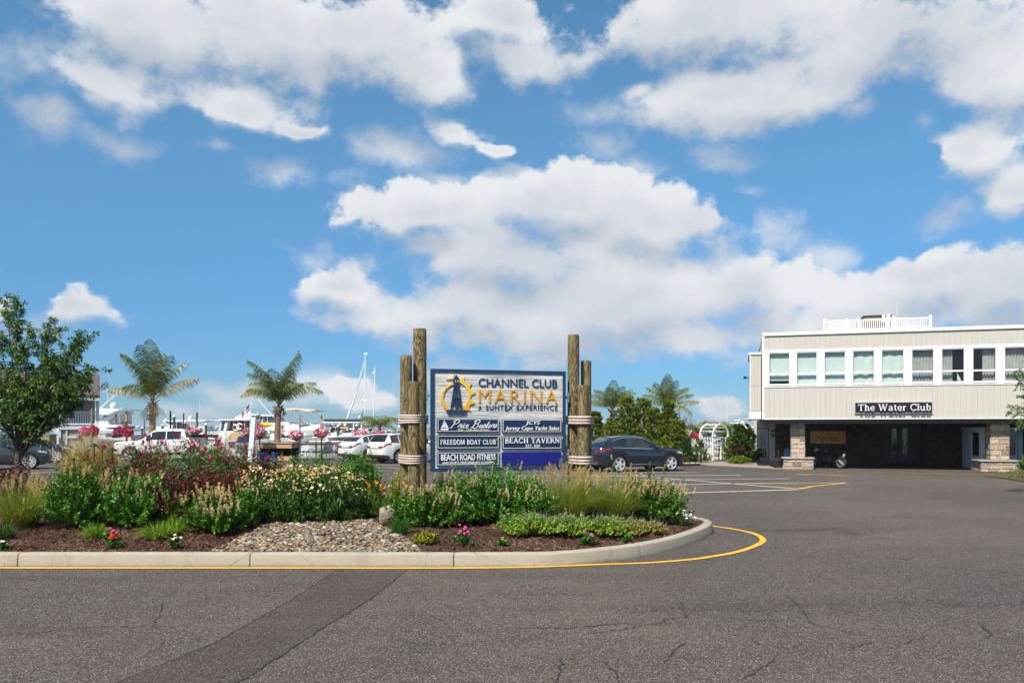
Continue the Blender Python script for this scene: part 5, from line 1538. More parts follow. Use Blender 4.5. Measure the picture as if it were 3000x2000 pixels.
for i, (px, D, top, hw, ns, lab) in enumerate(((312, 14.2, 1400, 46, 8, 'low green shrub filling the space between the two left summersweets'), (520, 13.6, 1450, 40, 12, 'low green shrub at the foot of the dark red bushes'), (722, 13.6, 1425, 36, 6, 'low leafy shrub between the cream spiked shrub and the daisies'),
        (1345, 13.9, 1420, 52, 26, 'shrub with cream spikes filling the space left of the large glossy shrub'), (1562, 14.6, 1400, 48, 6, 'dark leafy shrub between the large glossy shrub and the big fountain grass'), (1722, 14.9, 1412, 44, 4, 'leafy shrub behind the gap between the two right fountain grasses'))):
    summersweet(lab, px, D, top, hw, 350 + i, ns, None, 90, 'filler shrubs in the island')
# lone shoots standing above the shrubs
for i, (px, D, top, lab) in enumerate(((1896, 15.0, 1364, 'single tall leafy shoot above the tan spiked shrub at the island end'), (1942, 14.9, 1402, 'short leafy shoot at the right edge of the tan spiked shrub'))):
    bush('leafy_shoot', lab, 'plant', px, D, top, 13, LEAF_LAU, 9, 44, .06, .026, 330 + i, None, nst=9, t0=.15)

def ninebark(label, px, D, top, hw, seed, n=150):
    bush('ninebark_shrub', label, 'shrub', px, D, top, hw, LEAF_RED, n, 26, .062, .032, seed, 'dark red leaved shrubs in the island', t0=.2, upb=.25, lump=.28, droop=.2)
ninebark('dark red ninebark shrub behind the bright green summersweet', 385, 14.8, 1326, 125, 401, 190)
ninebark('dark red ninebark shrub between the cream spiked shrub and the pink flowers', 580, 14.0, 1358, 118, 402, 190)
ninebark('dark red ninebark shrub at the foot of the small tree', 30, 15.6, 1345, 62, 403, 120)
ninebark('dark red ninebark shrub with tall shoots above the daisies by the white post', 762, 15.6, 1305, 68, 404, 110)
ninebark('small dark red ninebark bush behind the upright summersweet', 232, 16.2, 1336, 70, 405, 90)
ninebark('low dark red ninebark bush meeting the daisies at their left end', 690, 14.8, 1378, 55, 406, 90)

def buddleia(label, px, D, top, hw, seed):
    root, cr, p = bush('butterfly_bush', label, 'shrub', px, D, top, hw, LEAF_BUT, 200, 20, .088, .022, seed, 'pink butterfly bushes', t0=.3, upb=.2, droop=.25)
    r = np.random.default_rng(seed)
    tp, tn = top_tips(cr, 95, seed)
    sel = r.permutation(len(tp)); a, b_ = sel[:34], sel[34:]
    dr = unit(tn + r.normal(0, .45, tn.shape) + np.array((0, 0, .2)))
    V, F = spikes(tp[a], dr[a], r.uniform(.07, .14, len(a)), r.uniform(.025, .036, len(a)), 80, .020, seed)
    link('flower_spike', npmesh('flower_spike', V, F, PINKF), root)
    dr = unit(tn + np.array((0, 0, .8)) + r.normal(0, .35, tn.shape))
    V, F = spikes(tp[b_], dr[b_], r.uniform(.12, .24, len(b_)), r.uniform(.010, .016, len(b_)), 50, .012, seed + 1)
    link('spent_spike', npmesh('spent_spike', V, F, BROWNF), root)
buddleia('butterfly bush with few pink flowers in front of the white pickup cab', 425, 16.4, 1286, 85, 421)
buddleia('butterfly bush full of pink flowers in front of the pickup bed', 590, 16.0, 1268, 95, 422)
buddleia('butterfly bush with pink and brown spikes left of the white post', 672, 15.4, 1300, 70, 423)

def daisies(label, px, D, top, hw, seed, nfl):
    root, cr, p = bush('daisy_clump', label, 'flowers', px, D, top + 12, hw, LEAF_DAI, 190, 22, .075, .017, seed, 'white daisies fading to tan', low=-.6, t0=.15, upb=.5, droop=.2, lump=.10)
    r = np.random.default_rng(seed)
    rx = hw * D / FPX; h = hgt(top, D, p.z)
    th = r.uniform(0, 6.28, nfl); q = np.sqrt(r.uniform(0, 1, nfl)) * 1.0
    X, Y = rx * q * np.cos(th), rx * .85 * q * np.sin(th)
    Z = h * (1 - .34 * q ** 2.2 * np.where(Y < 0, 1.25, .5)) + r.normal(0, .03, nfl)
    Cc = np.stack([X, Y, Z], 1)
    nr = unit(np.stack([X * .5 / rx + r.normal(0, .25, nfl), Y * .7 / rx - .25 + r.normal(0, .25, nfl), np.ones(nfl)], 1))
    white = r.uniform(0, 1, nfl) < .065
    t1 = unit(np.cross(nr, np.array((.3, .9, .1)))); t2 = np.cross(nr, t1)
    parts_w, parts_t, parts_d = [], [], []
    for msk, store, R_, npt, tilt in ((white, parts_w, .030, 11, .06), (~white, parts_t, .020, 10, -.25)):
        c_ = Cc[msk]; a = np.arange(npt) * 2 * np.pi / npt
        dd = t1[msk][:, None] * np.cos(a)[None, :, None] + t2[msk][:, None] * np.sin(a)[None, :, None] + nr[msk][:, None] * tilt
        N_up = np.repeat(nr[msk], npt, 0)
        V, F = leaf_quads(np.repeat(c_, npt, 0), dd.reshape(-1, 3), R_, .013, seed, fold=0, droop=.05, mid=.65, upv=N_up)
        store.append((V, F, 0))
    link('white_flower', npmesh('white_flower', *join(parts_w)[:2], WPET), root)
    a = np.arange(6) * np.pi / 3
    rim = Cc[:, None] + (t1[:, None] * np.cos(a)[None, :, None] + t2[:, None] * np.sin(a)[None, :, None]) * np.where(white, .010, .0105)[:, None, None] + nr[:, None] * .002
    V = np.concatenate([rim, (Cc + nr * .010)[:, None]], 1).reshape(-1, 3); i = np.arange(nfl)[:, None] * 7
    F = np.concatenate([i + np.array((k, (k + 1) % 6, 6)) for k in range(6)], 1).reshape(-1, 3)
    link('flower_disc', npmesh('flower_disc', V, F, DISC), root)
    link('spent_flower', npmesh('spent_flower', *join(parts_t)[:2], TPET), root)
    sV, sF = leaf_quads(np.stack([X * .75, Y * .75, Z * .35], 1), Cc - np.stack([X * .75, Y * .75, Z * .35], 1), np.linalg.norm(Cc - np.stack([X * .75, Y * .75, Z * .35], 1), axis=1), .007, seed, fold=0, droop=0)
    link('stalk', npmesh('stalk', sV, sF, LEAF_DAI), root)
daisies('daisy clump at the left, touching the dark red bushes', 752, 14.3, 1368, 62, 441, 130)
daisies('broad daisy clump in the middle, above the river stones', 858, 14.1, 1362, 78, 442, 190)
daisies('daisy clump right of the middle with the freshest white flowers', 955, 14.2, 1366, 74, 443, 180)
daisies('sparse daisy clump at the right end beside the orange daylilies', 1030, 14.5, 1388, 50, 444, 90)

def blades(n, r0, reach, h, wd, droop, seed, segs=4, hv=.45, lean=(0, 0), curl=1.5):
    """arching strips: returns vertices and quads"""
    r = np.random.default_rng(seed)
    th = r.uniform(0, 6.28, n); q = np.sqrt(r.uniform(0, 1, n)); b_ = np.stack([np.cos(th) * q * r0, np.sin(th) * q * r0, np.full(n, -.02)], 1)
    th2 = th + r.normal(0, .5, n); out = np.stack([np.cos(th2), np.sin(th2)], 1) * (reach * r.uniform(.1, 1.1, n) * (.55 + .45 * q))[:, None] + np.array(lean)
    L = h * r.uniform(1 - hv, 1.05, n)
    t = np.linspace(0, 1, segs + 1)
    X = b_[:, None, :2] + out[:, None] * (t ** curl)[None, :, None]
    Z = b_[:, None, 2] + L[:, None] * (t - droop * np.clip(np.linalg.norm(out, axis=1) / (reach + 1e-6), 0, 1.3)[:, None] * t ** 2.6)
    Pc = np.concatenate([X, Z[..., None]], 2)
    sd_ = np.stack([-np.sin(th2 + r.normal(0, .9, n)), np.cos(th2 + r.normal(0, .9, n)), np.zeros(n)], 1)
    wt = wd * r.uniform(.7, 1.2, n)[:, None] * np.array([.8, 1, .85, .55, .08] if segs == 4 else np.linspace(1, .08, segs + 1))[None]
    A, B = Pc - sd_[:, None] * wt[..., None] / 2, Pc + sd_[:, None] * wt[..., None] / 2
    V = np.stack([A, B], 2).reshape(-1, 3); k = 2 * (segs + 1)
    base = np.arange(n)[:, None] * k
    F = np.concatenate([base + np.array((2 * s_, 2 * s_ + 1, 2 * s_ + 3, 2 * s_ + 2)) for s_ in range(segs)], 1).reshape(-1, 4)
    return V, F, Pc
def grass_clump(name, label, cat, p, nb, r0, reach, h, wd, droop, mat_, seed, nplume=0, plume_mat=None, group=None, pl=.13, lean=(0, 0), hp=1.15):
    root = thing(name, label, cat, p, 0, group)
    V, F, _ = blades(nb, r0, reach, h, wd, droop, seed, lean=lean)
    link('blade', npmesh('blade', V, F, mat_), root)
    if nplume:
        V, F, Pc = blades(nplume, r0 * .8, reach * .85, h * hp, .0035, droop * .55, seed + 5, hv=.25, lean=lean)
        link('stalk', npmesh('stalk', V, F, mat_), root)
        tip = Pc[:, -1]; dr = unit(Pc[:, -1] - Pc[:, -2] + np.array((lean[0], lean[1], .15)))
        V, F = spikes(tip - dr * pl * .9, dr, pl * 1.15, .0145, 110, .015, seed, .006, .4)
        link('plume', npmesh('plume', V, F, plume_mat or PLUME), root)
    return root
gfg = 'fountain grasses in the island'
grass_clump('fountain_grass', 'large fountain grass with pale plumes at the left edge, above the bark mulch', 'ornamental grass', place(62, D=13.4), 2000, .20, .85, .86, .0058, .62, GRASS_F, 501, 100, None, gfg)
grass_clump('fountain_grass', 'upright fountain grass rising behind the upright summersweet', 'ornamental grass', place(262, D=14.0), 700, .12, .42, 0.92, .005, .35, GRASS_F, 502, 34, None, gfg, lean=(.08, 0))
grass_clump('fountain_grass', 'big plumed fountain grass in front of the right sign piles', 'ornamental grass', place(1660, D=14.3), 2300, .24, .80, .95, .0056, .50, GRASS_F, 503, 170, None, gfg, lean=(.05, 0), hp=1.18)
grass_clump('fountain_grass', 'second plumed fountain grass, between the big one and the tan spiked shrub', 'ornamental grass', place(1790, D=14.6), 1700, .20, .72, .88, .0056, .50, GRASS_F, 504, 100, None, gfg, lean=(.05, 0))
grass_clump('dry_grass', 'tall tan feathery grass in front of the grey shingled house', 'ornamental grass', Vector((PX(268, 28), 28, 0)), 4200, .50, 1.15, 1.66, .012, .48, GRASS_T, 505, 330, PLUME, None, .28)
grass_clump('strap_grass', 'yellow green strap leaved clump behind the red flowers', 'plant', place(280, 1577), 330, .09, .36, .36, .013, .85, LEAF_LIR, 511, group='yellow green strap leaved clumps')
grass_clump('strap_grass', 'wide yellow green strap leaved clump behind the pale pink flowers', 'plant', place(462, 1580), 430, .16, .42, .36, .013, .75, LEAF_LIR, 512, group='yellow green strap leaved clumps')
grass_clump('strap_grass', 'second part of the yellow green strap clump leaning towards the cream spiked shrub', 'plant', place(515, 1566), 240, .10, .34, .38, .013, .70, LEAF_LIR, 513, group='yellow green strap leaved clumps')
grass_clump('strap_grass', 'small green strap leaved clump at the left border beside the fountain grass', 'plant', place(8, 1577), 260, .10, .30, .32, .012, .75, LEAF_DGR, 514)
grass_clump('strap_grass', 'dark green strap leaved tuft in front of the pale boulder', 'plant', place(1172, 1566), 300, .08, .30, .42, .010, .8, LEAF_DGR, 515)
# daylilies
def daylily(label, px, D, seed, nfl):
    p = place(px, D=D)
    root = grass_clump('daylily_clump', label, 'flowers', p, 420, .22, .48, .52, .014, .8, LEAF_LIL, seed, group='orange daylily clumps')
    r = np.random.default_rng(seed); parts = []; st = MB()
    for i in range(nfl):
        c_ = np.array((r.uniform(-.30, .30), r.uniform(-.3, .1), r.uniform(.42, .66))); dr = unit(np.array((r.normal(0, .6), -.6, .6)))
        a = np.arange(6) * np.pi / 3
        t1 = unit(np.cross(dr, np.array((.1, .2, 1)))); t2 = np.cross(dr, t1)
        dd = (t1[None] * np.cos(a)[:, None] + t2[None] * np.sin(a)[:, None]) * .8 + dr[None] * .7
        V, F = leaf_quads(np.repeat(c_[None], 6, 0), dd, .065, .028, seed + i, fold=.1, droop=.15, mid=.6); parts.append((V, F, 0))
        st.tube([(c_[0] * .3, c_[1] * .3, 0), tuple(c_ * .8 + np.array((0, 0, .05))), tuple(c_)], .004, 4)
    V, F, _ = join(parts)
    link('flower', npmesh('flower', V, F, ORNG), root)
    st.build('stalk', LEAF_DGR, root)
daylily('daylily clump with orange flowers right of the daisies', 1092, 14.9, 521, 5)
daylily('daylily clump with an orange bloom just left of the sign piles', 1148, 14.7, 522, 4)
# mounds
def mound(name, label, cat, px, D, top, hw, leafm, seed, L, Wd, n=120, nl=22, group=None, spk=0, dep=.8):
    root, cr, p = bush(name, label, cat, px, D, top, hw, leafm, n, nl, L, Wd, seed, group, dep, -.3, t0=.15, upb=.4, sr=.003)
    if spk:
        r = np.random.default_rng(seed); tp, tn = top_tips(cr, spk, seed)
        dr = unit(tn + np.array((0, 0, 1.0)) + r.normal(0, .25, tn.shape))
        V, F = spikes(tp - dr * .03, dr, r.uniform(.06, .13, len(tp)), .009, 22, .009, seed)
        link('flower_spike', npmesh('flower_spike', V, F, LAV), root)
    return root
gc = 'catmint mounds along the front kerb'
mound('catmint', 'leftmost and fullest catmint mound, under the dark blue blank sign panel', 'plant', 1556, 12.8, 1500, 76, LEAF_CAT, 541, .034, .022, 230, 26, gc, 70)
mound('catmint', 'catmint mound in the middle of the row, before the big fountain grass', 'plant', 1672, 12.9, 1504, 66, LEAF_CAT, 542, .034, .022, 190, 26, gc, 60)
mound('catmint', 'catmint mound before the second fountain grass', 'plant', 1766, 13.05, 1508, 60, LEAF_CAT, 543, .034, .022, 170, 24, gc, 50)
mound('catmint', 'yellowing catmint plant near the right end of the row', 'plant', 1842, 13.2, 1514, 46, LEAF_CATY, 544, .032, .02, 120, 22, gc, 34)
mound('catmint', 'thin yellowing catmint plant at the end of the row by the curved kerb', 'plant', 1902, 13.5, 1520, 44, LEAF_CATY, 545, .032, .02, 100, 22, gc, 26)
mound('golden_shrub', 'small golden leaved shrub alone on the mulch beside the dark strap tuft', 'shrub', 1250, 12.15, 1556, 24, LEAF_GLD, 551, .035, .022, 70, 20)
mound('golden_shrub', 'yellow green shrub at the right end of the daisies under the gap', 'shrub', 1082, 16.2, 1392, 36, LEAF_GLD, 552, .05, .028, 90, 20)
mound('golden_shrub', 'yellow leaved shrub just behind the left sign piles', 'shrub', 1172, 17.0, 1372, 26, LEAF_GLD, 553, .05, .028, 80, 22)
mound('golden_shrub', 'small yellow green shrub peeping over the top of the daisies', 'shrub', 945, 15.6, 1352, 26, LEAF_GLD, 554, .04, .024, 60, 16)
mound('golden_shrub', 'low lime green ground cover bush behind the left fountain grass', 'shrub', 122, 17.0, 1388, 60, LEAF_GLD, 555, .03, .02, 130, 20)
mound('holly', 'dark glossy holly bush under the left corner of the sign', 'shrub', 1306, 15.2, 1375, 38, LEAF_HOL, 561, .034, .022, 150, 22, 'dark holly bushes under the sign')
mound('holly', 'dark glossy holly bush under the sign, half hidden by the large green shrub', 'shrub', 1372, 15.4, 1385, 36, LEAF_HOL, 562, .034, .022, 130, 22, 'dark holly bushes under the sign')
def vinca(label, px, base, top, hw, petm, seed, nfl):
    p = place(px, base); D = p.y
    root, cr, p = bush('vinca', label, 'flowers', px, D, top, hw, LEAF_VIN, 26, 10, .045, .022, seed, None, 1.0, -.2, t0=.2, sr=.003, nst=12)
    r = np.random.default_rng(seed); tp, tn = top_tips(cr, nfl, seed); tp = tp + np.array((0, -.01, .012))
    a = np.arange(5) * 2 * np.pi / 5
    nr = unit(tn + np.array((0, -.7, .5))); t1 = unit(np.cross(nr, np.array((.2, .1, 1)))); t2 = np.cross(nr, t1)
    dd = t1[:, None] * np.cos(a)[None, :, None] + t2[:, None] * np.sin(a)[None, :, None]
    V, F = leaf_quads(np.repeat(tp, 5, 0), dd.reshape(-1, 3), .024, .023, seed, 0, 0, .62, np.repeat(nr, 5, 0))
    link('flower', npmesh('flower', V, F, petm), root)
vinca('small plant with bright red flowers at the front kerb', 333, 1606, 1562, 17, RPET, 571, 9)
vinca('magenta flower just above the red flowered plant', 322, 1582, 1552, 14, MPET, 572, 4)
vinca('small plant with one pale pink bloom at the front kerb', 512, 1607, 1568, 16, PPET, 573, 4)
vinca('plant with magenta flowers between the golden shrub and the catmint', 1357, 1600, 1545, 22, MPET, 574, 12)
vinca('small magenta flowered plant in front of the middle catmint', 1726, 1597, 1558, 20, MPET, 575, 3)
vinca('rounded plant of white and pink flowers at the tip of the island', 1994, 1540, 1492, 30, WPET, 576, 26)
vinca('tiny seedling plant on the mulch before the left catmint', 1472, 1600, 1580, 9, LEAF_GLD, 577, 3)
vinca('tiny green plant in front of the yellowing catmint', 1838, 1590, 1566, 11, LEAF_VIN, 578, 3)
vinca('small white flowered plant at the left border by the kerb', 6, 1607, 1583, 14, WPET, 579, 5)

# ---------------------------------------------------------------- broadleaf trees
LEAF_TREE = leafmat('tree_leaf', [(0.02, 0.057, 0.009), (0.037, 0.095, 0.013), (0.069, 0.148, 0.02), (0.136, 0.237, 0.04), (0.273, 0.309, 0.056)], .22, .38, .45, .9)
BARKT = pm('tree_bark', (.10, .078, .06), .95, .3, 9, .8, 40, stretch=(1, 1, .4), bd=.01)
def limb_tree(name, label, base, trunk_top, limbs, leafL, leafW, seed, leafm, tr=.06, per=16, nl=15, group=None, tw=.55):
    """trunk, limbs to given tips, twigs off the limbs, hanging leaves on the twigs; all in world metres relative to base"""
    r = np.random.default_rng(seed); root = thing(name, label, 'tree', base, 0, group)
    tt = np.array(trunk_top, float)
    MB().tube([(0, 0, -.05), tuple(tt * .3 + np.array((.02, 0, 0))), tuple(tt * .7 - np.array((.02, 0, 0))), tuple(tt)], [tr * 1.25, tr, tr * .85, tr * .7], 9).build('trunk', BARKT, root, smooth=True)
    lm = MB(); st_, ct_, tp_ = [], [], []
    for k, tip in enumerate(limbs):
        tip = np.array(tip, float); s0 = tt * r.uniform(.62, 1.0); c0 = s0 * .45 + tip * .55 + np.array((0, 0, .12)) * np.linalg.norm(tip - s0)
        pts = [bez(s0, c0, tip, np.array(t))[0] for t in (0, .25, .5, .75, 1)]
        lm.tube(pts, [tr * .45, tr * .33, tr * .22, tr * .13, .005], 6)
        n = int(per * (.6 + .5 * np.linalg.norm(tip - s0)))
        t = r.uniform(.18, 1.0, n); Pp, Tn = bez(s0, c0, tip, t)
        d = unit(Tn * .8 + r.normal(0, .75, (n, 3)) + np.array((0, 0, .25)))
        ln = tw * r.uniform(.4, 1.0, n) * (1.15 - .55 * t)
        tip2 = Pp + d * ln[:, None]
        st_.append(Pp); ct_.append(Pp + d * ln[:, None] * .55 + np.array((0, 0, .05))); tp_.append(tip2)
    cr = (np.concatenate(st_), np.concatenate(ct_), np.concatenate(tp_))
    for i in range(0, len(cr[0]), 2):
        lm.tube([cr[0][i], cr[1][i], cr[2][i]], [.007, .005, .003], 3)
    lm.build('limb', BARKT, root, smooth=True)
    V, F = shoots_leaves(cr, nl, leafL, leafW, seed, .12, .9, -.25, .28)
    link('crown', npmesh('crown', V, F, leafm), root)
    return root
D = 17.6
bp = Vector((PX(55, D), D, .38))
tips = []
r_ = random.Random(9)
for x, y in [(18, 888), (45, 893), (165, 945), (150, 975), (252, 990), (225, 1010), (292, 1078), (270, 1100), (280, 1150), (200, 1190), (250, 1120), (110, 1245), (150, 1240), (0, 1000), (-70, 940), (-150, 1080), (60, 1040), (150, 1060), (205, 1090), (40, 1150), (110, 1130), (-100, 1200), (-30, 1100), (190, 1160), (90, 980), (20, 1230), (120, 1190), (215, 1050)]:
    q = P(x, y, D + r_.uniform(-.85, .85)); tips.append(tuple(q - bp))
limb_tree('cherry_tree', 'small broadleaf tree with drooping leaves at the left edge of the photo', bp, (.0, 0, 1.35), tips, .105, .034, 601, LEAF_TREE, .062, 20, 19)
# branches of a tree just outside the frame on the right
D = 24.0
bp = Vector((PX(3130, D), D, .05)); tips = []
for x, y in [(2990, 1085), (2975, 1105), (2965, 1190), (2960, 1210), (2985, 1160), (3000, 1240), (2985, 1255), (3020, 1050), (3060, 1000), (3100, 960), (3150, 980), (3200, 1010), (3260, 1080), (3280, 1180), (3050, 1120), (3120, 1100), (3180, 1150), (3060, 1220), (3200, 1250), (3100, 1200)]:
    q = P(x, y, D + r_.uniform(-1, 1)); tips.append(tuple(q - bp))
limb_tree('street_tree', 'leafy tree whose branch tips reach in at the right edge before the club wall', bp, (.0, 0, 1.7), tips, .075, .032, 602, LEAF_TREE, .07, 16, 14)
# verge grass and flowers at the right edge
r2 = np.random.default_rng(3)
xs = []
lv = [Vector((p.x, p.y)) for p in lawn]
while len(xs) < 3800:
    x, y = r2.uniform(min(p.x for p in lv), max(p.x for p in lv)), r2.uniform(min(p.y for p in lv), max(p.y for p in lv))
    if inside(x, y, lv):
        xs.append((x, y, .04))
Pb = np.array(xs); n = len(Pb)
V, F = leaf_quads(Pb, np.stack([r2.normal(0, .45, n), r2.normal(0, .45, n), np.ones(n)], 1), r2.uniform(.06, .16, n), .014, 5, 0, .15)
VG = leafmat('verge_grass', [(.05, .085, .012), (.09, .13, .02), (.16, .17, .035), (.26, .21, .08)], .2)
tag(link('grass', npmesh('grass', V, F, VG)), 'patchy short grass verge by the right stone pier', kind='stuff')
mound('red_flowers', 'clump of red and orange flowers at the right edge beside the blue grey booth door', 'flowers', 3010, 31.0, 1330, 20, LEAF_LAU, 581, .09, .05, 50, 14, spk=0)
# ---------------------------------------------------------------- palms
PFR = leafmat('palm_leaflet', [(.045, .078, .011), (.10, .145, .016), (.18, .215, .024), (.34, .28, .04)], .22, .4, .5, .25)
PFY = leafmat('yellowing_palm_leaflet', [(.10, .12, .015), (.24, .21, .02), (.36, .26, .03), (.28, .13, .03)], .22, .5, .3, .25)
PTR = pm('palm_trunk', (.20, .135, .085), .95, .25, 5, .9, 20, stretch=(1, 1, 3), bd=.03)
PST = pm('palm_stalk', (.16, .16, .03), .6, .2, 4)
FIB = pm('palm_fibre', (.13, .085, .05), 1, .3, 8, .8, 40)
def frond(root, org, az, a0, a1, L, lw, seed, mat_, hang=.5):
    """one feather leaf: a0 / a1 = angle from the vertical at its base / tip"""
    r = np.random.default_rng(seed); ns = 14
    p = np.array(org, float); pts = [p.copy()]; tans = []
    h = np.array((math.cos(az), math.sin(az), 0.0))
    for k in range(ns):
        f = k / (ns - 1); a = a0 + (a1 - a0) * f ** 1.35
        t = h * math.sin(a) + np.array((0, 0, math.cos(a)))
        p = p + t * L / ns; pts.append(p.copy()); tans.append(t)
    tans.append(tans[-1]); pts = np.array(pts); tans = np.array(tans)
    m_ = MB(); m_.tube([tuple(q) for q in pts], [.035 * (1 - .9 * i / ns) for i in range(ns + 1)], 5, 1)
    n = 58
    t = np.linspace(.14, 1, n); idx = t * ns; i0 = np.minimum(idx.astype(int), ns - 1); fr = (idx - i0)[:, None]
    Pp = pts[i0] * (1 - fr) + pts[i0 + 1] * fr; Tn = unit(tans[i0] * (1 - fr) + tans[i0 + 1] * fr)
    sd_ = unit(np.cross(Tn, np.array((0, 0, 1.0)) + .001)); Vs, Fs = [], []; o = 0
    prof = np.sin(np.pi * np.clip(t * .93 + .07, 0, 1)) ** .6 * .9 + .1
    for s_ in (-1, 1):
        d = unit(Tn * .75 + sd_ * s_ * .9 + np.array((0, 0, -.32)) + r.normal(0, .10, (n, 3)))
        ln = lw * prof * r.uniform(.85, 1.1, n)
        mid = Pp + d * ln[:, None] * .5; dn = np.array((0, 0, -1.0))
        tip = mid + unit(d + dn * hang + r.normal(0, .12, (n, 3))) * ln[:, None] * .55
        wv = unit(np.cross(d, np.cross(Tn, d))) * .018 * (L / 2.6)
        wv = unit(Tn) * .0145 * (L / 2.6)
        V = np.stack([Pp - wv * .6, Pp + wv * .6, mid + wv, mid - wv, tip], 1).reshape(-1, 3)
        b_ = np.arange(n)[:, None] * 5
        F = np.concatenate([b_ + (0, 1, 2), b_ + (0, 2, 3), b_ + (3, 2, 4)], 1).reshape(-1, 3)
        Vs.append(V); Fs.append(F + o); o += len(V)
    V = np.concatenate(Vs); F = np.concatenate(Fs)
    m_.add([tuple(q) for q in V], [tuple(q) for q in F], 0)
    return m_.build('frond', [mat_, PST], root)
def palm(label, base, trunk_h, r0, specs, L, seed, group=None, lean=(0, 0), husk=True):
    root = thing('palm_tree', label, 'palm', base, 0, group)
    pr = []
    for k in range(26):
        f = k / 25; z = trunk_h * f
        rr = r0 * (1.35 - .35 * min(1, f * 6)) * (1 - .12 * f) * (1.07 if k % 2 else .96) * (1.25 if f > .85 and husk else 1)
        pr.append([(lean[0] * f * f + rr * math.cos(a), lean[1] * f * f + rr * math.sin(a), z) for a in [2 * math.pi * i / 10 for i in range(10)]])
    MB().loft(pr, True, True).build('trunk', PTR, root)
    top = (lean[0], lean[1], trunk_h)
    if husk:
        r = np.random.default_rng(seed); n = 46
        a = r.uniform(0, 6.28, n); Pb = np.stack([top[0] + np.cos(a) * r0 * .9, top[1] + np.sin(a) * r0 * .9, trunk_h - r.uniform(0, trunk_h * .3, n)], 1)
        V, F = leaf_quads(Pb, np.stack([np.cos(a) * .55, np.sin(a) * .55, r.choice([-1.0, 1.0], n) * r.uniform(.4, 1, n)], 1), r.uniform(.2, .5, n), .09, seed)
        link('fibre', npmesh('fibre', V, F, FIB), root)
    for k, (az, a0, a1, l, kind) in enumerate(specs):
        frond(root, top, rad(az), rad(a0), rad(a1 * 1.16), L * l, L * .36, seed + k, PFY if kind else PFR, 1.05)
    return root
# (bearing, tilt at base, tilt at tip, length, yellow): bearing 0 points to the right of the photo, 180 to the left, 270 to the viewer
sp1 = [(180, 50, 92, 1.0, 1), (2, 42, 75, 1.08, 1), (175, 12, 48, 1.2, 0), (215, 9, 52, 1.2, 0), (262, 5, 36, 1.25, 0), (300, 8, 46, 1.22, 0), (330, 12, 50, 1.15, 0), (20, 18, 56, 1.12, 0), (90, 7, 40, 1.2, 0), (130, 18, 75, .9, 0), (240, 26, 100, .8, 0), (185, 120, 150, .35, 1), (350, 118, 150, .3, 1), (275, 3, 12, 1.3, 0)]
D = 50.5
palm('tall palm with a ragged brown trunk behind the white pickup', Vector((PX(447, D), D, .3)), CAM_H - (1178 - HZ) * D / FPX - .3, .21, sp1, 3.05, 701, 'palms along the dock')
sp2 = [(180, 32, 112, 1.0, 1), (0, 34, 104, 1.12, 0), (8, 26, 82, 1.0, 0), (165, 16, 92, 1.0, 0), (195, 10, 74, 1.05, 0), (235, 8, 65, 1.05, 0), (270, 8, 60, 1.0, 0), (310, 9, 50, 1.0, 0), (345, 6, 40, 1.25, 0), (15, 7, 30, 1.3, 0), (190, 8, 58, 1.25, 0), (80, 12, 70, 1.0, 0), (120, 14, 78, 1.0, 0), (330, 20, 85, .9, 0), (210, 26, 96, .85, 0)]
D = 50.0
palm('palm growing from the wooden planter box between the boats', Vector((PX(812, D), D, .95)), CAM_H - (1190 - HZ) * D / FPX - .95, .20, sp2, 2.9, 702, 'palms along the dock', (.12, 0), husk=True)
sp3 = [(180, 42, 108, 1.0, 0), (0, 42, 105, 1.0, 0), (150, 28, 95, .95, 0), (210, 22, 95, .95, 0), (250, 30, 110, .9, 0), (300, 26, 105, .9, 0), (330, 30, 95, 1.0, 0), (30, 30, 98, 1.0, 0), (80, 20, 80, .9, 0), (120, 22, 80, .9, 0), (200, 60, 130, .8, 0), (345, 62, 130, .85, 0)]
D = 49.5
palm('small bushy palm above the roofs of the two white cars', Vector((PX(1112, D), D, .9)), CAM_H - (1252 - HZ) * D / FPX - .9, .11, sp3, 1.5, 703, 'palms along the dock', husk=False)
sp4 = [(180, 46, 100, 1.05, 0), (0, 40, 95, 1.0, 0), (172, 30, 85, 1.05, 0), (10, 26, 78, 1.05, 0), (200, 16, 72, 1.0, 0), (250, 10, 62, 1.0, 0), (300, 10, 60, 1.0, 0), (340, 16, 70, 1.0, 0), (90, 10, 55, 1.0, 0), (130, 16, 70, 1.0, 0), (215, 40, 110, .9, 0), (325, 40, 110, .9, 1), (270, 4, 20, 1.0, 0), (40, 20, 74, 1.0, 0)]
D = 53.0
palm('palm behind the green hedge just right of the sign piles', Vector((PX(1795, D), D, .3)), CAM_H - (1200 - HZ) * D / FPX - .3, .15, sp4, 2.0, 704, 'palms behind the hedge')
sp5 = [(180, 36, 80, .95, 0), (0, 40, 78, 1.0, 0), (352, 60, 88, 1.05, 1), (172, 24, 62, 1.0, 0), (10, 26, 66, 1.0, 0), (210, 12, 50, 1.0, 0), (255, 6, 30, 1.05, 0), (300, 8, 42, 1.0, 0), (335, 18, 70, 1.0, 0), (90, 10, 40, 1.0, 0), (130, 16, 56, 1.0, 0), (340, 70, 130, .9, 1), (200, 50, 105, .9, 0), (270, 2, 8, 1.1, 0)]
palm('palm behind the hedge above the front of the dark blue car', Vector((PX(1955, D), D, .3)), CAM_H - (1195 - HZ) * D / FPX - .3, .15, sp5, 2.05, 705, 'palms behind the hedge')
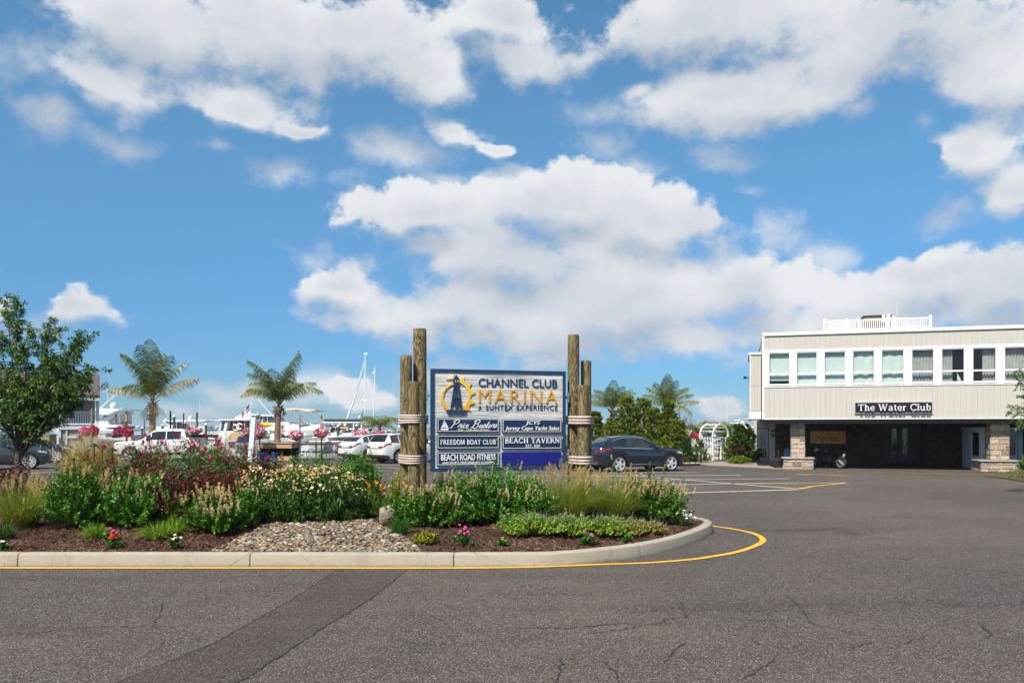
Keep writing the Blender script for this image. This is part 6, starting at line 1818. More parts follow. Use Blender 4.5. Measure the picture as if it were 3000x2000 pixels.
for i, (px, top, lab) in enumerate(((2045, 1245, 'low palm left of the white garden arch'), (2090, 1235, 'low palm directly above the white garden arch'), (2125, 1240, 'low palm right of the arch above the round bush'))):
    D = 56.0 - i * .4
    palm(lab, Vector((PX(px, D), D, .3)), CAM_H - (top - HZ) * D / FPX - .9, .12, sp3, 1.35, 710 + i, 'low palms by the garden arch', husk=False)

# ---------------------------------------------------------------- hedge evergreens and shrubs by the arch
LEAF_THU = leafmat('evergreen_spray', [(.095, .14, .012), (.155, .205, .016), (.235, .275, .022), (.34, .34, .035)], .30, .55, .3, .5)
def evergreen(label, px, D, top, hw, seed, n=260, name='evergreen', mat_=None, L=.20, Wd=.10, group='evergreens of the hedge behind the dark blue car', low=-.85, power=1.0, z=.1):
    rx = hw * D / FPX * (1.25 if name == 'evergreen' else 1.1); n = int(n * 1.5); L, Wd = L * .85, Wd * .85; x = PX(px, D); h = CAM_H - (top - HZ) * D / FPX - z
    root = thing(name, label, 'tree' if name == 'evergreen' else 'shrub', Vector((x, D, z)), 0, group)
    r = np.random.default_rng(seed)
    zt = r.uniform(.02, 1, n) ** .85; th = r.uniform(0, 6.28, n)
    rr = rx * (np.clip(1.15 - zt, 0, 1) ** .62) * np.where(zt < .12, .8, 1) * r.uniform(.45, 1.08, n) ** .6 * (1 + .22 * np.sin(3 * th + zt * 9 + r.uniform(0, 6)))
    tip = np.stack([rr * np.cos(th), rr * np.sin(th), zt * h], 1)
    st = np.stack([rr * np.cos(th) * .15, rr * np.sin(th) * .15, np.maximum(.02, zt * h - .35 * rr - .25)], 1)
    cr = (st, st * .4 + tip * .6 + np.stack([0 * rr, 0 * rr, -.12 * rr], 1), tip)
    V, F = shoots_leaves(cr, 24, L, Wd, seed, .3, .8, .35, .1)
    link('crown', npmesh('crown', V, F, mat_ or LEAF_THU), root)
    MB().tube([(0, 0, -.1), (.03, 0, h * .5), (0, 0, h * .86)], [.09, .06, .02], 7).build('trunk', BARKT, root)
for i, (px, D, top, hw, lab) in enumerate(((1742, 48.5, 1205, 42, 'low dark evergreen beside the right sign piles'), (1800, 48.0, 1225, 55, 'evergreen behind the rear window of the dark blue car'), (1838, 47.5, 1162, 40, 'narrow evergreen with a pointed top above the car roof'), (1884, 47.8, 1166, 48, 'broad evergreen in the middle of the hedge'), (1912, 47.2, 1195, 46, 'evergreen in front of the middle one, over the car bonnet'), (1960, 47.6, 1172, 34, 'slender yellowish evergreen under the second palm'), (1985, 47.0, 1232, 36, 'low evergreen at the right end of the hedge'), (1930, 46.6, 1290, 62, 'low spreading evergreen at the foot of the hedge'))):
    evergreen(lab, px, D, top, hw, 801 + i, 190)
LEAF_FEA = leafmat('feathery_green_leaf', [(.035, .09, .012), (.06, .15, .02), (.11, .22, .03)], .25, .5, .3)
evergreen('bright green feathery shrub by the picket fence', 2010, 45.8, 1278, 26, 821, 120, 'feathery_shrub', LEAF_FEA, .14, .05, None)
evergreen('thin green and brown shrub before the picket fence beside the arch', 2052, 46.0, 1285, 30, 822, 60, 'thin_shrub', LEAF_LIL, .13, .05, None)
LEAF_BIG = leafmat('broad_shrub_leaf', [(.03, .07, .010), (.055, .115, .014), (.095, .17, .022), (.15, .22, .035)], .2, .4, .4)
evergreen('large round green shrub between the arch and the club side door', 2172, 46.6, 1242, 50, 823, 300, 'round_shrub', LEAF_BIG, .17, .11, None)
evergreen('reddish brown shrub at the foot of the large round shrub', 2160, 45.4, 1300, 26, 824, 80, 'reddish_shrub', leafmat('reddish_leaf', [(.07, .04, .018), (.12, .075, .03), (.06, .08, .02)], .2), .13, .06, None)
evergreen('low lime ground cover along the paved walk', 2165, 44.6, 1335, 34, 825, 90, 'ground_cover', LEAF_LIR, .12, .05, None)
evergreen('round green shrub just behind the right leg of the arch', 2132, 49.5, 1258, 34, 826, 200, 'round_shrub', LEAF_BIG, .16, .10, None)
evergreen('green shrub against the club wall by the side door', 2206, 47.8, 1262, 24, 827, 150, 'round_shrub', LEAF_BIG, .16, .10, None)
# bare shrub
r_ = random.Random(12)
m = MB(); D = 48.3
def twig(p, d, l, r, k):
    q = p + d * l
    m.tube([p, p + d * l * .5 + Vector((r_.uniform(-.04, .04), 0, .02)), q], [r, r * .8, r * .6], 4)
    if k:
        for _ in range(3 if k > 1 else 2):
            twig(p + d * l * r_.uniform(.5, 1), (d + Vector((r_.uniform(-.7, .7), r_.uniform(-.6, .6), r_.uniform(-.1, .5)))).normalized(), l * r_.uniform(.45, .75), r * .6, k - 1)
for i in range(5):
    twig(Vector((0, 0, -.05)), Vector((r_.uniform(-.25, .3), r_.uniform(-.2, .2), 1)).normalized(), r_.uniform(1.3, 1.9), .03, 3)
tag(m.build('bare_shrub', BARKT, None, loc=(PX(1998, D), D, .1)), 'leafless grey shrub between the hedge and the picket fence', 'shrub')
# ================================================================ VEHICLES
def paint(name, col, metal=.0, rough=.32):
    return pm(name, col, rough, .04, 3, metal=metal, coat=.8)
TYRE = pm('tyre_rubber', (.016, .016, .017), .85, .2, 8)
RIM = pm('alloy_rim', (.60, .61, .63), .35, .05, 6, metal=.35)
RIMD = pm('dark_alloy', (.06, .06, .065), .35, .1, 6, metal=.7)
CGLASS = glassmat('car_glass', (.010, .014, .018), .02, 1.0)
CGLASSG = glassmat('car_glass_clear', (.05, .085, .08), .02, 1.0)
PLAST = pm('black_plastic', (.018, .018, .019), .6, .1, 8)
CHROME = pm('chrome_trim', (.62, .63, .65), .2, .03, 3, metal=.9)
REDL = pm('red_lamp', (.27, .006, .006), .15, .1, 12, coat=.8)
CLRL = pm('clear_lamp', (.45, .48, .52), .12, .15, 14, coat=.8)
ORL = pm('amber_lamp', (.6, .18, .02), .2, .1, 12)
PLATE = pm('number_plate', (.62, .60, .42), .5, .1, 10)
PLATEW = pm('number_plate_white', (.66, .68, .66), .5, .1, 10)

def interp(tab, x):
    for (a, va), (b_, vb) in zip(tab, tab[1:]):
        if x <= b_:
            t = 0 if b_ == a else max(0, (x - a) / (b_ - a))
            return va + (vb - va) * t
    return tab[-1][1]
def smoothtab(tab, n=6):
    c_ = catmull([(a, b_, 0) for a, b_ in tab], n)
    out_ = []; lx = -9
    for p in c_:
        if p.x > lx + 1e-4:
            out_.append((p.x, p.y)); lx = p.x
    return out_
SUV = dict(L=4.70, W=1.90, wb=2.83, fo=.88, wr=.378, sill=.27,
  top=[(0, .74), (.06, .91), (.3, 1.0), (.9, 1.07), (1.40, 1.13), (1.75, 1.34), (2.15, 1.55), (2.5, 1.64), (3.0, 1.665), (3.5, 1.62), (3.9, 1.52), (4.30, 1.30), (4.52, 1.13), (4.64, 1.06), (4.70, .95)],
  belt=[(0, .69), (.06, .83), (.3, .92), (.9, 1.0), (1.4, 1.045), (2.4, 1.055), (3.4, 1.09), (4.2, 1.12), (4.52, 1.08), (4.64, 1.02), (4.70, .92)],
  plan=[(0, .62), (.04, .74), (.12, .84), (.3, .93), (.6, .98), (1.2, 1), (3.6, 1), (4.2, .965), (4.5, .90), (4.64, .82), (4.70, .72)],
  wx=(1.62, 3.98), ws=(1.46, 2.12), rw=(3.78, 4.46), pillars=(2.05, 2.98, 3.62), rz=.62)
UPSUV = dict(SUV, L=4.92, W=2.0, wb=2.975, fo=.87, wr=.385,
  top=[(0, .75), (.06, .92), (.3, 1.02), (1.0, 1.12), (1.45, 1.18), (1.85, 1.45), (2.2, 1.66), (2.6, 1.735), (3.2, 1.755), (3.9, 1.72), (4.35, 1.66), (4.5, 1.58), (4.72, 1.25), (4.82, 1.12), (4.92, .98)],
  belt=[(0, .7), (.06, .86), (.3, .96), (1.0, 1.06), (1.45, 1.11), (2.6, 1.13), (3.6, 1.16), (4.4, 1.19), (4.72, 1.17), (4.82, 1.08), (4.92, .95)],
  plan=[(0, .62), (.04, .74), (.12, .84), (.3, .93), (.6, .98), (1.2, 1), (3.9, 1), (4.4, .97), (4.7, .92), (4.84, .86), (4.92, .78)],
  wx=(1.7, 4.42), ws=(1.52, 2.16), rw=(4.46, 4.74), pillars=(2.1, 3.05, 3.85), rz=.66)
def make_car(label, spec, mat_, loc, yaw, name='parked_car', cat='car', rim=RIM, spokes=5, chrome=CHROME, glass=CGLASS, plate=PLATEW, lampm=REDL, trimm=PLAST, double=False, group='cars parked in the lot'):
    L, W_, wb, fo, wr = (spec[k] for k in ('L', 'W', 'wb', 'fo', 'wr'))
    root = thing(name, label, cat, loc, yaw, group)
    topt, beltt, plant = smoothtab(spec['top']), smoothtab(spec['belt']), smoothtab(spec['plan'])
    axles = (fo, fo + wb); ra = wr + .055; hw = W_ / 2
    def zb(x):
        s = spec['sill'] + (.10 * max(0, 1 - x / .35) if x < .35 else 0) + (.12 * max(0, (x - L + .4) / .4) if x > L - .4 else 0)
        return s
    def sec(x, zlow=None):
        w_ = hw * interp(plant, x); zt_, zl = interp(topt, x), min(interp(beltt, x), interp(topt, x) - .012)
        z0 = zb(x) if zlow is None else zlow
        h = max(0, min(1, (zt_ - zl - .02) / (spec['rz'] - .02)))
        wr_ = w_ * (.93 - .235 * h)
        zz = lambda f: z0 + (zl - z0) * f
        return [(w_ * (.945 if zlow is None else .985), z0), (w_ * .985, zz(.22)), (w_ * 1.0, zz(.55)), (w_ * .988, zz(.86)), (w_ * .955, zl), (wr_, zl + (zt_ - zl) * .90), (wr_ * .86, zl + (zt_ - zl) * .975), (wr_ * .45, zt_ - .003), (0, zt_ + .012 * h)]
    xs = set(np.linspace(0, L, 46).round(4)) | {.02, .05, L - .02, L - .05}
    st = []
    for x in sorted(xs):
        if all(abs(x - a) > ra + .01 for a in axles):
            st.append((x, None))
    for a in axles:
        for k in range(13):
            th = math.pi * k / 12; x = a - ra * math.cos(th)
            st.append((x, max(zb(x) + .001, wr + ra * math.sin(th))))
        st += [(a - ra - .004, None), (a + ra + .004, None)]
    st.sort(key=lambda q: q[0])
    X = lambda x: L / 2 - x
    rings = []
    for x, zl in st:
        s = sec(x, zl)
        rings.append([(X(x), -y, z) for y, z in s] + [(X(x), y, z) for y, z in reversed(s[:-1])])
    m_ = MB().loft(rings, False, False)
    n = len(rings[0])
    m_.f.append(tuple(range(n))); m_.m.append(0); m_.f.append(tuple((len(rings) - 1) * n + i for i in range(n - 1, -1, -1))); m_.m.append(0)
    body = m_.build('body', mat_, root, smooth=38)
    m_ = MB(); m_.box(-L / 2 + .25, L / 2 - .25, -hw + .27, hw - .27, spec['sill'] - .04, .78); m_.box(-L / 2 + .5, L / 2 - .5, -hw + .12, hw - .12, .70, .80)
    m_.build('underbody', PLAST, root)
    def side(x, f, sgn, off=.006):
        """f 0..1 from the belt line to the roof edge; -1..0 from the sill to the belt"""
        s = sec(x)
        if f >= 0:
            (y0, z0), (y1, z1) = s[4], s[5]; y, z = y0 + (y1 - y0) * f, z0 + (z1 - z0) * f
        else:
            q = (1 + f) * 4; i = min(3, int(q)); y, z = s[i][0] + (s[i + 1][0] - s[i][0]) * (q - i), s[i][1] + (s[i + 1][1] - s[i][1]) * (q - i)
        return Vector((X(x), sgn * (y + off), z + off * .3))
    def patch(name, pts_lo, pts_hi, sgn, mt, off, parent):
        vs = [side(x, f, sgn, off) for x, f in pts_lo] + [side(x, f, sgn, off) for x, f in pts_hi]; n_ = len(pts_lo)
        fs = [(i, i + 1, n_ + i + 1, n_ + i) if sgn > 0 else (i, n_ + i, n_ + i + 1, i + 1) for i in range(n_ - 1)]
        return MB().add(vs, fs).build(name, mt, parent, smooth=True)
    def strip_(name, x0, x1, f0, f1, sgn, mt, off=.006, n_=10, parent=None):
        q = np.linspace(x0, x1, n_)
        return patch(name, [(x, f0) for x in q], [(x, f1) for x in q], sgn, mt, off, parent or root)
    for sgn in (-1, 1):
        a, e = spec['wx']; pil = [a] + list(spec['pillars']) + [e]
        for p0, p1 in zip(pil, pil[1:]):
            if p1 - p0 < .12: continue
            strip_('side_window', p0 + .03, p1 - .03, .07, .90, sgn, glass, .008, 8)
        # bright frame round the side glass
        q = np.linspace(a - .02, e + .06, 20)
        patch('window_trim', [(x, -.012) for x in q], [(x, .045) for x in q], sgn, chrome, .010, root)
        patch('window_trim', [(x, .915) for x in q], [(x, .965) for x in q], sgn, chrome, .010, root)
        # lower cladding and its bright line
        xa, xb = axles[0] + ra + .02, axles[1] - ra - .02
        strip_('sill_cladding', xa, xb, -.995, -.84, sgn, trimm, .010)
        strip_('sill_trim', xa + .03, xb - .03, -.90, -.87, sgn, chrome, .016)
        for ax in axles:
            m2 = MB(); o_, i_ = [], []
            for k in range(15):
                th = math.pi * (k / 14) * 1.0; x = ax - (ra + .045) * math.cos(th); z = wr + (ra + .045) * math.sin(th)
                x2 = ax - (ra - .008) * math.cos(th); z2 = wr + (ra - .008) * math.sin(th)
                y_ = hw * interp(plant, x) * .995 + .006
                o_.append((X(x), sgn * y_, z)); i_.append((X(x2), sgn * y_, z2))
            m2.add(o_ + i_, [(k, k + 1, 15 + k + 1, 15 + k) if sgn < 0 else (k, 15 + k, 15 + k + 1, k + 1) for k in range(14)])
            m2.build('wheel_arch', trimm if not spec.get('painted_arch') else mat_, root)
        # door seams, handles, mirror
        for px_ in (spec['pillars'][0] - .35, spec['pillars'][1], spec['pillars'][2] + .08):
            strip_('door_seam', px_ - .007, px_ + .007, -.86, -.02, sgn, PLAST, .004, 2)
        for px_ in (spec['pillars'][1] - .22, spec['pillars'][2] - .12):
            p = side(px_, -.16, sgn, .01); MB().cbox(-.11, .11, -.018, .018, -.014, .014, .008).build('door_handle', mat_, root, loc=p)
        p = side(a + .10, .18, sgn, .13); MB().ell((0, 0, 0), (.085, .13, .085), 9, 6).build('side_mirror', mat_ if sgn < 0 else PLAST, root, smooth=True, loc=p)
        # lamps
        lf = spec.get('lamps', ((.14, .62, -.30, -.06), (L - .52, L - .05, -.30, -.08)))
        x0, x1, f0, f1 = lf[0]
        q = np.linspace(x0, x1, 7); h_ = patch('headlight', [(x, f0 + .06 * k / 6) for k, x in enumerate(q)], [(x, f1) for x in q], sgn, CLRL, .008, root)
        strip_('lamp_rim', x0, x1, f1, f1 + .02, sgn, PLAST, .009, 6, h_)
        x0, x1, f0, f1 = lf[1]
        q = np.linspace(x0, x1, 8)
        patch('tail_light', [(x, f0 + (.09 * (7 - k) / 7)) for k, x in enumerate(q)], [(x, f1) for x in q], sgn, lampm, .009, root)
        strip_('bumper_corner', L - .42, L - .03, -.98, -.80, sgn, PLAST, .008, 6)
    # front and rear glass
    def top_patch(name, x0, x1, mt, gm, off=.010):
        rows = []
        for k in range(7):
            x = x0 + (x1 - x0) * k / 6; s = sec(x); row = []
            dz = interp(topt, x + .01) - interp(topt, x - .01); nx, nz = dz / .02, 1.0; l_ = math.hypot(nx, nz)
            pr = [s[5], s[6], s[7], s[8]]
            ys = [-s[5][0] * gm, -s[6][0], -s[7][0], 0, s[7][0], s[6][0], s[5][0] * gm]
            zs = [s[5][1] + .01, s[6][1], s[7][1], s[8][1], s[7][1], s[6][1], s[5][1] + .01]
            rows.append([(X(x) + nx / l_ * off, y, z + nz / l_ * off) for y, z in zip(ys, zs)])
        return MB().loft(rows, False, False).build(name, mt, root, smooth=True)
    top_patch('windscreen', *spec['ws'], glass, .94)
    top_patch('rear_window', *spec['rw'], glass, .92)
    # nose and tail
    sg = sec(.03); w0 = sg[2][0]
    MB().cbox(L / 2 - .05, L / 2 + .012, -w0 * .62, w0 * .62, .46, .72, .03).build('grille', PLAST, root)
    MB().cbox(L / 2 - .05, L / 2 + .015, -w0 * .95, w0 * .95, .26, .40, .03).build('lower_grille', PLAST, root)
    sg = sec(L - .04); w1 = sg[2][0]; zt_ = interp(beltt, L - .03)
    MB().cbox(-L / 2 - .015, -L / 2 + .06, -w1 * 1.02, w1 * 1.02, .34, .52, .03).build('rear_bumper', PLAST, root)
    MB().cbox(-L / 2 - .022, -L / 2 + .05, -w1 * .85, w1 * .85, .36, .43, .015).build('diffuser_trim', chrome, root)
    MB().box(-L / 2 - .020, -L / 2 - .008, -.24, .24, .62, .74).build('number_plate', plate, root)
    MB().box(-L / 2 - .018, -L / 2 + .02, -w1 * .9, w1 * .9, zt_ - .14, zt_ - .115).build('tail_trim', chrome, root)
    for sgn in (-1, 1):
        MB().cbox(-L / 2 - .02, -L / 2 + .04, sgn * w1 * .98 if sgn < 0 else w1 * .52, -w1 * .52 if sgn < 0 else w1 * .98, side(L - .06, -.30, 1).z, side(L - .06, -.08, 1).z, .015).build('tail_light', lampm, root)
        MB().box(-L / 2 - .02, -L / 2 + .02, sgn * w1 * .95 if sgn < 0 else w1 * .6, -w1 * .6 if sgn < 0 else w1 * .95, .47, .51).build('reflector', lampm, root)
    xr = L - .55 if spec['rw'][1] - spec['rw'][0] < .4 else None
    if xr:
        s = sec(spec['rw'][0] - .08); MB().cbox(X(spec['rw'][0] + .08), X(spec['rw'][0] - .18), -s[5][0] * .9, s[5][0] * .9, s[8][1] - .035, s[8][1] + .008, .015).build('spoiler', mat_, root)
        for sgn in (-1, 1):
            q = [Vector((X(x), sgn * sec(x)[6][0], sec(x)[6][1] + .035)) for x in np.linspace(2.4, L - .75, 6)]
            MB().tube(q, .018, 6).build('roof_rail', chrome, root)
    # wheels: one built, three copied
    def wheel():
        wroot = bpy.data.objects.new('wheel', None); C.objects.link(wroot); wroot.parent = root
        tw = .125
        R90 = Matrix.Rotation(rad(90), 4, 'X')
        prof = [(wr * .71, -tw * .7), (wr * .74, -tw), (wr * .90, -tw), (wr * .985, -tw * .8), (wr, -tw * .3), (wr, tw * .3), (wr * .985, tw * .8), (wr * .90, tw), (wr * .74, tw), (wr * .71, tw * .7)]
        MB().lathe(prof, 28, M=R90, caps=False).build('tyre', TYRE, wroot, smooth=40)
        m2 = MB(); m2.lathe([(wr * .66, -tw * .55), (wr * .66, tw * .55)], 24, M=R90, mi=1)
        m2.lathe([(wr * .72, tw * .92), (wr * .745, tw * 1.02), (wr * .66, tw * .98), (wr * .66, tw * .5), (wr * .62, tw * .4)], 28, M=R90, caps=False)
        m2.lathe([(.02, tw * 1.0), (wr * .17, tw * .95), (wr * .17, tw * .4)], 12, M=R90)
        for k in range(spokes):
            for dd_ in ((-.10, .10) if double else (0,)):
                a = 2 * math.pi * k / spokes + dd_
                ca, sa = math.cos(a), math.sin(a); wd_ = wr * (.055 if double else .15); tip = wr * .69
                P0 = lambda r, t, y: (r * ca - t * sa, -y, r * sa + t * ca)
                vs = [P0(.1 * wr, -wd_, tw * .9), P0(.1 * wr, wd_, tw * .9), P0(tip, wd_ * .75, tw * .96), P0(tip, -wd_ * .75, tw * .96), P0(.1 * wr, -wd_, tw * .5), P0(.1 * wr, wd_, tw * .5), P0(tip, wd_ * .75, tw * .6), P0(tip, -wd_ * .75, tw * .6)]
                m2.add(vs, [(0, 1, 2, 3), (0, 4, 5, 1), (1, 5, 6, 2), (3, 2, 6, 7), (0, 3, 7, 4)])
        m2.build('rim', [rim, PLAST], wroot)
        return wroot
    w0_ = wheel(); tr = hw - .135
    w0_.location = (X(axles[0]), -tr, wr)
    for xx, sgn in ((axles[1], -1), (axles[0], 1), (axles[1], 1)):
        c_ = copy_tree(w0_, root); c_.location = (X(xx), sgn * tr, wr)
        if sgn > 0:
            c_.rotation_euler = (0, 0, math.pi)
    return root
BLUEGREY = paint('blue_grey_paint', (.004, .011, .026), .0, .2)
NAVYP = paint('navy_paint', (.012, .026, .062), .4)
GREYP = paint('graphite_paint', (.045, .050, .060), .4)
WHITEP = paint('white_paint', (.64, .655, .655), 0, .35)
WHITEB = paint('cool_white_paint', (.56, .61, .63), 0, .35)
GREENP = paint('dark_green_paint', (.01, .035, .03), .2)
make_car('dark blue coupe styled car parked behind the right sign piles', SUV, BLUEGREY, (5.68, 37.2, 0), rad(25), spokes=5, rim=RIM)
CAY = dict(UPSUV, top=[(0, .75), (.06, .90), (.3, 1.0), (1.0, 1.10), (1.45, 1.16), (1.85, 1.42), (2.2, 1.62), (2.6, 1.68), (3.2, 1.69), (3.8, 1.62), (4.2, 1.50), (4.45, 1.38), (4.66, 1.18), (4.8, 1.08), (4.92, .96)], rw=(4.26, 4.62), wx=(1.7, 4.25))
make_car('white car with black spoked wheels parked nearer the left sign piles', UPSUV, WHITEP, (-6.06, 47.2, 0), rad(43), spokes=9, rim=RIM, plate=PLATE, chrome=PLAST, double=True)
make_car('pale white car parked left of the other white one, behind the leafy shrub', CAY, WHITEB, (-8.15, 49.15, 0), rad(43), spokes=10, rim=RIM, chrome=PLAST)
make_car('graphite grey car with multi spoke wheels behind the small tree', dict(SUV, painted_arch=True), GREYP, (-25.1, 38.7, 0), rad(27), spokes=10, double=True, chrome=PLAST)
make_car('navy blue car beyond the grey one, its bonnet towards the shingled house', SUV, NAVYP, (-28.5, 46.9, 0), rad(27), spokes=7, glass=CGLASSG)
make_car('dark green car mostly hidden behind the right sign piles', SUV, GREENP, (3.35, 44.5, 0), rad(25), glass=CGLASSG)
# pickup
PICK = dict(L=5.9, W=2.03, wb=3.68, fo=.97, wr=.41, sill=.42,
  top=[(0, .92), (.05, 1.10), (.3, 1.18), (1.0, 1.24), (1.55, 1.29), (1.9, 1.58), (2.2, 1.86), (2.5, 1.93), (3.2, 1.955), (3.95, 1.93), (4.05, 1.90), (4.18, 1.50), (4.24, 1.46), (5.0, 1.45), (5.8, 1.45), (5.86, 1.40), (5.9, 1.30)],
  belt=[(0, .85), (.05, 1.02), (.3, 1.10), (1.0, 1.17), (1.55, 1.22), (2.5, 1.26), (3.6, 1.29), (4.05, 1.30), (4.24, 1.37), (5.8, 1.38), (5.9, 1.25)],
  plan=[(0, .80), (.05, .90), (.2, .97), (.5, 1), (3, 1), (5.7, .99), (5.85, .97), (5.9, .94)],
  wx=(1.85, 3.98), ws=(1.6, 2.16), rw=(4.08, 4.19), pillars=(2.15, 3.02, 3.90), rz=.64)
pk = make_car('white crew cab pickup truck parked beyond the pink butterfly bushes', PICK, WHITEP, (-21.7, 50.2, 0), rad(193), 'pickup_truck', 'truck', spokes=6, chrome=WHITEP)
MB().cbox(-2.92, -1.28, -.93, .93, 1.40, 1.62, .03).build('bed_cover', PLAST, pk)

# motorcycle under the building ------------------------------------------------
MBK = pm('motorcycle_black', (.010, .010, .011), .3, .1, 6, coat=.5)
pL = BO + BX * SB(2424, 1.9) + BY * 1.9
bike = thing('motorcycle', 'black motorcycle standing beside the left stone pier under the building', 'motorcycle', Vector((pL.x, pL.y, 0)), rad(126))
def mwheel(x, r):
    w_ = bpy.data.objects.new('wheel', None); C.objects.link(w_); w_.parent = bike; w_.location = (x, 0, r)
    R90 = Matrix.Rotation(rad(90), 4, 'X')
    MB().lathe([(r * .74, -.06), (r * .93, -.065), (r, 0), (r * .93, .065), (r * .74, .06)], 26, M=R90, caps=False).build('tyre', TYRE, w_, smooth=True)
    m_ = MB(); m_.lathe([(r * .70, -.03), (r * .76, -.03), (r * .76, .03), (r * .70, .03), (r * .70, -.03)], 26, M=R90, caps=False)
    for k in range(10):
        a = math.pi * k / 5; m_.tube([(0, .0, 0), (r * .72 * math.cos(a), .0, r * .72 * math.sin(a))], .007, 4)
    m_.lathe([(.05, -.05), (.05, .05)], 10, M=R90)
    m_.build('rim', pm('bright_rim', (.75, .76, .78), .3, .05, 4, metal=.6), w_)
mwheel(-.74, .31); mwheel(.74, .33)
MB().loft([[(x, w_ * math.cos(a), z + h * math.sin(a)) for a in [2 * math.pi * k / 10 for k in range(10)]] for x, w_, h, z in ((.42, .05, .05, .86), (.36, .13, .10, .87), (.2, .16, .12, .88), (.02, .13, .10, .85), (-.06, .06, .05, .82))], True, True).build('tank', MBK, bike, smooth=True)
MB().loft([[(x, w_ * math.cos(a), z + h * math.sin(a)) for a in [2 * math.pi * k / 10 for k in range(10)]] for x, w_, h, z in ((0, .08, .04, .80), (-.2, .14, .05, .80), (-.5, .15, .05, .84), (-.78, .12, .04, .88), (-.88, .05, .02, .89))], True, True).build('saddle', PLAST, bike, smooth=True)
m = MB(); m.cbox(-.25, .28, -.14, .14, .28, .62, .05); m.ell((.05, -.15, .42), (.12, .05, .12)); m.build('engine', pm('engine_metal', (.05, .05, .05), .4, .3, 10, metal=.6), bike, smooth=30)
m = MB(); m.tube([(.74, .1, .33), (.5, .1, .88)], .025, 6); m.tube([(.74, -.1, .33), (.5, -.1, .88)], .025, 6); m.tube([(-.74, -.09, .31), (-.1, -.12, .4)], .02, 6); m.tube([(-.74, .09, .31), (-.1, .12, .4)], .02, 6); m.tube([(.45, 0, .85), (-.1, 0, .7), (-.6, 0, .78)], .03, 6); m.build('frame', MBK, bike)
m = MB(); m.tube([(.44, -.36, 1.04), (.50, -.2, 1.02), (.50, .2, 1.02), (.44, .36, 1.04)], .014, 6); m.tube([(.46, -.3, 1.04), (.52, -.32, 1.25)], .007, 4); m.ell((.52, -.32, 1.27), (.02, .06, .04), 8, 5); m.tube([(.46, .3, 1.04), (.52, .32, 1.25)], .007, 4); m.ell((.52, .32, 1.27), (.02, .06, .04), 8, 5); m.build('handlebar', MBK, bike)
MB().ell((.60, 0, .90), (.09, .10, .10), 10, 6).build('headlight', CLRL, bike, smooth=True)
MB().cbox(-.96, -.90, -.08, .08, .80, .86, .01).build('tail_light', REDL, bike)
MB().box(-.93, -.91, -.10, .10, .58, .74).build('number_plate', PLATEW, bike)
MB().tube([(.1, -.17, .3), (-.4, -.18, .28), (-.8, -.2, .36)], [.03, .045, .05], 8).build('exhaust', pm('exhaust_pipe', (.12, .12, .12), .3, .1, 4, metal=.8), bike)
m = MB(); m.loft([[(x, y, z) for y in (-.07, .07)] for x, z in ((.98, .55), (.86, .66), (.70, .69), (.52, .62))], False, False); m.loft([[(x, y, z) for y in (-.08, .08)] for x, z in ((-.50, .62), (-.70, .68), (-.90, .66), (-1.0, .56))], False, False); m.build('mudguard', MBK, bike)
MB().tube([(-.05, .12, .3), (-.12, .3, 0)], .012, 5).build('side_stand', MBK, bike)
# pot and barrel ------------------------------------------------------------------
p = G(2279, 1371, 0); POT = pm('dark_pot', (.035, .038, .045), .7, .15, 5)
pot = thing('plant_pot', 'dark tapered plant pot with a withered plant left of the stone pier base', 'planter', Vector((p.x, p.y, .0)))
MB().lathe([(.17, 0), (.19, .02), (.25, .40), (.27, .42), (.27, .46), (.23, .46), (.22, .40)], 18).build('pot', POT, pot, smooth=40)
cr = crown((.22, .22, .22), 20, 5, -.1)
V, F = shoots_leaves(cr, 8, .05, .015, 5); V[:, 2] += .42
link('foliage', npmesh('foliage', V, F, leafmat('withered_leaf', [(.03, .03, .02), (.08, .06, .05), (.12, .08, .09)], 0)), pot)
MB().tube([(0, 0, .4), (.02, 0, .75), (.0, 0, .92)], .012, 5).build('stake', BARKM, pot)
q_ = BO + BX * SB(2311.5, 2.0) + BY * 2.0
bar = thing('barrel', 'blue plastic barrel behind the left stone pier', 'barrel', Vector((q_.x, q_.y, 0)))
MB().lathe([(.20, 0), (.22, .03), (.23, .3), (.215, .33), (.23, .36), (.23, .65), (.215, .68), (.23, .71), (.22, .92), (.19, .95)], 18).build('drum', pm('barrel_blue', (.02, .13, .36), .45, .08, 3), bar, smooth=40)
MB().lathe([(.19, .95), (.19, .98), (.16, .985)], 16).build('lid', pm('barrel_lid', (.02, .10, .28), .5), bar)
# ================================================================ DOCKSIDE: house, rail fence, baskets, furniture
GREYW = pm('weathered_grey_wood', (.235, .20, .165), .9, .2, 4, .4, 30, stretch=(.5, 1, 5), orand=.2)
DARKW = pm('dark_timber', (.075, .060, .048), .9, .25, 4, .4, 30, orand=.15)
NEWW = pm('tan_timber', (.42, .28, .15), .85, .15, 3, .3, 20, stretch=(.5, 1, 5))
WPAINT = pm('dock_white', (.62, .635, .645), .5, .05, 2)
SHING, t, b, out = new_mat('cedar_shingle')
tc = t.n('ShaderNodeTexCoord'); bk = t.n('ShaderNodeTexBrick')
sp_ = t.n('ShaderNodeSeparateXYZ'); t.link(tc.outputs['Object'], sp_.inputs[0]); cb = t.n('ShaderNodeCombineXYZ')
t.link(t.math('ADD', sp_.outputs[0], sp_.outputs[1]), cb.inputs[0]); t.link(sp_.outputs[2], cb.inputs[1]); t.link(cb.outputs[0], bk.inputs['Vector'])
for k_, v_ in (('Scale', 1.0), ('Mortar Size', .010), ('Brick Width', .22), ('Row Height', .15)):
    bk.inputs[k_].default_value = v_
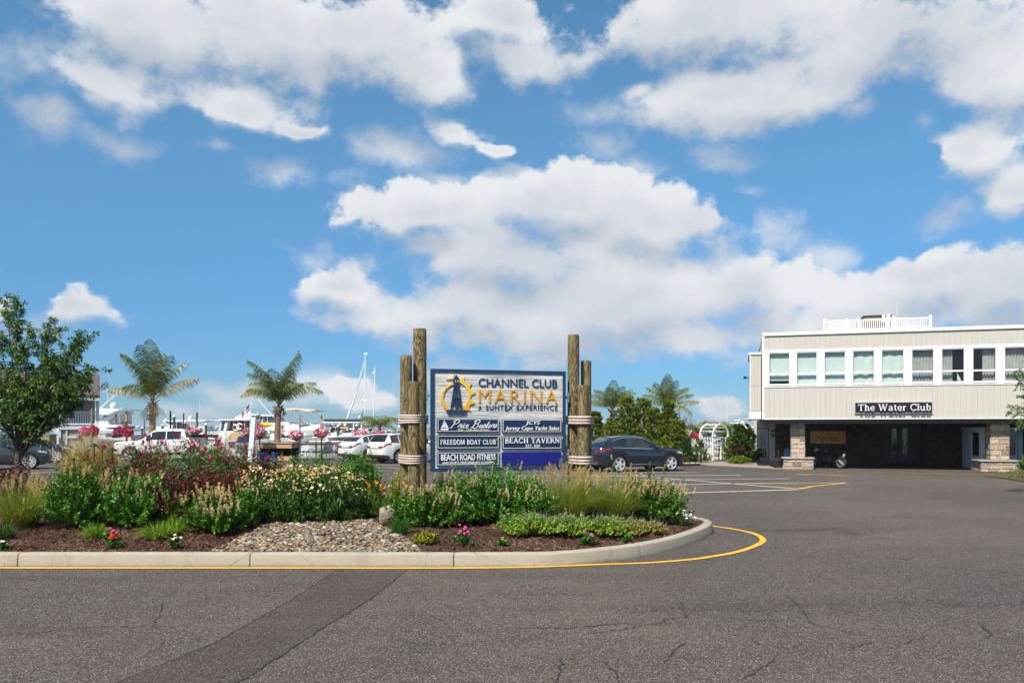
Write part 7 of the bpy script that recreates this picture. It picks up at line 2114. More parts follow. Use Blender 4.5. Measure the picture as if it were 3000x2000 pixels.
bk.inputs['Color1'].default_value = (.40, .385, .37, 1); bk.inputs['Color2'].default_value = (.31, .30, .29, 1); bk.inputs['Mortar'].default_value = (.13, .125, .12, 1)
t.link(bk.outputs['Color'], b.inputs['Base Color']); b.inputs['Roughness'].default_value = .9
bump(t, b, bk.outputs['Fac'], -.7, .015)
ROOFS = pm('roof_shingle', (.085, .072, .068), .95, .3, 7, .6, 30)

D = 52.0
HC, HX_, HY_ = Vector((PX(290, D), D, 0)), math.cos(rad(27.5)), math.sin(rad(27.5))
def hx(px):
    """distance along the house front, negative to the left of its near corner"""
    u = (px - 1500) / FPX
    return (u * HC.y - HC.x) / (HX_ - u * HY_)
hz = lambda py: CAM_H - (py - HZ) * (D - .6) / FPX
hs = thing('shingled_house', 'grey shingled dock house with white balcony behind the small tree', 'house', HC, rad(27.5))
x0, x1, xd = hx(-60), 0.0, hx(172)
zf = hz(1252)
MB().box(x0, -.25, 1.6, 7, zf + .10, hz(1160)).build('wall', SHING, hs)
MB().box(xd, -.05, .1, 7, 0, zf - .12).build('lower_wall', SHING, hs)
MB().box(xd - .02, 0, -.02, 7, zf - .12, zf + .10).build('balcony_floor', WPAINT, hs)
r0, r1 = hz(1162), hz(1131)
MB().prism([(-.5, r0), (3.5, r1 + .9), (7.6, r0), (7.6, r0 + .12), (3.5, r1 + 1.02), (-.5, r0 + .12)], x0, .06, fn=lambda x, y, z: (y, x, z)).build('roof', ROOFS, hs)
MB().box(x0, .05, -.46, -.30, r0 - .24, r0 - .005).build('fascia', WPAINT, hs)
for px_ in (285.5, 178):
    MB().box(hx(px_) - .10, hx(px_) + .10, .12, .32, zf + .10, r0 - .0).build('post', WPAINT, hs)
for zz in (zf + .18, hz(1208)):
    MB().box(xd + .1, hx(283), .15, .23, zz, zz + .08).build('balcony_rail', WPAINT, hs)
bm_ = MB().box(-.028, .028, -.02, .02, 0, hz(1208) - zf - .26).mesh('baluster', WPAINT)
n = int((hx(282) - xd) / .135)
for i in range(n):
    link('baluster', bm_, hs, (xd + .15 + i * .135, .19, zf + .26))
for (a, e) in ((172, 178), (193, 197)):
    MB().box(hx(a), hx(e), .02, .098, 0, zf - .125).build('trim_board', WPAINT, hs)
MB().box(hx(197.5), hx(226), .03, .097, hz(1283), hz(1277)).build('trim_board', WPAINT, hs)
MB().lathe([(.03, .16), (.09, .10), (.10, -.02), (.05, -.12)], 8, (hx(232), .02, hz(1280))).build('wall_lantern', DARKW, hs)
D2 = 50.0
ub = thing('utility_cabinet', 'olive green metal utility cabinet between the house and the navy car', 'cabinet', (PX(116, D2), D2, 0))
OLV = pm('olive_metal', (.22, .20, .085), .6, .08, 2)
MB().cbox(-.62, .62, 0, .8, .05, 1.58, .02).build('cabinet', OLV, ub); MB().box(-.01, .01, -.008, -.001, .1, 1.5).build('door_gap', DARKW, ub)
MB().box(.15, .40, -.012, -.002, .95, 1.12).build('warning_label', pm('label_white', (.6, .6, .58), .6), ub); MB().box(-.68, .68, -.03, .83, 1.58, 1.64).build('lid', OLV, ub)

# split rail fence along the dock edge --------------------------------------------
DF = 51.6
fz = lambda py, d=DF: CAM_H - (py - HZ) * d / FPX
fence = thing('rail_fence', 'weathered grey rail fence along the dock edge behind the flowers', 'fence', (0, 0, 0))
posts = [690, 737, 790, 833, 875, 925, 985, 1050, 1115, 1180, 1240, 1300, 1375, 1450, 1520, 1600, 1680]
for i, (a, e) in enumerate(zip(posts, posts[1:])):
    for (py, h, mt) in ((1300.5, .13, GREYW), (1323, .12, DARKW)):
        z_ = fz(py); MB().cbox(PX(a, DF) + .006, PX(e, DF) - .006, DF, DF + .05, z_ - h / 2, z_ + h / 2, .008).build('rail', mt, fence)
MB().box(PX(740, DF), PX(1680, DF), DF - .06, DF + .12, fz(1298.5) + .07, fz(1298.5) + .10).build('cap_rail', GREYW, fence)
for px_ in posts:
    MB().cbox(PX(px_, DF) - .06, PX(px_, DF) + .06, DF + .052, DF + .16, 0, fz(1297), .01).build('post', GREYW, fence)
ram = thing('ramp_railing', 'sloping weathered handrail by the white post', 'railing', (0, 0, 0))
a, e = P(731, 1297, 50), P(752, 1306, 48.6)
MB().tube([a, e], .06, 6).build('rail', GREYW, ram)
for q in (a, e):
    MB().box(q.x - .05, q.x + .05, q.y - .05, q.y + .05, 0, q.z).build('post', GREYW, ram)
dock = tag(MB().box(-60, 26, 52.2, 57.4, .004, .012).build('dock_deck', GREYW), kind='structure')

# flower baskets on cross-armed posts
PETB = leafmat('petunia_bloom', [(.45, .008, .05), (.62, .015, .10), (.70, .10, .24), (.80, .50, .56), (.82, .76, .76), (.62, .02, .06)], .15, .6, .1, 2.5)
PETM = leafmat('magenta_bloom', [(.62, .02, .22), (.72, .05, .30), (.80, .25, .45), (.66, .03, .26)], .15, .6, .1, 2.5)
PETR = leafmat('deep_red_bloom', [(.30, .006, .025), (.45, .010, .04), (.60, .03, .07), (.66, .35, .40)], .15, .6, .1, 2.5)
PETP = leafmat('purple_bloom', [(.16, .01, .10), (.30, .02, .12), (.45, .02, .10), (.50, .30, .42)], .15, .6, .1, 2.5)
def basket(label, px, py, D, wpx, hpx, mt, seed):
    c_ = P(px, py, D); rx, rz = wpx * D / FPX / 2, hpx * D / FPX / 2
    root = thing('flower_basket', label, 'hanging basket', c_, 0, 'flower baskets on the dock posts')
    r = np.random.default_rng(seed); n = 620
    d = unit(r.normal(size=(n, 3))); q = r.uniform(.80, 1.05, n)[:, None]
    Pb = d * q * np.array((rx, rx * .9, rz)); Pb[:, 2] += np.where(d[:, 2] < -.5, .12 * rz, 0)
    V, F = leaf_quads(Pb, unit(d * .5 + r.normal(0, .6, (n, 3))), .10, .095, seed, 0, .1, .5, unit(d + r.normal(0, .3, (n, 3))))
    link('flower', npmesh('flower', V, F, mt), root)
    n = 420; d = unit(r.normal(size=(n, 3))); V, F = leaf_quads(d * .72 * np.array((rx, rx * .9, rz)), unit(d + r.normal(0, .6, (n, 3))), .13, .05, seed + 1)
    link('foliage', npmesh('foliage', V, F, LEAF_SUM), root)
    MB().lathe([(.05, -rz * .75), (rx * .55, -rz * .55), (rx * .72, rz * .1), (rx * .70, rz * .12)], 14).build('pot', DARKW, root, smooth=True)
    m_ = MB()
    for a in (0, 2.1, 4.2):
        m_.tube([(rx * .7 * math.cos(a), rx * .7 * math.sin(a), rz * .1), (0, 0, rz * 1.35)], .008, 4)
    m_.build('hanger', DARKW, root)
for i, (lab, px, py, D, w_, h_, mt) in enumerate((
    ('bright magenta flower basket left of the pale post by the house', 248, 1265, 49, 30, 26, PETM), ('deep red flower basket right of the pale post by the house', 274, 1263, 49, 26, 28, PETR),
    ('purple half of the flower basket pair on the dark post beyond the pickup bonnet', 349, 1265, 49.5, 28, 26, PETP), ('crimson flower basket on the dark post beyond the pickup bonnet', 374, 1265, 49.5, 28, 28, PETR),
    ('red flower basket hanging above the pickup bed', 571, 1260, 49.5, 40, 18, PETB), ('small round crimson flower basket left of the white post', 722, 1267, 48.8, 20, 22, PETB), ('large pink and red flower basket right of the white post', 760, 1265, 48.8, 34, 40, PETB),
    ('pink and white flower basket on the grey post above the bicycle', 868, 1276, 48.5, 38, 28, PETB), ('round red and white flower basket right of the bicycle', 940, 1268, 48.5, 41, 29, PETB), ('pink and red flower basket behind the pale white car', 1058, 1271, 48.5, 40, 20, PETB),
    ('pink flower basket above the roof of the white car nearest the sign', 1110, 1272, 48.5, 34, 18, PETM), ('red flowers over the picket fence left of the arch', 2037, 1279, 51, 26, 20, PETR))):
    basket(lab, px, py, D, w_, h_, mt, 900 + i)
def dock_post(label, px, top, D, w_, mt, tip=None, arm=None, sq=True, bot=0):
    root = thing('dock_post', label, 'post', (PX(px, D), D + .25, 0), 0, 'timber posts along the dock')
    z_ = CAM_H - (top - HZ) * D / FPX; h = w_ * D / FPX / 2
    MB().cbox(-h, h, -h, h, 0, z_, .01).build('post', mt, root)
    if tip:
        MB().cbox(-h * 1.5, h * 1.2, -h * 1.6, -h * 1.02, z_ - tip[0] - tip[1], z_ - tip[0], .01).build('light_block', NEWW if len(tip) < 3 else WPAINT, root)
    if arm:
        z2 = CAM_H - (arm - HZ) * D / FPX; a_ = MB(); a_.box(-.33, .33, -h - .05, -h - .005, z2 - .05, z2 + .05); a_.build('cross_arm', mt, root)
        m_ = MB(); m_.tube([(-.3, -h - .03, z2), (-h * .8, -h - .03, z2 + .35)], .02, 4); m_.tube([(.3, -h - .03, z2), (h * .8, -h - .03, z2 + .35)], .02, 4); m_.build('brace', mt, root)
for a in (('pale weathered post between the magenta and deep red baskets', 263, 1197, 49, 4.2, GREYW, None, None), ('dark post with a pale block near a small flag, by the purple basket', 365, 1203, 49.5, 4, DARKW, (.25, .4), 1238),
          ('dark square post right of the first tall palm', 494.5, 1203, 52, 4, DARKW, None, None), ('thin dark post beside a green piling behind the pickup cab', 533.5, 1209, 52, 3, DARKW, None, None), ('dark post with a pale block above the red basket over the pickup bed', 573, 1207, 52, 4, DARKW, (.2, .35), None),
          ('thin dark post between the palm and the pickup roof', 418, 1229, 52, 2.2, DARKW, None, None), ('grey post behind the large pink basket', 757, 1212, 49, 4, GREYW, None, None), ('grey post with a dark cross arm carrying the pink basket', 875.5, 1214, 48.7, 4, GREYW, None, 1240),
          ('dark post with a pale block above the round red and white basket', 939, 1216, 48.8, 3.6, DARKW, (.25, .5), None), ('reddish grey post with a cross arm over the pale white car', 1064, 1215, 48.8, 4, GREYW, None, 1241)):
    dock_post(*a)
# white square post
wp = P(739, 1330, 47); wpt = thing('white_post', 'tall white square post with a flat cap leaning slightly before the boats', 'post', (PX(734, 47), 47, 0))
zt_ = CAM_H - (1212 - HZ) * 47 / FPX
M_ = Matrix.Rotation(rad(4.5), 4, 'Y')
MB().cbox(-.14, .14, -.14, .14, 0, zt_ - .1, .012, M=M_).build('shaft', WPAINT, wpt)
MB().cbox(-.17, .17, -.17, .17, .78, .84, .01, M=M_).build('collar', WPAINT, wpt); MB().cbox(-.21, .21, -.21, .21, zt_ - .1, zt_ - .02, .01, M=M_).build('cap', WPAINT, wpt)
# planter box of the palm
pb = thing('planter_box', 'tan timber planter box holding the palm behind the rail fence', 'planter', (PX(817, 50.3), 50.3, 0))
x_ = 47 * 50.3 / FPX
for k, (z0_, z1_) in enumerate(((.30, .55), (.56, .80), (.81, 1.06))):
    MB().cbox(-x_, x_, -.75, .75, z0_ - .3, z1_ - .01 - (.0 if k < 2 else 0), .015).build('plank', NEWW, pb)
MB().cbox(-x_ - .05, x_ + .05, -.8, .8, 1.06, 1.12, .01).build('rim_board', NEWW, pb)
# bicycle
bx = thing('bicycle', 'white bicycle leaning on the rail fence below the pink basket', 'bicycle', (PX(889, 50.6), 50.6, 0), rad(6))
BWH = pm('bicycle_white', (.62, .68, .68), .4, .05, 4)
for x in (-.55, .52):
    w_ = bpy.data.objects.new('wheel', None); C.objects.link(w_); w_.parent = bx; w_.location = (x, 0, .34)
    R90 = Matrix.Rotation(rad(90), 4, 'X')
    MB().lathe([(.34, 0), (.325, .022), (.31, 0), (.325, -.022), (.34, 0)], 24, M=R90, caps=False).build('tyre', TYRE, w_)
    m_ = MB(); m_.lathe([(.312, -.012), (.312, .012), (.298, .01), (.298, -.01), (.312, -.012)], 24, M=R90, caps=False)
    for k in range(12):
        a = math.pi * k / 6; m_.tube([(0, 0, 0), (.3 * math.cos(a), 0, .3 * math.sin(a))], .003, 3)
    m_.build('rim', CHROME, w_)
m = MB()
for a, e in (((-.55, 0, .34), (-.05, 0, .30)), ((-.05, 0, .30), (-.2, 0, .85)), ((-.55, 0, .34), (-.17, 0, .78)), ((-.05, 0, .30), (.36, 0, .80)), ((-.14, 0, .60), (.38, 0, .88)), ((.34, 0, .95), (.52, 0, .34))):
    m.tube([a, e], .022, 6)
m.build('frame', BWH, bx)
m = MB(); m.tube([(.34, 0, .95), (.30, 0, 1.08), (.28, -.28, 1.1)], .014, 5); m.tube([(.30, 0, 1.08), (.28, .28, 1.1)], .014, 5); m.tube([(.28, -.28, 1.1), (.14, -.3, 1.1)], .02, 5); m.build('handlebar', DARKW, bx)
m = MB(); m.ell((-.24, 0, .93), (.15, .09, .05), 8, 5); m.tube([(-.2, 0, .83), (-.22, 0, .9)], .015, 5); m.build('saddle', DARKW, bx, smooth=True)
m = MB(); m.lathe([(.09, -.01), (.09, .01)], 12, M=Matrix.Translation((-.05, -.05, .30)) @ Matrix.Rotation(rad(90), 4, 'X')); m.tube([(-.05, -.07, .3), (.06, -.07, .18)], .01, 4); m.cbox(.02, .12, -.14, -.06, .16, .19, .005); m.build('crank', CHROME, bx)
m = MB(); m.box(-.75, -.40, -.07, .07, .72, .74); m.tube([(-.72, 0, .72), (-.55, 0, .34)], .008, 4); m.build('rack', DARKW, bx)
# white fan-back chairs
def chair(label, px, D, rz):
    root = thing('garden_chair', label, 'chair', (PX(px, D), D, 0), rz, 'white slatted garden chairs')
    for k in range(7):
        f = (k - 3) / 3
        MB().add([(f * .24 - .036, .10 + .02, .35), (f * .24 + .036, .10 + .02, .35), (f * .30 + .042, .42, 1.02 + .16 * (1 - f * f)), (f * .30 - .042, .42, 1.02 + .16 * (1 - f * f)), (f * .24 - .036, .13 + .02, .35), (f * .24 + .036, .13 + .02, .35), (f * .30 + .042, .45, 1.02 + .16 * (1 - f * f)), (f * .30 - .042, .45, 1.02 + .16 * (1 - f * f))],
                 [(0, 1, 2, 3), (7, 6, 5, 4), (0, 4, 5, 1), (1, 5, 6, 2), (2, 6, 7, 3), (3, 7, 4, 0)]).build('back_slat', WPAINT, root)
    for k in range(5):
        MB().box(-.28, .28, -.45 + k * .12, -.35 + k * .12, .40 - k * .02, .42 - k * .02).build('seat_slat', WPAINT, root)
    for s in (-1, 1):
        MB().cbox(s * .36 - .07, s * .36 + .07, -.45, .32, .60, .63, .01).build('armrest', WPAINT, root)
        MB().box(s * .33 - .03, s * .33 + .03, -.44, -.38, 0, .60).build('leg', WPAINT, root)
        MB().box(s * .33 - .03, s * .33 + .03, .2, .26, 0, .60).build('leg', WPAINT, root)
chair('white fan backed garden chair behind the rail fence, the left one', 957, 53.0, rad(-150)); chair('white fan backed garden chair next to the pale white car', 998, 53.0, rad(-165))
for (lab, px, w_) in (('blue plastic bin half hidden by the left bright green shrubs', 773, 26), ('blue plastic bin half hidden right of the dark red shoots', 804, 18)):
    D = 49.0; o = thing('blue_bin', lab, 'bin', (PX(px, D), D, 0)); r_ = w_ * D / FPX / 2
    MB().lathe([(r_ * .8, 0), (r_, .5), (r_ * 1.05, .52), (r_ * .9, .52)], 14).build('tub', pm('bin_blue', (.01, .05, .42), .4), o, smooth=40)
# path lights in the far bed
for i, (px, py, lab) in enumerate(((276, 1304, 'black mushroom path light at the left of three, before the tan grass'), (300, 1308, 'black mushroom path light in the middle of three'), (329, 1318, 'black mushroom path light nearest the pink flowers'))):
    D = 22.0 - i * .8; z_ = CAM_H - (py - HZ) * D / FPX; w_ = (24, 28, 32)[i] * D / FPX / 2
    o = thing('path_light', lab, 'garden light', (PX(px, D), D, 0), 0, 'mushroom path lights')
    MB().lathe([(w_, -.03), (w_ * .8, .01), (w_ * .3, .05), (.01, .06)], 14, (0, 0, z_)).build('shade', BLACK, o, smooth=True); MB().tube([(0, 0, 0), (0, 0, z_ - .03)], .014, 6).build('stem', BLACK, o)

# white arch and picket fence --------------------------------------------------------
ab = thing('garden_arch', 'white arched garden arbor with lattice sides', 'arbor', Vector((PX(2092, 47.6), 47.6, .10)), rad(34))
AW, AD_, AH = .66, .50, 1.42
VN = pm('arbor_vinyl', (.68, .68, .66), .45, .03, 2)
for sx in (-1, 1):
    for sy in (-1, 1):
        MB().cbox(sx * AW - .055, sx * AW + .055, sy * AD_ - .055, sy * AD_ + .055, 0, AH, .01).build('post', VN, ab)
        MB().cbox(sx * AW - .08, sx * AW + .08, sy * AD_ - .08, sy * AD_ + .08, AH, AH + .05, .01).build('post_cap', VN, ab)
    for k in range(4):
        y = -AD_ + .2 + k * .2; MB().box(sx * AW - .012, sx * AW + .012, y - .02, y + .02, .1, AH - .02).build('lattice_bar', VN, ab)
    for k in range(5):
        z_ = .15 + k * .29; MB().box(sx * AW - .02, sx * AW + .02, -AD_ + .05, AD_ - .05, z_ - .02, z_ + .02).build('lattice_bar', VN, ab)
for sy in (-1, 1):
    rings = []
    for k in range(17):
        a = math.pi * k / 16; c_, s_ = math.cos(a), math.sin(a)
        rings.append([((AW + e) * c_, sy * AD_ + q, AH + .05 + (AW + e) * s_) for e, q in ((-.05, -.035), (.05, -.035), (.05, .035), (-.05, .035))])
    MB().loft(rings, True, True).build('arch', VN, ab)
    MB().cbox(-.10, .10, sy * AD_ - .04, sy * AD_ + .04, AH + AW + .09, AH + AW + .14, .01).build('keystone', VN, ab)
for k in range(1, 8):
    a = math.pi * k / 8; x, z_ = (AW + .02) * math.cos(a), AH + .05 + (AW + .02) * math.sin(a)
    MB().box(x - .03, x + .03, -AD_ - .02, AD_ + .02, z_ - .018, z_ + .018).build('cross_bar', VN, ab)
gate = thing('garden_gate', 'white lattice gate standing half open inside the garden arch', 'gate', Vector((PX(2100, 48.0), 48.0, .10)), rad(-60))
for x in (-.35, .35):
    MB().box(x - .04, x + .04, -.02, .02, .05, 1.30).build('stile', VN, gate)
for z_ in (.1, .5, .9, 1.25):
    MB().box(-.31, .31, -.015, .015, z_ - .03, z_ + .03).build('cross_rail', VN, gate)
for k in range(4):
    MB().box(-.24 + k * .16 - .012, -.24 + k * .16 + .012, .016, .03, .08, 1.28).build('lattice_bar', VN, gate)
pf = thing('picket_fence', 'short white picket fence sloping down to the garden arch', 'fence', Vector((PX(2022, 49.0), 49.0, .1)), rad(-30))
bm_ = MB().box(-.03, .03, -.012, .012, 0, 1.0).mesh('picket', VN)
for k in range(9):
    o = link('picket', bm_, pf, (k * .16, 0, .05 + .22 * (1 - k / 8))); o.scale = (1, 1, 1.05)
for z_ in (.35, .95):
    MB().tube([(-.05, .03, z_ + .25), (1.35, .03, z_)], .03, 4).build('rail', VN, pf)
for x in (-.1, 1.4):
    MB().cbox(x - .05, x + .05, -.02, .08, 0, 1.45, .01).build('post', VN, pf)
# ================================================================ BOATS AND PILINGS
GEL = pm('white_gelcoat', (.62, .64, .65), .35, .04, 1.5, coat=.3)
GELC = pm('cream_gelcoat', (.66, .61, .50), .45, .06, 1.5)
BWIN = glassmat('boat_window', (.05, .09, .11), .05)
BWIND = glassmat('dark_boat_window', (.02, .025, .03), .05)
CANV = pm('tan_canvas', (.46, .33, .20), .9, .08, 3); CRM = pm('cream_canvas', (.68, .56, .40), .9, .06, 3); BLKC = pm('black_canvas', (.03, .03, .033), .9, .1, 3); NVC = pm('navy_canvas', (.015, .025, .09), .9, .1, 3)
YEL2 = pm('kayak_yellow', (.80, .42, .01), .4, .05, 3); ALU = pm('aluminium_tube', (.70, .72, .73), .3, .04, 5, metal=.5); TEAL = pm('teal_canvas', (.06, .34, .38), .9, .1, 3)
HULLB = pm('blue_hull', (.03, .07, .20), .4, .05, 2)
def hull(root, L, B, top, yaw, mt=GEL, bow=.5, loc=(0, 0), stripe=None):
    """planing hull: stern square, bow raked and flared, sheer rising forward"""
    rings = []
    for k in range(15):
        f = k / 14; x = -L / 2 + L * f; wd = B / 2 * (1 - max(0, (f - .45) / .55) ** 2.2 * .97); zt = top + bow * f ** 2.2; zk = -1.6 + max(0, (f - .6) / .4) ** 2 * (zt + 1.2)
        zc = -1.0 + max(0, (f - .55) / .45) ** 2 * (zt + .7); xr = x + .12 * L * max(0, f - .7)
        rings.append([(xr, -wd, zt), (xr, -wd * .985, zt - .12), (x, -wd * .86, zc), (x - .02, 0, zk), (x, wd * .86, zc), (xr, wd * .985, zt - .12), (xr, wd, zt), (xr, wd * .5, zt + .05), (xr, -wd * .5, zt + .05)])
    o = MB().loft(rings, True, True).build('hull', mt, root, smooth=30, loc=(loc[0], loc[1], 0), rz=yaw)
    return o
class Boat:
    def __init__(s, name, label, px, D, cat='boat', group='boats moored along the dock'):
        s.D = D; s.x = PX(px, D); s.root = thing(name, label, cat, (s.x, D, 0), 0, group)
    def q(s, x, y, d=0):
        p = P(x, y, s.D); return Vector((p.x - s.x, d, p.z))
    def pr(s, name, poly, mt, y0=0.0, y1=2.5, par=None):
        pl = [s.q(*p) for p in poly]
        return MB().prism([(p.x, p.z) for p in pl], y0, y1).build(name, mt, par or s.root)
    def bx(s, name, x0, x1, ya, yb, mt, y0=0.0, y1=2.5, b_=.04, par=None):
        a, e = s.q(x0, yb), s.q(x1, ya)
        return MB().cbox(a.x, e.x, y0, y1, a.z, e.z, min(b_, abs(e.x - a.x) * .3, abs(e.z - a.z) * .3)).build(name, mt, par or s.root, smooth=40)
    def tb(s, name, pts, r, mt=None):
        return MB().tube([s.q(*p) for p in pts], r, 6).build(name, mt or ALU, s.root)
    def dome(s, name, x, y, w_, h):
        p = s.q(x, y, .8); r = w_ * s.D / FPX / 2; hh = h * s.D / FPX
        return MB().lathe([(r * .8, -hh / 2), (r, -hh * .2), (r * .95, hh * .15), (r * .6, hh * .42), (.02, hh / 2)], 12, p).build(name, GEL, s.root, smooth=40)
# 1 sport fisher beside the house
b1 = Boat('fishing_yacht', 'tall white fishing yacht with radar dome and tower beside the shingled house', 310, 66)
hull(b1.root, 14, 4.4, 1.5, rad(150), loc=(-1.5, 2.5))
b1.pr('hardtop', [(270, 1194), (354, 1197.5), (352, 1201), (340, 1204), (318, 1215), (270, 1212)], GEL, -.2, 3.6)
b1.dome('radar_dome', 319, 1186, 21, 19); b1.dome('small_dome', 341, 1196, 5, 5)
b1.pr('flybridge', [(270, 1227), (300, 1223), (336, 1205), (338, 1207), (312, 1233), (318, 1240), (270, 1243)], GEL, .2, 3.2)
b1.dome('satellite_dome', 296, 1222, 18, 16); b1.pr('enclosure', [(312, 1231), (335, 1208), (336, 1240), (318, 1240)], pm('clear_vinyl', (.45, .45, .43), .4), .4, 3.0)
b1.tb('post', [(335, 1205, .3), (335, 1245, .3)], .04, DARKW); b1.bx('deckhouse', 270, 322, 1242, 1258, GEL, .0, 3.4, .1); b1.bx('tender', 310, 350, 1243, 1252, GEL, -.4, .8, .1)
b1.bx('windows', 322, 345, 1247, 1255, BWIND, 1.0, 3.0); b1.bx('deck_edge', 270, 360, 1257, 1263, GEL, -.8, 3.6); b1.bx('lower_windows', 296, 356, 1277, 1284, BWIN, -.62, 0)
b1.tb('outrigger', [(290, 1196), (357, 1139)], .03, GEL); b1.tb('outrigger', [(297, 1194), (362, 1138)], .03, GEL); b1.tb('antenna', [(315, 1176), (315, 1132)], .025, GEL); b1.tb('spreader', [(299, 1148), (347, 1142)], .015, GEL); b1.tb('antenna', [(330, 1195), (330, 1168)], .02)
b1.tb('stay', [(348, 1203), (352, 1245)], .012)
# 2 long hardtop yacht
b2 = Boat('hardtop_yacht', 'white yacht with a long thin hardtop and radar behind the green pilings', 540, 74)
hull(b2.root, 13, 4.2, 1.7, rad(20), loc=(0, 3))
b2.pr('hardtop', [(480, 1231), (500, 1229), (598, 1228), (604, 1231), (598, 1234), (500, 1236)], GEL, 0, 3.2); b2.pr('support', [(472, 1233), (490, 1231), (508, 1250), (500, 1254)], GEL, .2, 3)
b2.dome('radar_dome', 474, 1229, 8, 8); b2.dome('radar_dome', 547, 1221, 9, 9); b2.bx('radar_mast', 541, 551, 1224, 1229, GEL, .6, 1.4)
for x in (517, 575, 592):
    b2.tb('support_tube', [(x, 1233), (x, 1258)], .03)
b2.tb('antenna', [(585, 1232), (584.5, 1175)], .02, GEL); b2.tb('antenna', [(590, 1232), (589.5, 1180)], .02, GEL)
b2.bx('deckhouse', 455, 505, 1249, 1266, GEL); b2.bx('flybridge', 560, 600, 1248, 1266, GEL); b2.dome('satellite_dome', 565, 1252, 10, 9); b2.dome('satellite_dome', 590, 1252, 9, 9); b2.bx('seat', 508, 545, 1257, 1266, NVC)
b2.bx('windows', 470, 500, 1255, 1261, BWIND, -.02, .5)
# 3 cabin boat with flag
b3 = Boat('cabin_boat', 'white cabin boat with large windows, tan canvas and a flag at its stern', 690, 59)
hull(b3.root, 9.5, 3.4, .95, rad(10), loc=(0, 1.6))
b3.bx('cabin_roof', 641, 736, 1227.5, 1232, GEL, -.15, 2.9, .03)
b3.pr('front_pillar', [(646, 1232), (651, 1232), (644, 1264), (640, 1264)], GEL, 0, 2.6); b3.pr('pillar', [(660, 1232), (669, 1232), (658, 1276), (651, 1276)], GEL, 0, 2.6)
for x in (684, 697, 716, 732):
    b3.bx('window_post', x - 1, x + 1, 1232, 1263, GEL, 0, 2.5)
b3.pr('side_window', [(652, 1233), (659, 1233), (655, 1262), (647, 1262)], BWIN, .5, .55); b3.bx('side_window', 670, 683, 1234, 1261, BWIN, .5, .55, .01); b3.bx('side_window', 698, 715, 1234, 1261, BWIND, .5, .55, .01)
b3.bx('bulkhead', 640, 735, 1262, 1276, GEL, .02, 2.6); b3.pr('canvas', [(683, 1267), (704, 1265), (722, 1288), (668, 1290)], CANV, -.5, .0); b3.pr('navy_cover', [(707, 1278), (735, 1276), (740, 1292), (700, 1293)], NVC, -.6, .0)
rb = MB()
for (cx, cy) in ((692, 1252), (703, 1249)):
    p = b3.q(cx, cy, -.06); rb.lathe([(.20, -.05), (.27, 0), (.20, .05), (.14, 0), (.20, -.05)], 12, M=Matrix.Translation(p) @ Matrix.Rotation(rad(90), 4, 'X'), caps=False)
rb.build('life_ring', GEL, b3.root)
b3.bx('ring_band', 683, 688, 1246, 1256, REDL, -.12, -.02, .01); b3.bx('ring_band', 708, 714, 1244, 1254, REDL, -.12, -.02, .01)
# 4 pilothouse boat with kayak
b4 = Boat('pilothouse_boat', 'white boat with blue tinted wheelhouse windows behind the palm trunk', 770, 65)
hull(b4.root, 12, 4, 1.75, rad(5), loc=(.5, 2.6))
b4.pr('roof', [(690, 1222), (708, 1213), (720, 1211), (805, 1215), (806, 1219), (745, 1218), (730, 1228), (690, 1228)], GEL, -.2, 3.0)
b4.pr('windscreen', [(784, 1219), (800, 1220), (806, 1237), (786, 1237)], BWIN, .1, 2.6); b4.bx('side_window', 752, 768, 1219, 1237, BWIND, .1, .2, .01); b4.bx('side_window', 770, 782, 1219, 1237, BWIN, .1, .2, .01)
for x in (750, 769, 783):
    b4.bx('window_post', x - 1.2, x + 1.2, 1218, 1240, GEL, .05, 2.6)
b4.bx('deckhouse', 735, 812, 1237, 1262, GEL, .1, 3.0); b4.tb('outrigger', [(807, 1224, -.3), (745, 1154, -.3)], .035, GEL); b4.tb('antenna', [(735, 1222), (734, 1178)], .02, GEL); b4.tb('antenna', [(754, 1218), (755, 1200)], .02, GEL); b4.dome('radar_dome', 722, 1208, 9, 8)
b4.tb('antenna', [(778, 1216), (777, 1190)], .015)
D = 61.0; kp = P(760, 1246, D)
kay = thing('kayak', 'yellow kayak carried on deck behind the pink flower basket and palm', 'kayak', kp, 0)
rings = []
for k in range(13):
    f = k / 12 * 2 - 1; r_ = max(.02, 1 - abs(f) ** 2.4); rings.append([(f * 1.12, .30 * r_ * math.cos(a), .02 + .23 * r_ * math.sin(a) + .02 * f) for a in [2 * math.pi * i / 10 for i in range(10)]])
MB().loft(rings, True, True).build('hull', YEL2, kay, smooth=True); MB().cbox(-.15, .35, -.31, -.20, -.05, .12, .03).build('seat', pm('kayak_seat', (.10, .05, .03), .8), kay); MB().box(.1, .62, -.32, -.28, .0, .03).build('strap', REDL, kay)
MB().tube([(-1.08, 0, 0), (-1.35, 0, .03)], [.1, .14], 8).build('bow_float', YEL2, kay)
for x in (-.8, .8):
    q_ = MB().box(x - .05, x + .05, -.25, .25, -.62, -.20).build('cradle', GEL, kay)
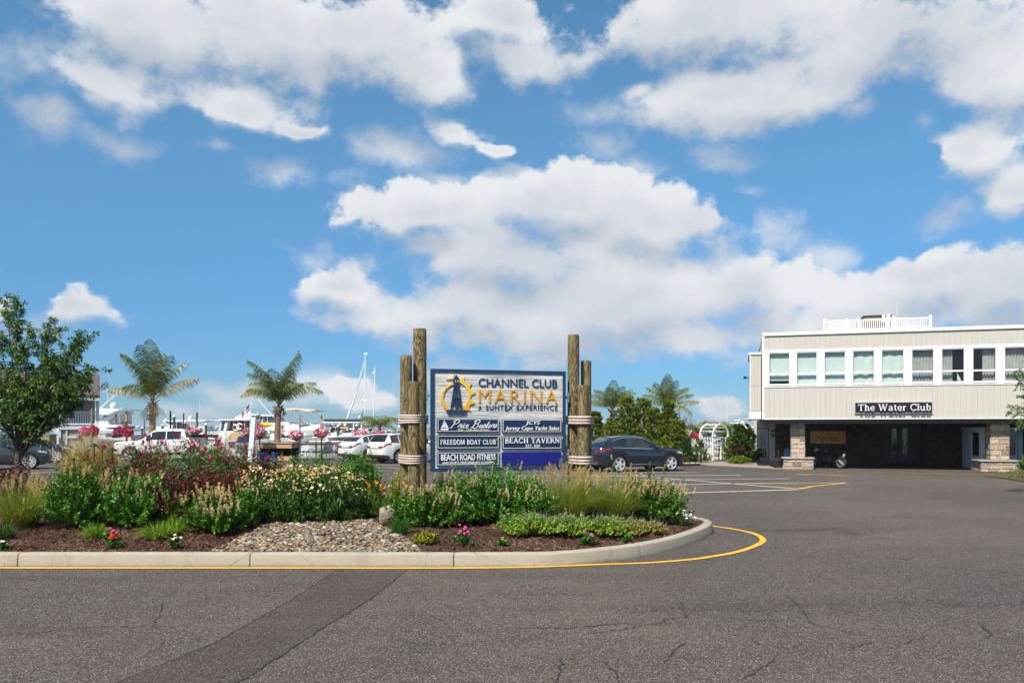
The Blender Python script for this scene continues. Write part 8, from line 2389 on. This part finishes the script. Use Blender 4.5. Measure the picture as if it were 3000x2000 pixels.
# 5 sport boat under the cream bimini
b5 = Boat('bimini_boat', 'white motor yacht under a tall cream sunshade right of the palm trunk', 870, 61)
hull(b5.root, 15, 4.4, 1.30, rad(182), loc=(-.3, 2.6), bow=.35)
b5.pr('bimini', [(826, 1199), (865, 1195), (900, 1197.5), (929, 1200), (929, 1202.5), (906, 1205), (880, 1200), (826, 1201.5)], CRM, -.6, 2.4)
for pts in ([(828, 1201), (862, 1234)], [(872, 1202), (840, 1234)], [(860, 1198), (902, 1232)], [(902, 1204), (874, 1235)], [(926, 1203), (890, 1236)], [(849, 1216), (862, 1200)], [(893, 1199), (915, 1222)]):
    b5.tb('bimini_tube', pts, .022)
b5.pr('deckhouse', [(846, 1242), (870, 1239), (936, 1238), (937, 1257), (812, 1258), (812, 1252), (832, 1249)], GEL, .1, 3.2); b5.bx('bridge', 816, 855, 1236, 1246, GEL, .4, 3.0); b5.bx('rub_rail', 790, 937, 1257.5, 1260.5, GEL, -.3, 3.6)
b5.pr('side_window', [(872, 1246), (905, 1241), (908, 1244), (880, 1249)], BWIND, .06, .12); b5.pr('cockpit_shade', [(832, 1270), (852, 1268), (852, 1288), (826, 1288)], BWIND, -.4, .0); b5.pr('hatch', [(832, 1266), (846, 1264), (858, 1272), (842, 1276)], GELC, -.55, -.41)
b5.bx('transom_door', 797, 813, 1270, 1292, GEL, -.5, 0); b5.pr('gangway', [(852, 1290), (888, 1270), (908, 1270), (870, 1292)], GEL, -.7, -.5)
b5.tb('antenna', [(848, 1236), (856, 1262)], .02); b5.tb('flagstaff', [(826, 1240), (834, 1268)], .02, DARKW)
# 6 black topped boat
b6 = Boat('black_top_boat', 'white motor boat with a long black folded awning behind the flower baskets', 1005, 67)
hull(b6.root, 13, 4.2, 1.55, rad(185), loc=(0, 2.6))
b6.bx('awning', 948, 1062, 1227, 1234, BLKC, 0, 2.8, .05); b6.bx('hardtop', 945, 1092, 1235, 1239, GEL, -.1, 2.9, .04)
for pts in ([(952, 1239), (950, 1262)], [(972, 1239), (990, 1262)], [(1000, 1239), (978, 1262)], [(1036, 1239), (1036, 1262)], [(1060, 1239), (1058, 1262)], [(1088, 1239), (1075, 1262)]):
    b6.tb('support_tube', pts, .06, GEL)
b6.bx('deckhouse', 955, 1090, 1254, 1268, GEL, .2, 2.8); b6.pr('arch', [(1068, 1232), (1080, 1240), (1092, 1262), (1078, 1262)], GEL, .2, 2.6); b6.bx('enclosure', 1010, 1050, 1241, 1255, pm('enclosure_vinyl', (.35, .40, .45), .3), .5, 2.4); b6.dome('radar_dome', 1048, 1221, 8, 9); b6.dome('radar_dome', 1062, 1221, 8, 9)
b6.bx('orange_cover', 997, 1022, 1250, 1256, pm('orange_canvas', (.55, .25, .12), .9), -.3, .1); b6.bx('pilot_windows', 1028, 1050, 1257, 1264, BWIND, .15, .25, .01)
# 7 cuddy boats
for i, (px, lab) in enumerate(((965, 'small white cuddy boat with a navy bimini below the black awning'), (1015, 'small white cuddy boat with dark windscreen beside the leaning furled sail'))):
    b = Boat('cuddy_boat', lab, px, 59.5)
    hull(b.root, 6.5, 2.4, .88, rad(12 + 8 * i), loc=(0, 1.4), bow=.25)
    b.pr('windscreen', [(px - 14, 1268), (px + 2, 1258), (px + 8, 1258), (px - 4, 1269)], BWIND, .5, 1.9); b.pr('cabin', [(px - 26, 1278), (px - 14, 1268), (px + 14, 1266), (px + 26, 1272), (px + 26, 1279)], GEL, .4, 2.2)
    if i == 0:
        b.bx('bimini', px - 15, px + 24, 1245, 1248, NVC, .4, 2.2, .02); b.tb('bimini_tube', [(px - 14, 1247), (px - 4, 1268)], .02); b.tb('bimini_tube', [(px + 22, 1247), (px + 12, 1268)], .02); b.bx('seat_back', px - 4, px + 20, 1252, 1262, NVC, .9, 1.4)
fr_ = Boat('floating_dock_rail', 'grey metal dock handrail in front of the cuddy boats', 990, 56, 'railing', None)
fr_.tb('rail', [(915, 1281), (1035, 1277), (1085, 1272)], .03, STEEL)
for x in (925, 968, 1010, 1036, 1080):
    fr_.tb('post', [(x, 1280 - (x - 915) * .03), (x, 1306)], .025, STEEL)
fr_.bx('dock_edge', 905, 1080, 1291, 1297, GELC, 0, .5)
# 8 sailing boats
b8 = Boat('sailing_boat', 'sailing boat with a tall bare mast and a furled white sail slanting to its bow', 1068, 76, 'sailboat', None)
hull(b8.root, 12, 3.6, 1.35, rad(190), loc=(-.6, 2))
b8.tb('mast', [(1066, 1290), (1070.5, 1036)], .055, GEL); b8.tb('furled_sail', [(1000, 1268, .2), (1035, 1178, .1), (1068, 1062, 0)], [.10, .09, .04], GEL); b8.tb('stay', [(1000, 1268, .3), (1070, 1050)], .02); b8.tb('stay', [(1020, 1200), (1066, 1080)], .012)
b8.tb('spreader', [(1060, 1172), (1075, 1172)], .04); b8.tb('shroud', [(1072, 1060), (1078, 1262)], .015); b8.tb('boom', [(1066, 1258), (1092, 1259)], .10, GEL); b8.pr('sail_cover', [(1008, 1238), (1014, 1226), (1016, 1262), (1002, 1262)], GEL, .0, .25); b8.tb('masthead', [(1066, 1036), (1076, 1035)], .02)
b8.dome('radar_dome', 1061, 1172, 8, 6); b8.pr('teal_awning', [(1045, 1262), (1060, 1200), (1063, 1200), (1052, 1262)], TEAL, .2, .6)
b9 = Boat('sailing_boat', 'second sailing boat with a shorter mast just left of the sign piles', 1098, 82, 'sailboat', None)
hull(b9.root, 10, 3.2, 1.3, rad(170), loc=(.3, 2)); b9.tb('mast', [(1092, 1290), (1099, 1072)], .05, GEL); b9.tb('shroud', [(1096, 1078), (1087, 1120)], .015); b9.tb('spreader', [(1091, 1092), (1099, 1090)], .02); b9.tb('boom', [(1094, 1262), (1125, 1262)], .1, TEAL); b9.bx('cabin', 1090, 1125, 1263, 1272, GEL, .4, 2.2)
b9.bx('teal_cover', 1088, 1098, 1263, 1277, TEAL, -.3, .2)
# 9 far row of boats
r_ = random.Random(31)
for i, (px, D, w_, lab) in enumerate(((628, 95, 34, 'far white boat with a small radar arch left of the cabin boat'), (1135, 110, 40, 'far white boat above the white car roofs'), (1168, 118, 30, 'far white boat with a white radar just left of the sign piles'), (1190, 104, 26, 'far white boat partly hidden by the left sign piles'), (395, 100, 44, 'far white boat left of the tall palm trunk'), (905, 98, 40, 'far white boat behind the round red flower basket'))):
    b = Boat('far_boat', lab, px, D, 'boat', 'small white boats far out in the marina')
    hull(b.root, w_ * D / FPX * 1.3, 2.6, .9, rad(r_.choice((10, 170, 195))), loc=(0, 1.3), bow=.3)
    b.pr('cabin', [(px - w_ * .3, 1268), (px - w_ * .2, 1261), (px + w_ * .25, 1261), (px + w_ * .35, 1268)], GEL, .3, 2.2); b.bx('window', px - w_ * .16, px + w_ * .2, 1262.5, 1266, BWIND, .25, .35, .01)
    b.tb('radar_arch', [(px - 3, 1262), (px - 3, 1254), (px + 4, 1254), (px + 4, 1262)], .06, GEL); b.dome('radar_dome', px, 1249, 8, 6)
# 10 boats by the pickup and behind the hedge, and right of the arch
b = Boat('runabout', 'white runabout with a green windscreen behind the pickup bonnet', 325, 57.5)
hull(b.root, 7.5, 2.6, .95, rad(175), loc=(0, 1.5)); b.pr('windscreen', [(318, 1276), (345, 1270), (352, 1278), (322, 1283)], BWIN, .4, 2.0); b.bx('cabin', 300, 318, 1268, 1280, GEL, .4, 2.0)
b = Boat('white_yacht', 'white flybridge yacht seen between the right sign piles and the hedge', 1756, 64)
hull(b.root, 11, 3.8, 1.2, rad(160), loc=(0, 2.4)); b.bx('deckhouse', 1738, 1772, 1246, 1268, GEL, 0, 3); b.bx('flybridge', 1744, 1768, 1234, 1246, GEL, .2, 2.8); b.bx('windows', 1741, 1765, 1252, 1259, BWIND, -.04, .0, .01); b.pr('roof', [(1740, 1236), (1752, 1230), (1770, 1232), (1770, 1236)], GEL, 0, 3)
b = Boat('outrigger_yacht', 'white yacht with slanting outriggers above the palms by the arch', 2105, 70)
hull(b.root, 14, 4.2, 1.5, rad(5), loc=(0, 3)); b.bx('deckhouse', 2060, 2150, 1249, 1266, GEL, 0, 3); b.tb('outrigger', [(2090, 1232), (2038, 1158)], .02); b.tb('outrigger', [(2122, 1218), (2082, 1160)], .02); b.tb('antenna', [(2131, 1246), (2130.5, 1178)], .03, GEL); b.bx('hardtop', 2124, 2180, 1238, 1241, GEL, 0, 2.8); b.bx('windows', 2070, 2110, 1252, 1258, BWIND, -.03, .02, .01)
b = Boat('radar_yacht', 'white yacht with radar arch and satellite dome just left of the club building', 2178, 72)
hull(b.root, 13, 4.2, 1.6, rad(175), loc=(0, 3)); b.bx('deckhouse', 2150, 2212, 1248, 1266, GEL, 0, 3); b.bx('radar_bar', 2158, 2174, 1229, 1232, GEL, .4, .9); b.bx('radar_mast', 2163, 2169, 1232, 1240, GEL, .5, .9); b.dome('satellite_dome', 2184, 1235, 9, 9); b.dome('satellite_dome', 2174, 1238, 12, 8); b.bx('hardtop', 2140, 2200, 1240, 1243, GEL, 0, 2.8); b.bx('orange_canopy', 2160, 2200, 1244, 1250, pm('peach_canvas', (.62, .36, .24), .9), -.2, .2); b.tb('antenna', [(2178, 1238), (2178, 1222)], .02, DARKW)
# flags ------------------------------------------------------------------------------
def flag(label, top, bot, wpx, D, droop, seed):
    """striped ensign with a blue canton, hanging in folds from a staff"""
    a, e = P(*top, D), P(*bot, D); root = thing('flag', label, 'flag', a, 0)
    st = Vector((a.x - e.x, 0, a.z - e.z)); MB().tube([(0, 0, .05), (-st.x * 1.25, 0, -st.z * 1.25)], .018, 5).build('staff', DARKW, root)
    wd = wpx * D / FPX; nu, nv = 14, 13; V = []
    for j in range(nv + 1):
        for i in range(nu + 1):
            f, g_ = i / nu, j / nv
            V.append((-st.x * g_ + wd * f, .10 * math.sin(f * 9 + g_ * 2 + seed) * f, -st.z * g_ - droop * f ** 1.3 + .05 * math.sin(f * 11 + seed)))
    m_ = MB()
    for mi in range(3):
        fs = [(j * (nu + 1) + i, j * (nu + 1) + i + 1, (j + 1) * (nu + 1) + i + 1, (j + 1) * (nu + 1) + i) for j in range(nv) for i in range(nu) if (2 if (j < 7 and i < 6) else j % 2) == mi]
        m_.f += fs; m_.m += [mi] * len(fs)
    m_.v = V; m_.build('cloth', [REDF, WHF, BLF], root, smooth=True)
REDF = pm('flag_red', (.50, .03, .04), .9); WHF = pm('flag_white', (.72, .71, .70), .9); BLF = pm('flag_blue', (.02, .03, .12), .9)
flag('large striped flag with a dark canton flying at the stern of the cabin boat', (731, 1184), (727, 1206), -20, 57, .50, 1)
flag('small striped flag beside the dark post with a pale block', (379, 1210), (373, 1219), -6, 54, .1, 2)
flag('furled looking striped flag on a dark staff in front of the bimini yacht', (827, 1247), (829, 1262), -9, 58, .15, 4)
# green pilings with white caps ----------------------------------------------------------
GPILE = pm('green_treated_piling', (.045, .085, .062), .8, .25, 5, .4, 20, stretch=(1, 1, .3)); CAPM = pm('white_piling_cap', (.76, .77, .78), .4, .03, 3)
for i, (px, top, D, w_, lab) in enumerate(((510, 1214, 58.5, 8, 'tallest green mooring piling with a white cone cap, right of the dark square post'), (541, 1231, 58, 10.5, 'thick green mooring piling behind the pickup cab'), (476, 1240, 60, 7.5, 'short green mooring piling right of the palm trunk'), (417, 1249, 62, 6, 'small green mooring piling left of the palm trunk'), (603, 1238, 60, 7.5, 'green mooring piling above the red basket of the pickup'),
      (990, 1243, 58, 7.2, 'green mooring piling right of the round red and white basket'), (1045, 1241, 58.5, 7.5, 'green mooring piling left of the reddish grey post'), (1018, 1256, 60, 4.5, 'thin green mooring piling between the two cuddy boats'), (966, 1262, 58, 4, 'low thin green mooring piling at the bow of the navy topped cuddy'), (1142, 1258, 75, 5, 'far green mooring piling above the white car nearest the sign'))):
    z_ = CAM_H - (top - HZ) * D / FPX; r_ = w_ * D / FPX / 2
    o = thing('mooring_piling', lab, 'piling', (PX(px, D), D, 0), 0, 'green mooring pilings')
    MB().lathe([(r_, -2.5), (r_ * .97, z_ - r_ * 1.6)], 14).build('piling', GPILE, o, smooth=40); MB().lathe([(r_ * 1.08, z_ - r_ * 1.7), (r_ * 1.12, z_ - r_ * 1.3), (.01, z_)], 14).build('cap', CAPM, o, smooth=50)
# thin sea air: far shore fades towards the sky
hm = bpy.data.materials.new('haze'); hm.use_nodes = True; hm.node_tree.nodes.clear(); t = NT(hm.node_tree)
out = t.n('ShaderNodeOutputMaterial'); pv = t.n('ShaderNodeVolumePrincipled'); pv.inputs['Color'].default_value = (.80, .88, 1.0, 1); pv.inputs['Density'].default_value = .00028; pv.inputs['Anisotropy'].default_value = .2
t.link(pv.outputs[0], out.inputs['Volume'])
tag(MB().box(-5200, 5200, -70, 7200, -3.5, 26).build('haze', hm), kind='stuff')
# fine repeated pieces of plants count as one mass each
for o in list(bpy.data.objects):
    if o.parent is not None and o.type == 'MESH' and o.name.split('.')[0] in ('white_flower', 'spent_flower', 'flower_disc', 'flower_spike', 'spent_spike', 'flower', 'plume', 'blade', 'stalk', 'stem', 'fibre'):
        o['kind'] = 'stuff'
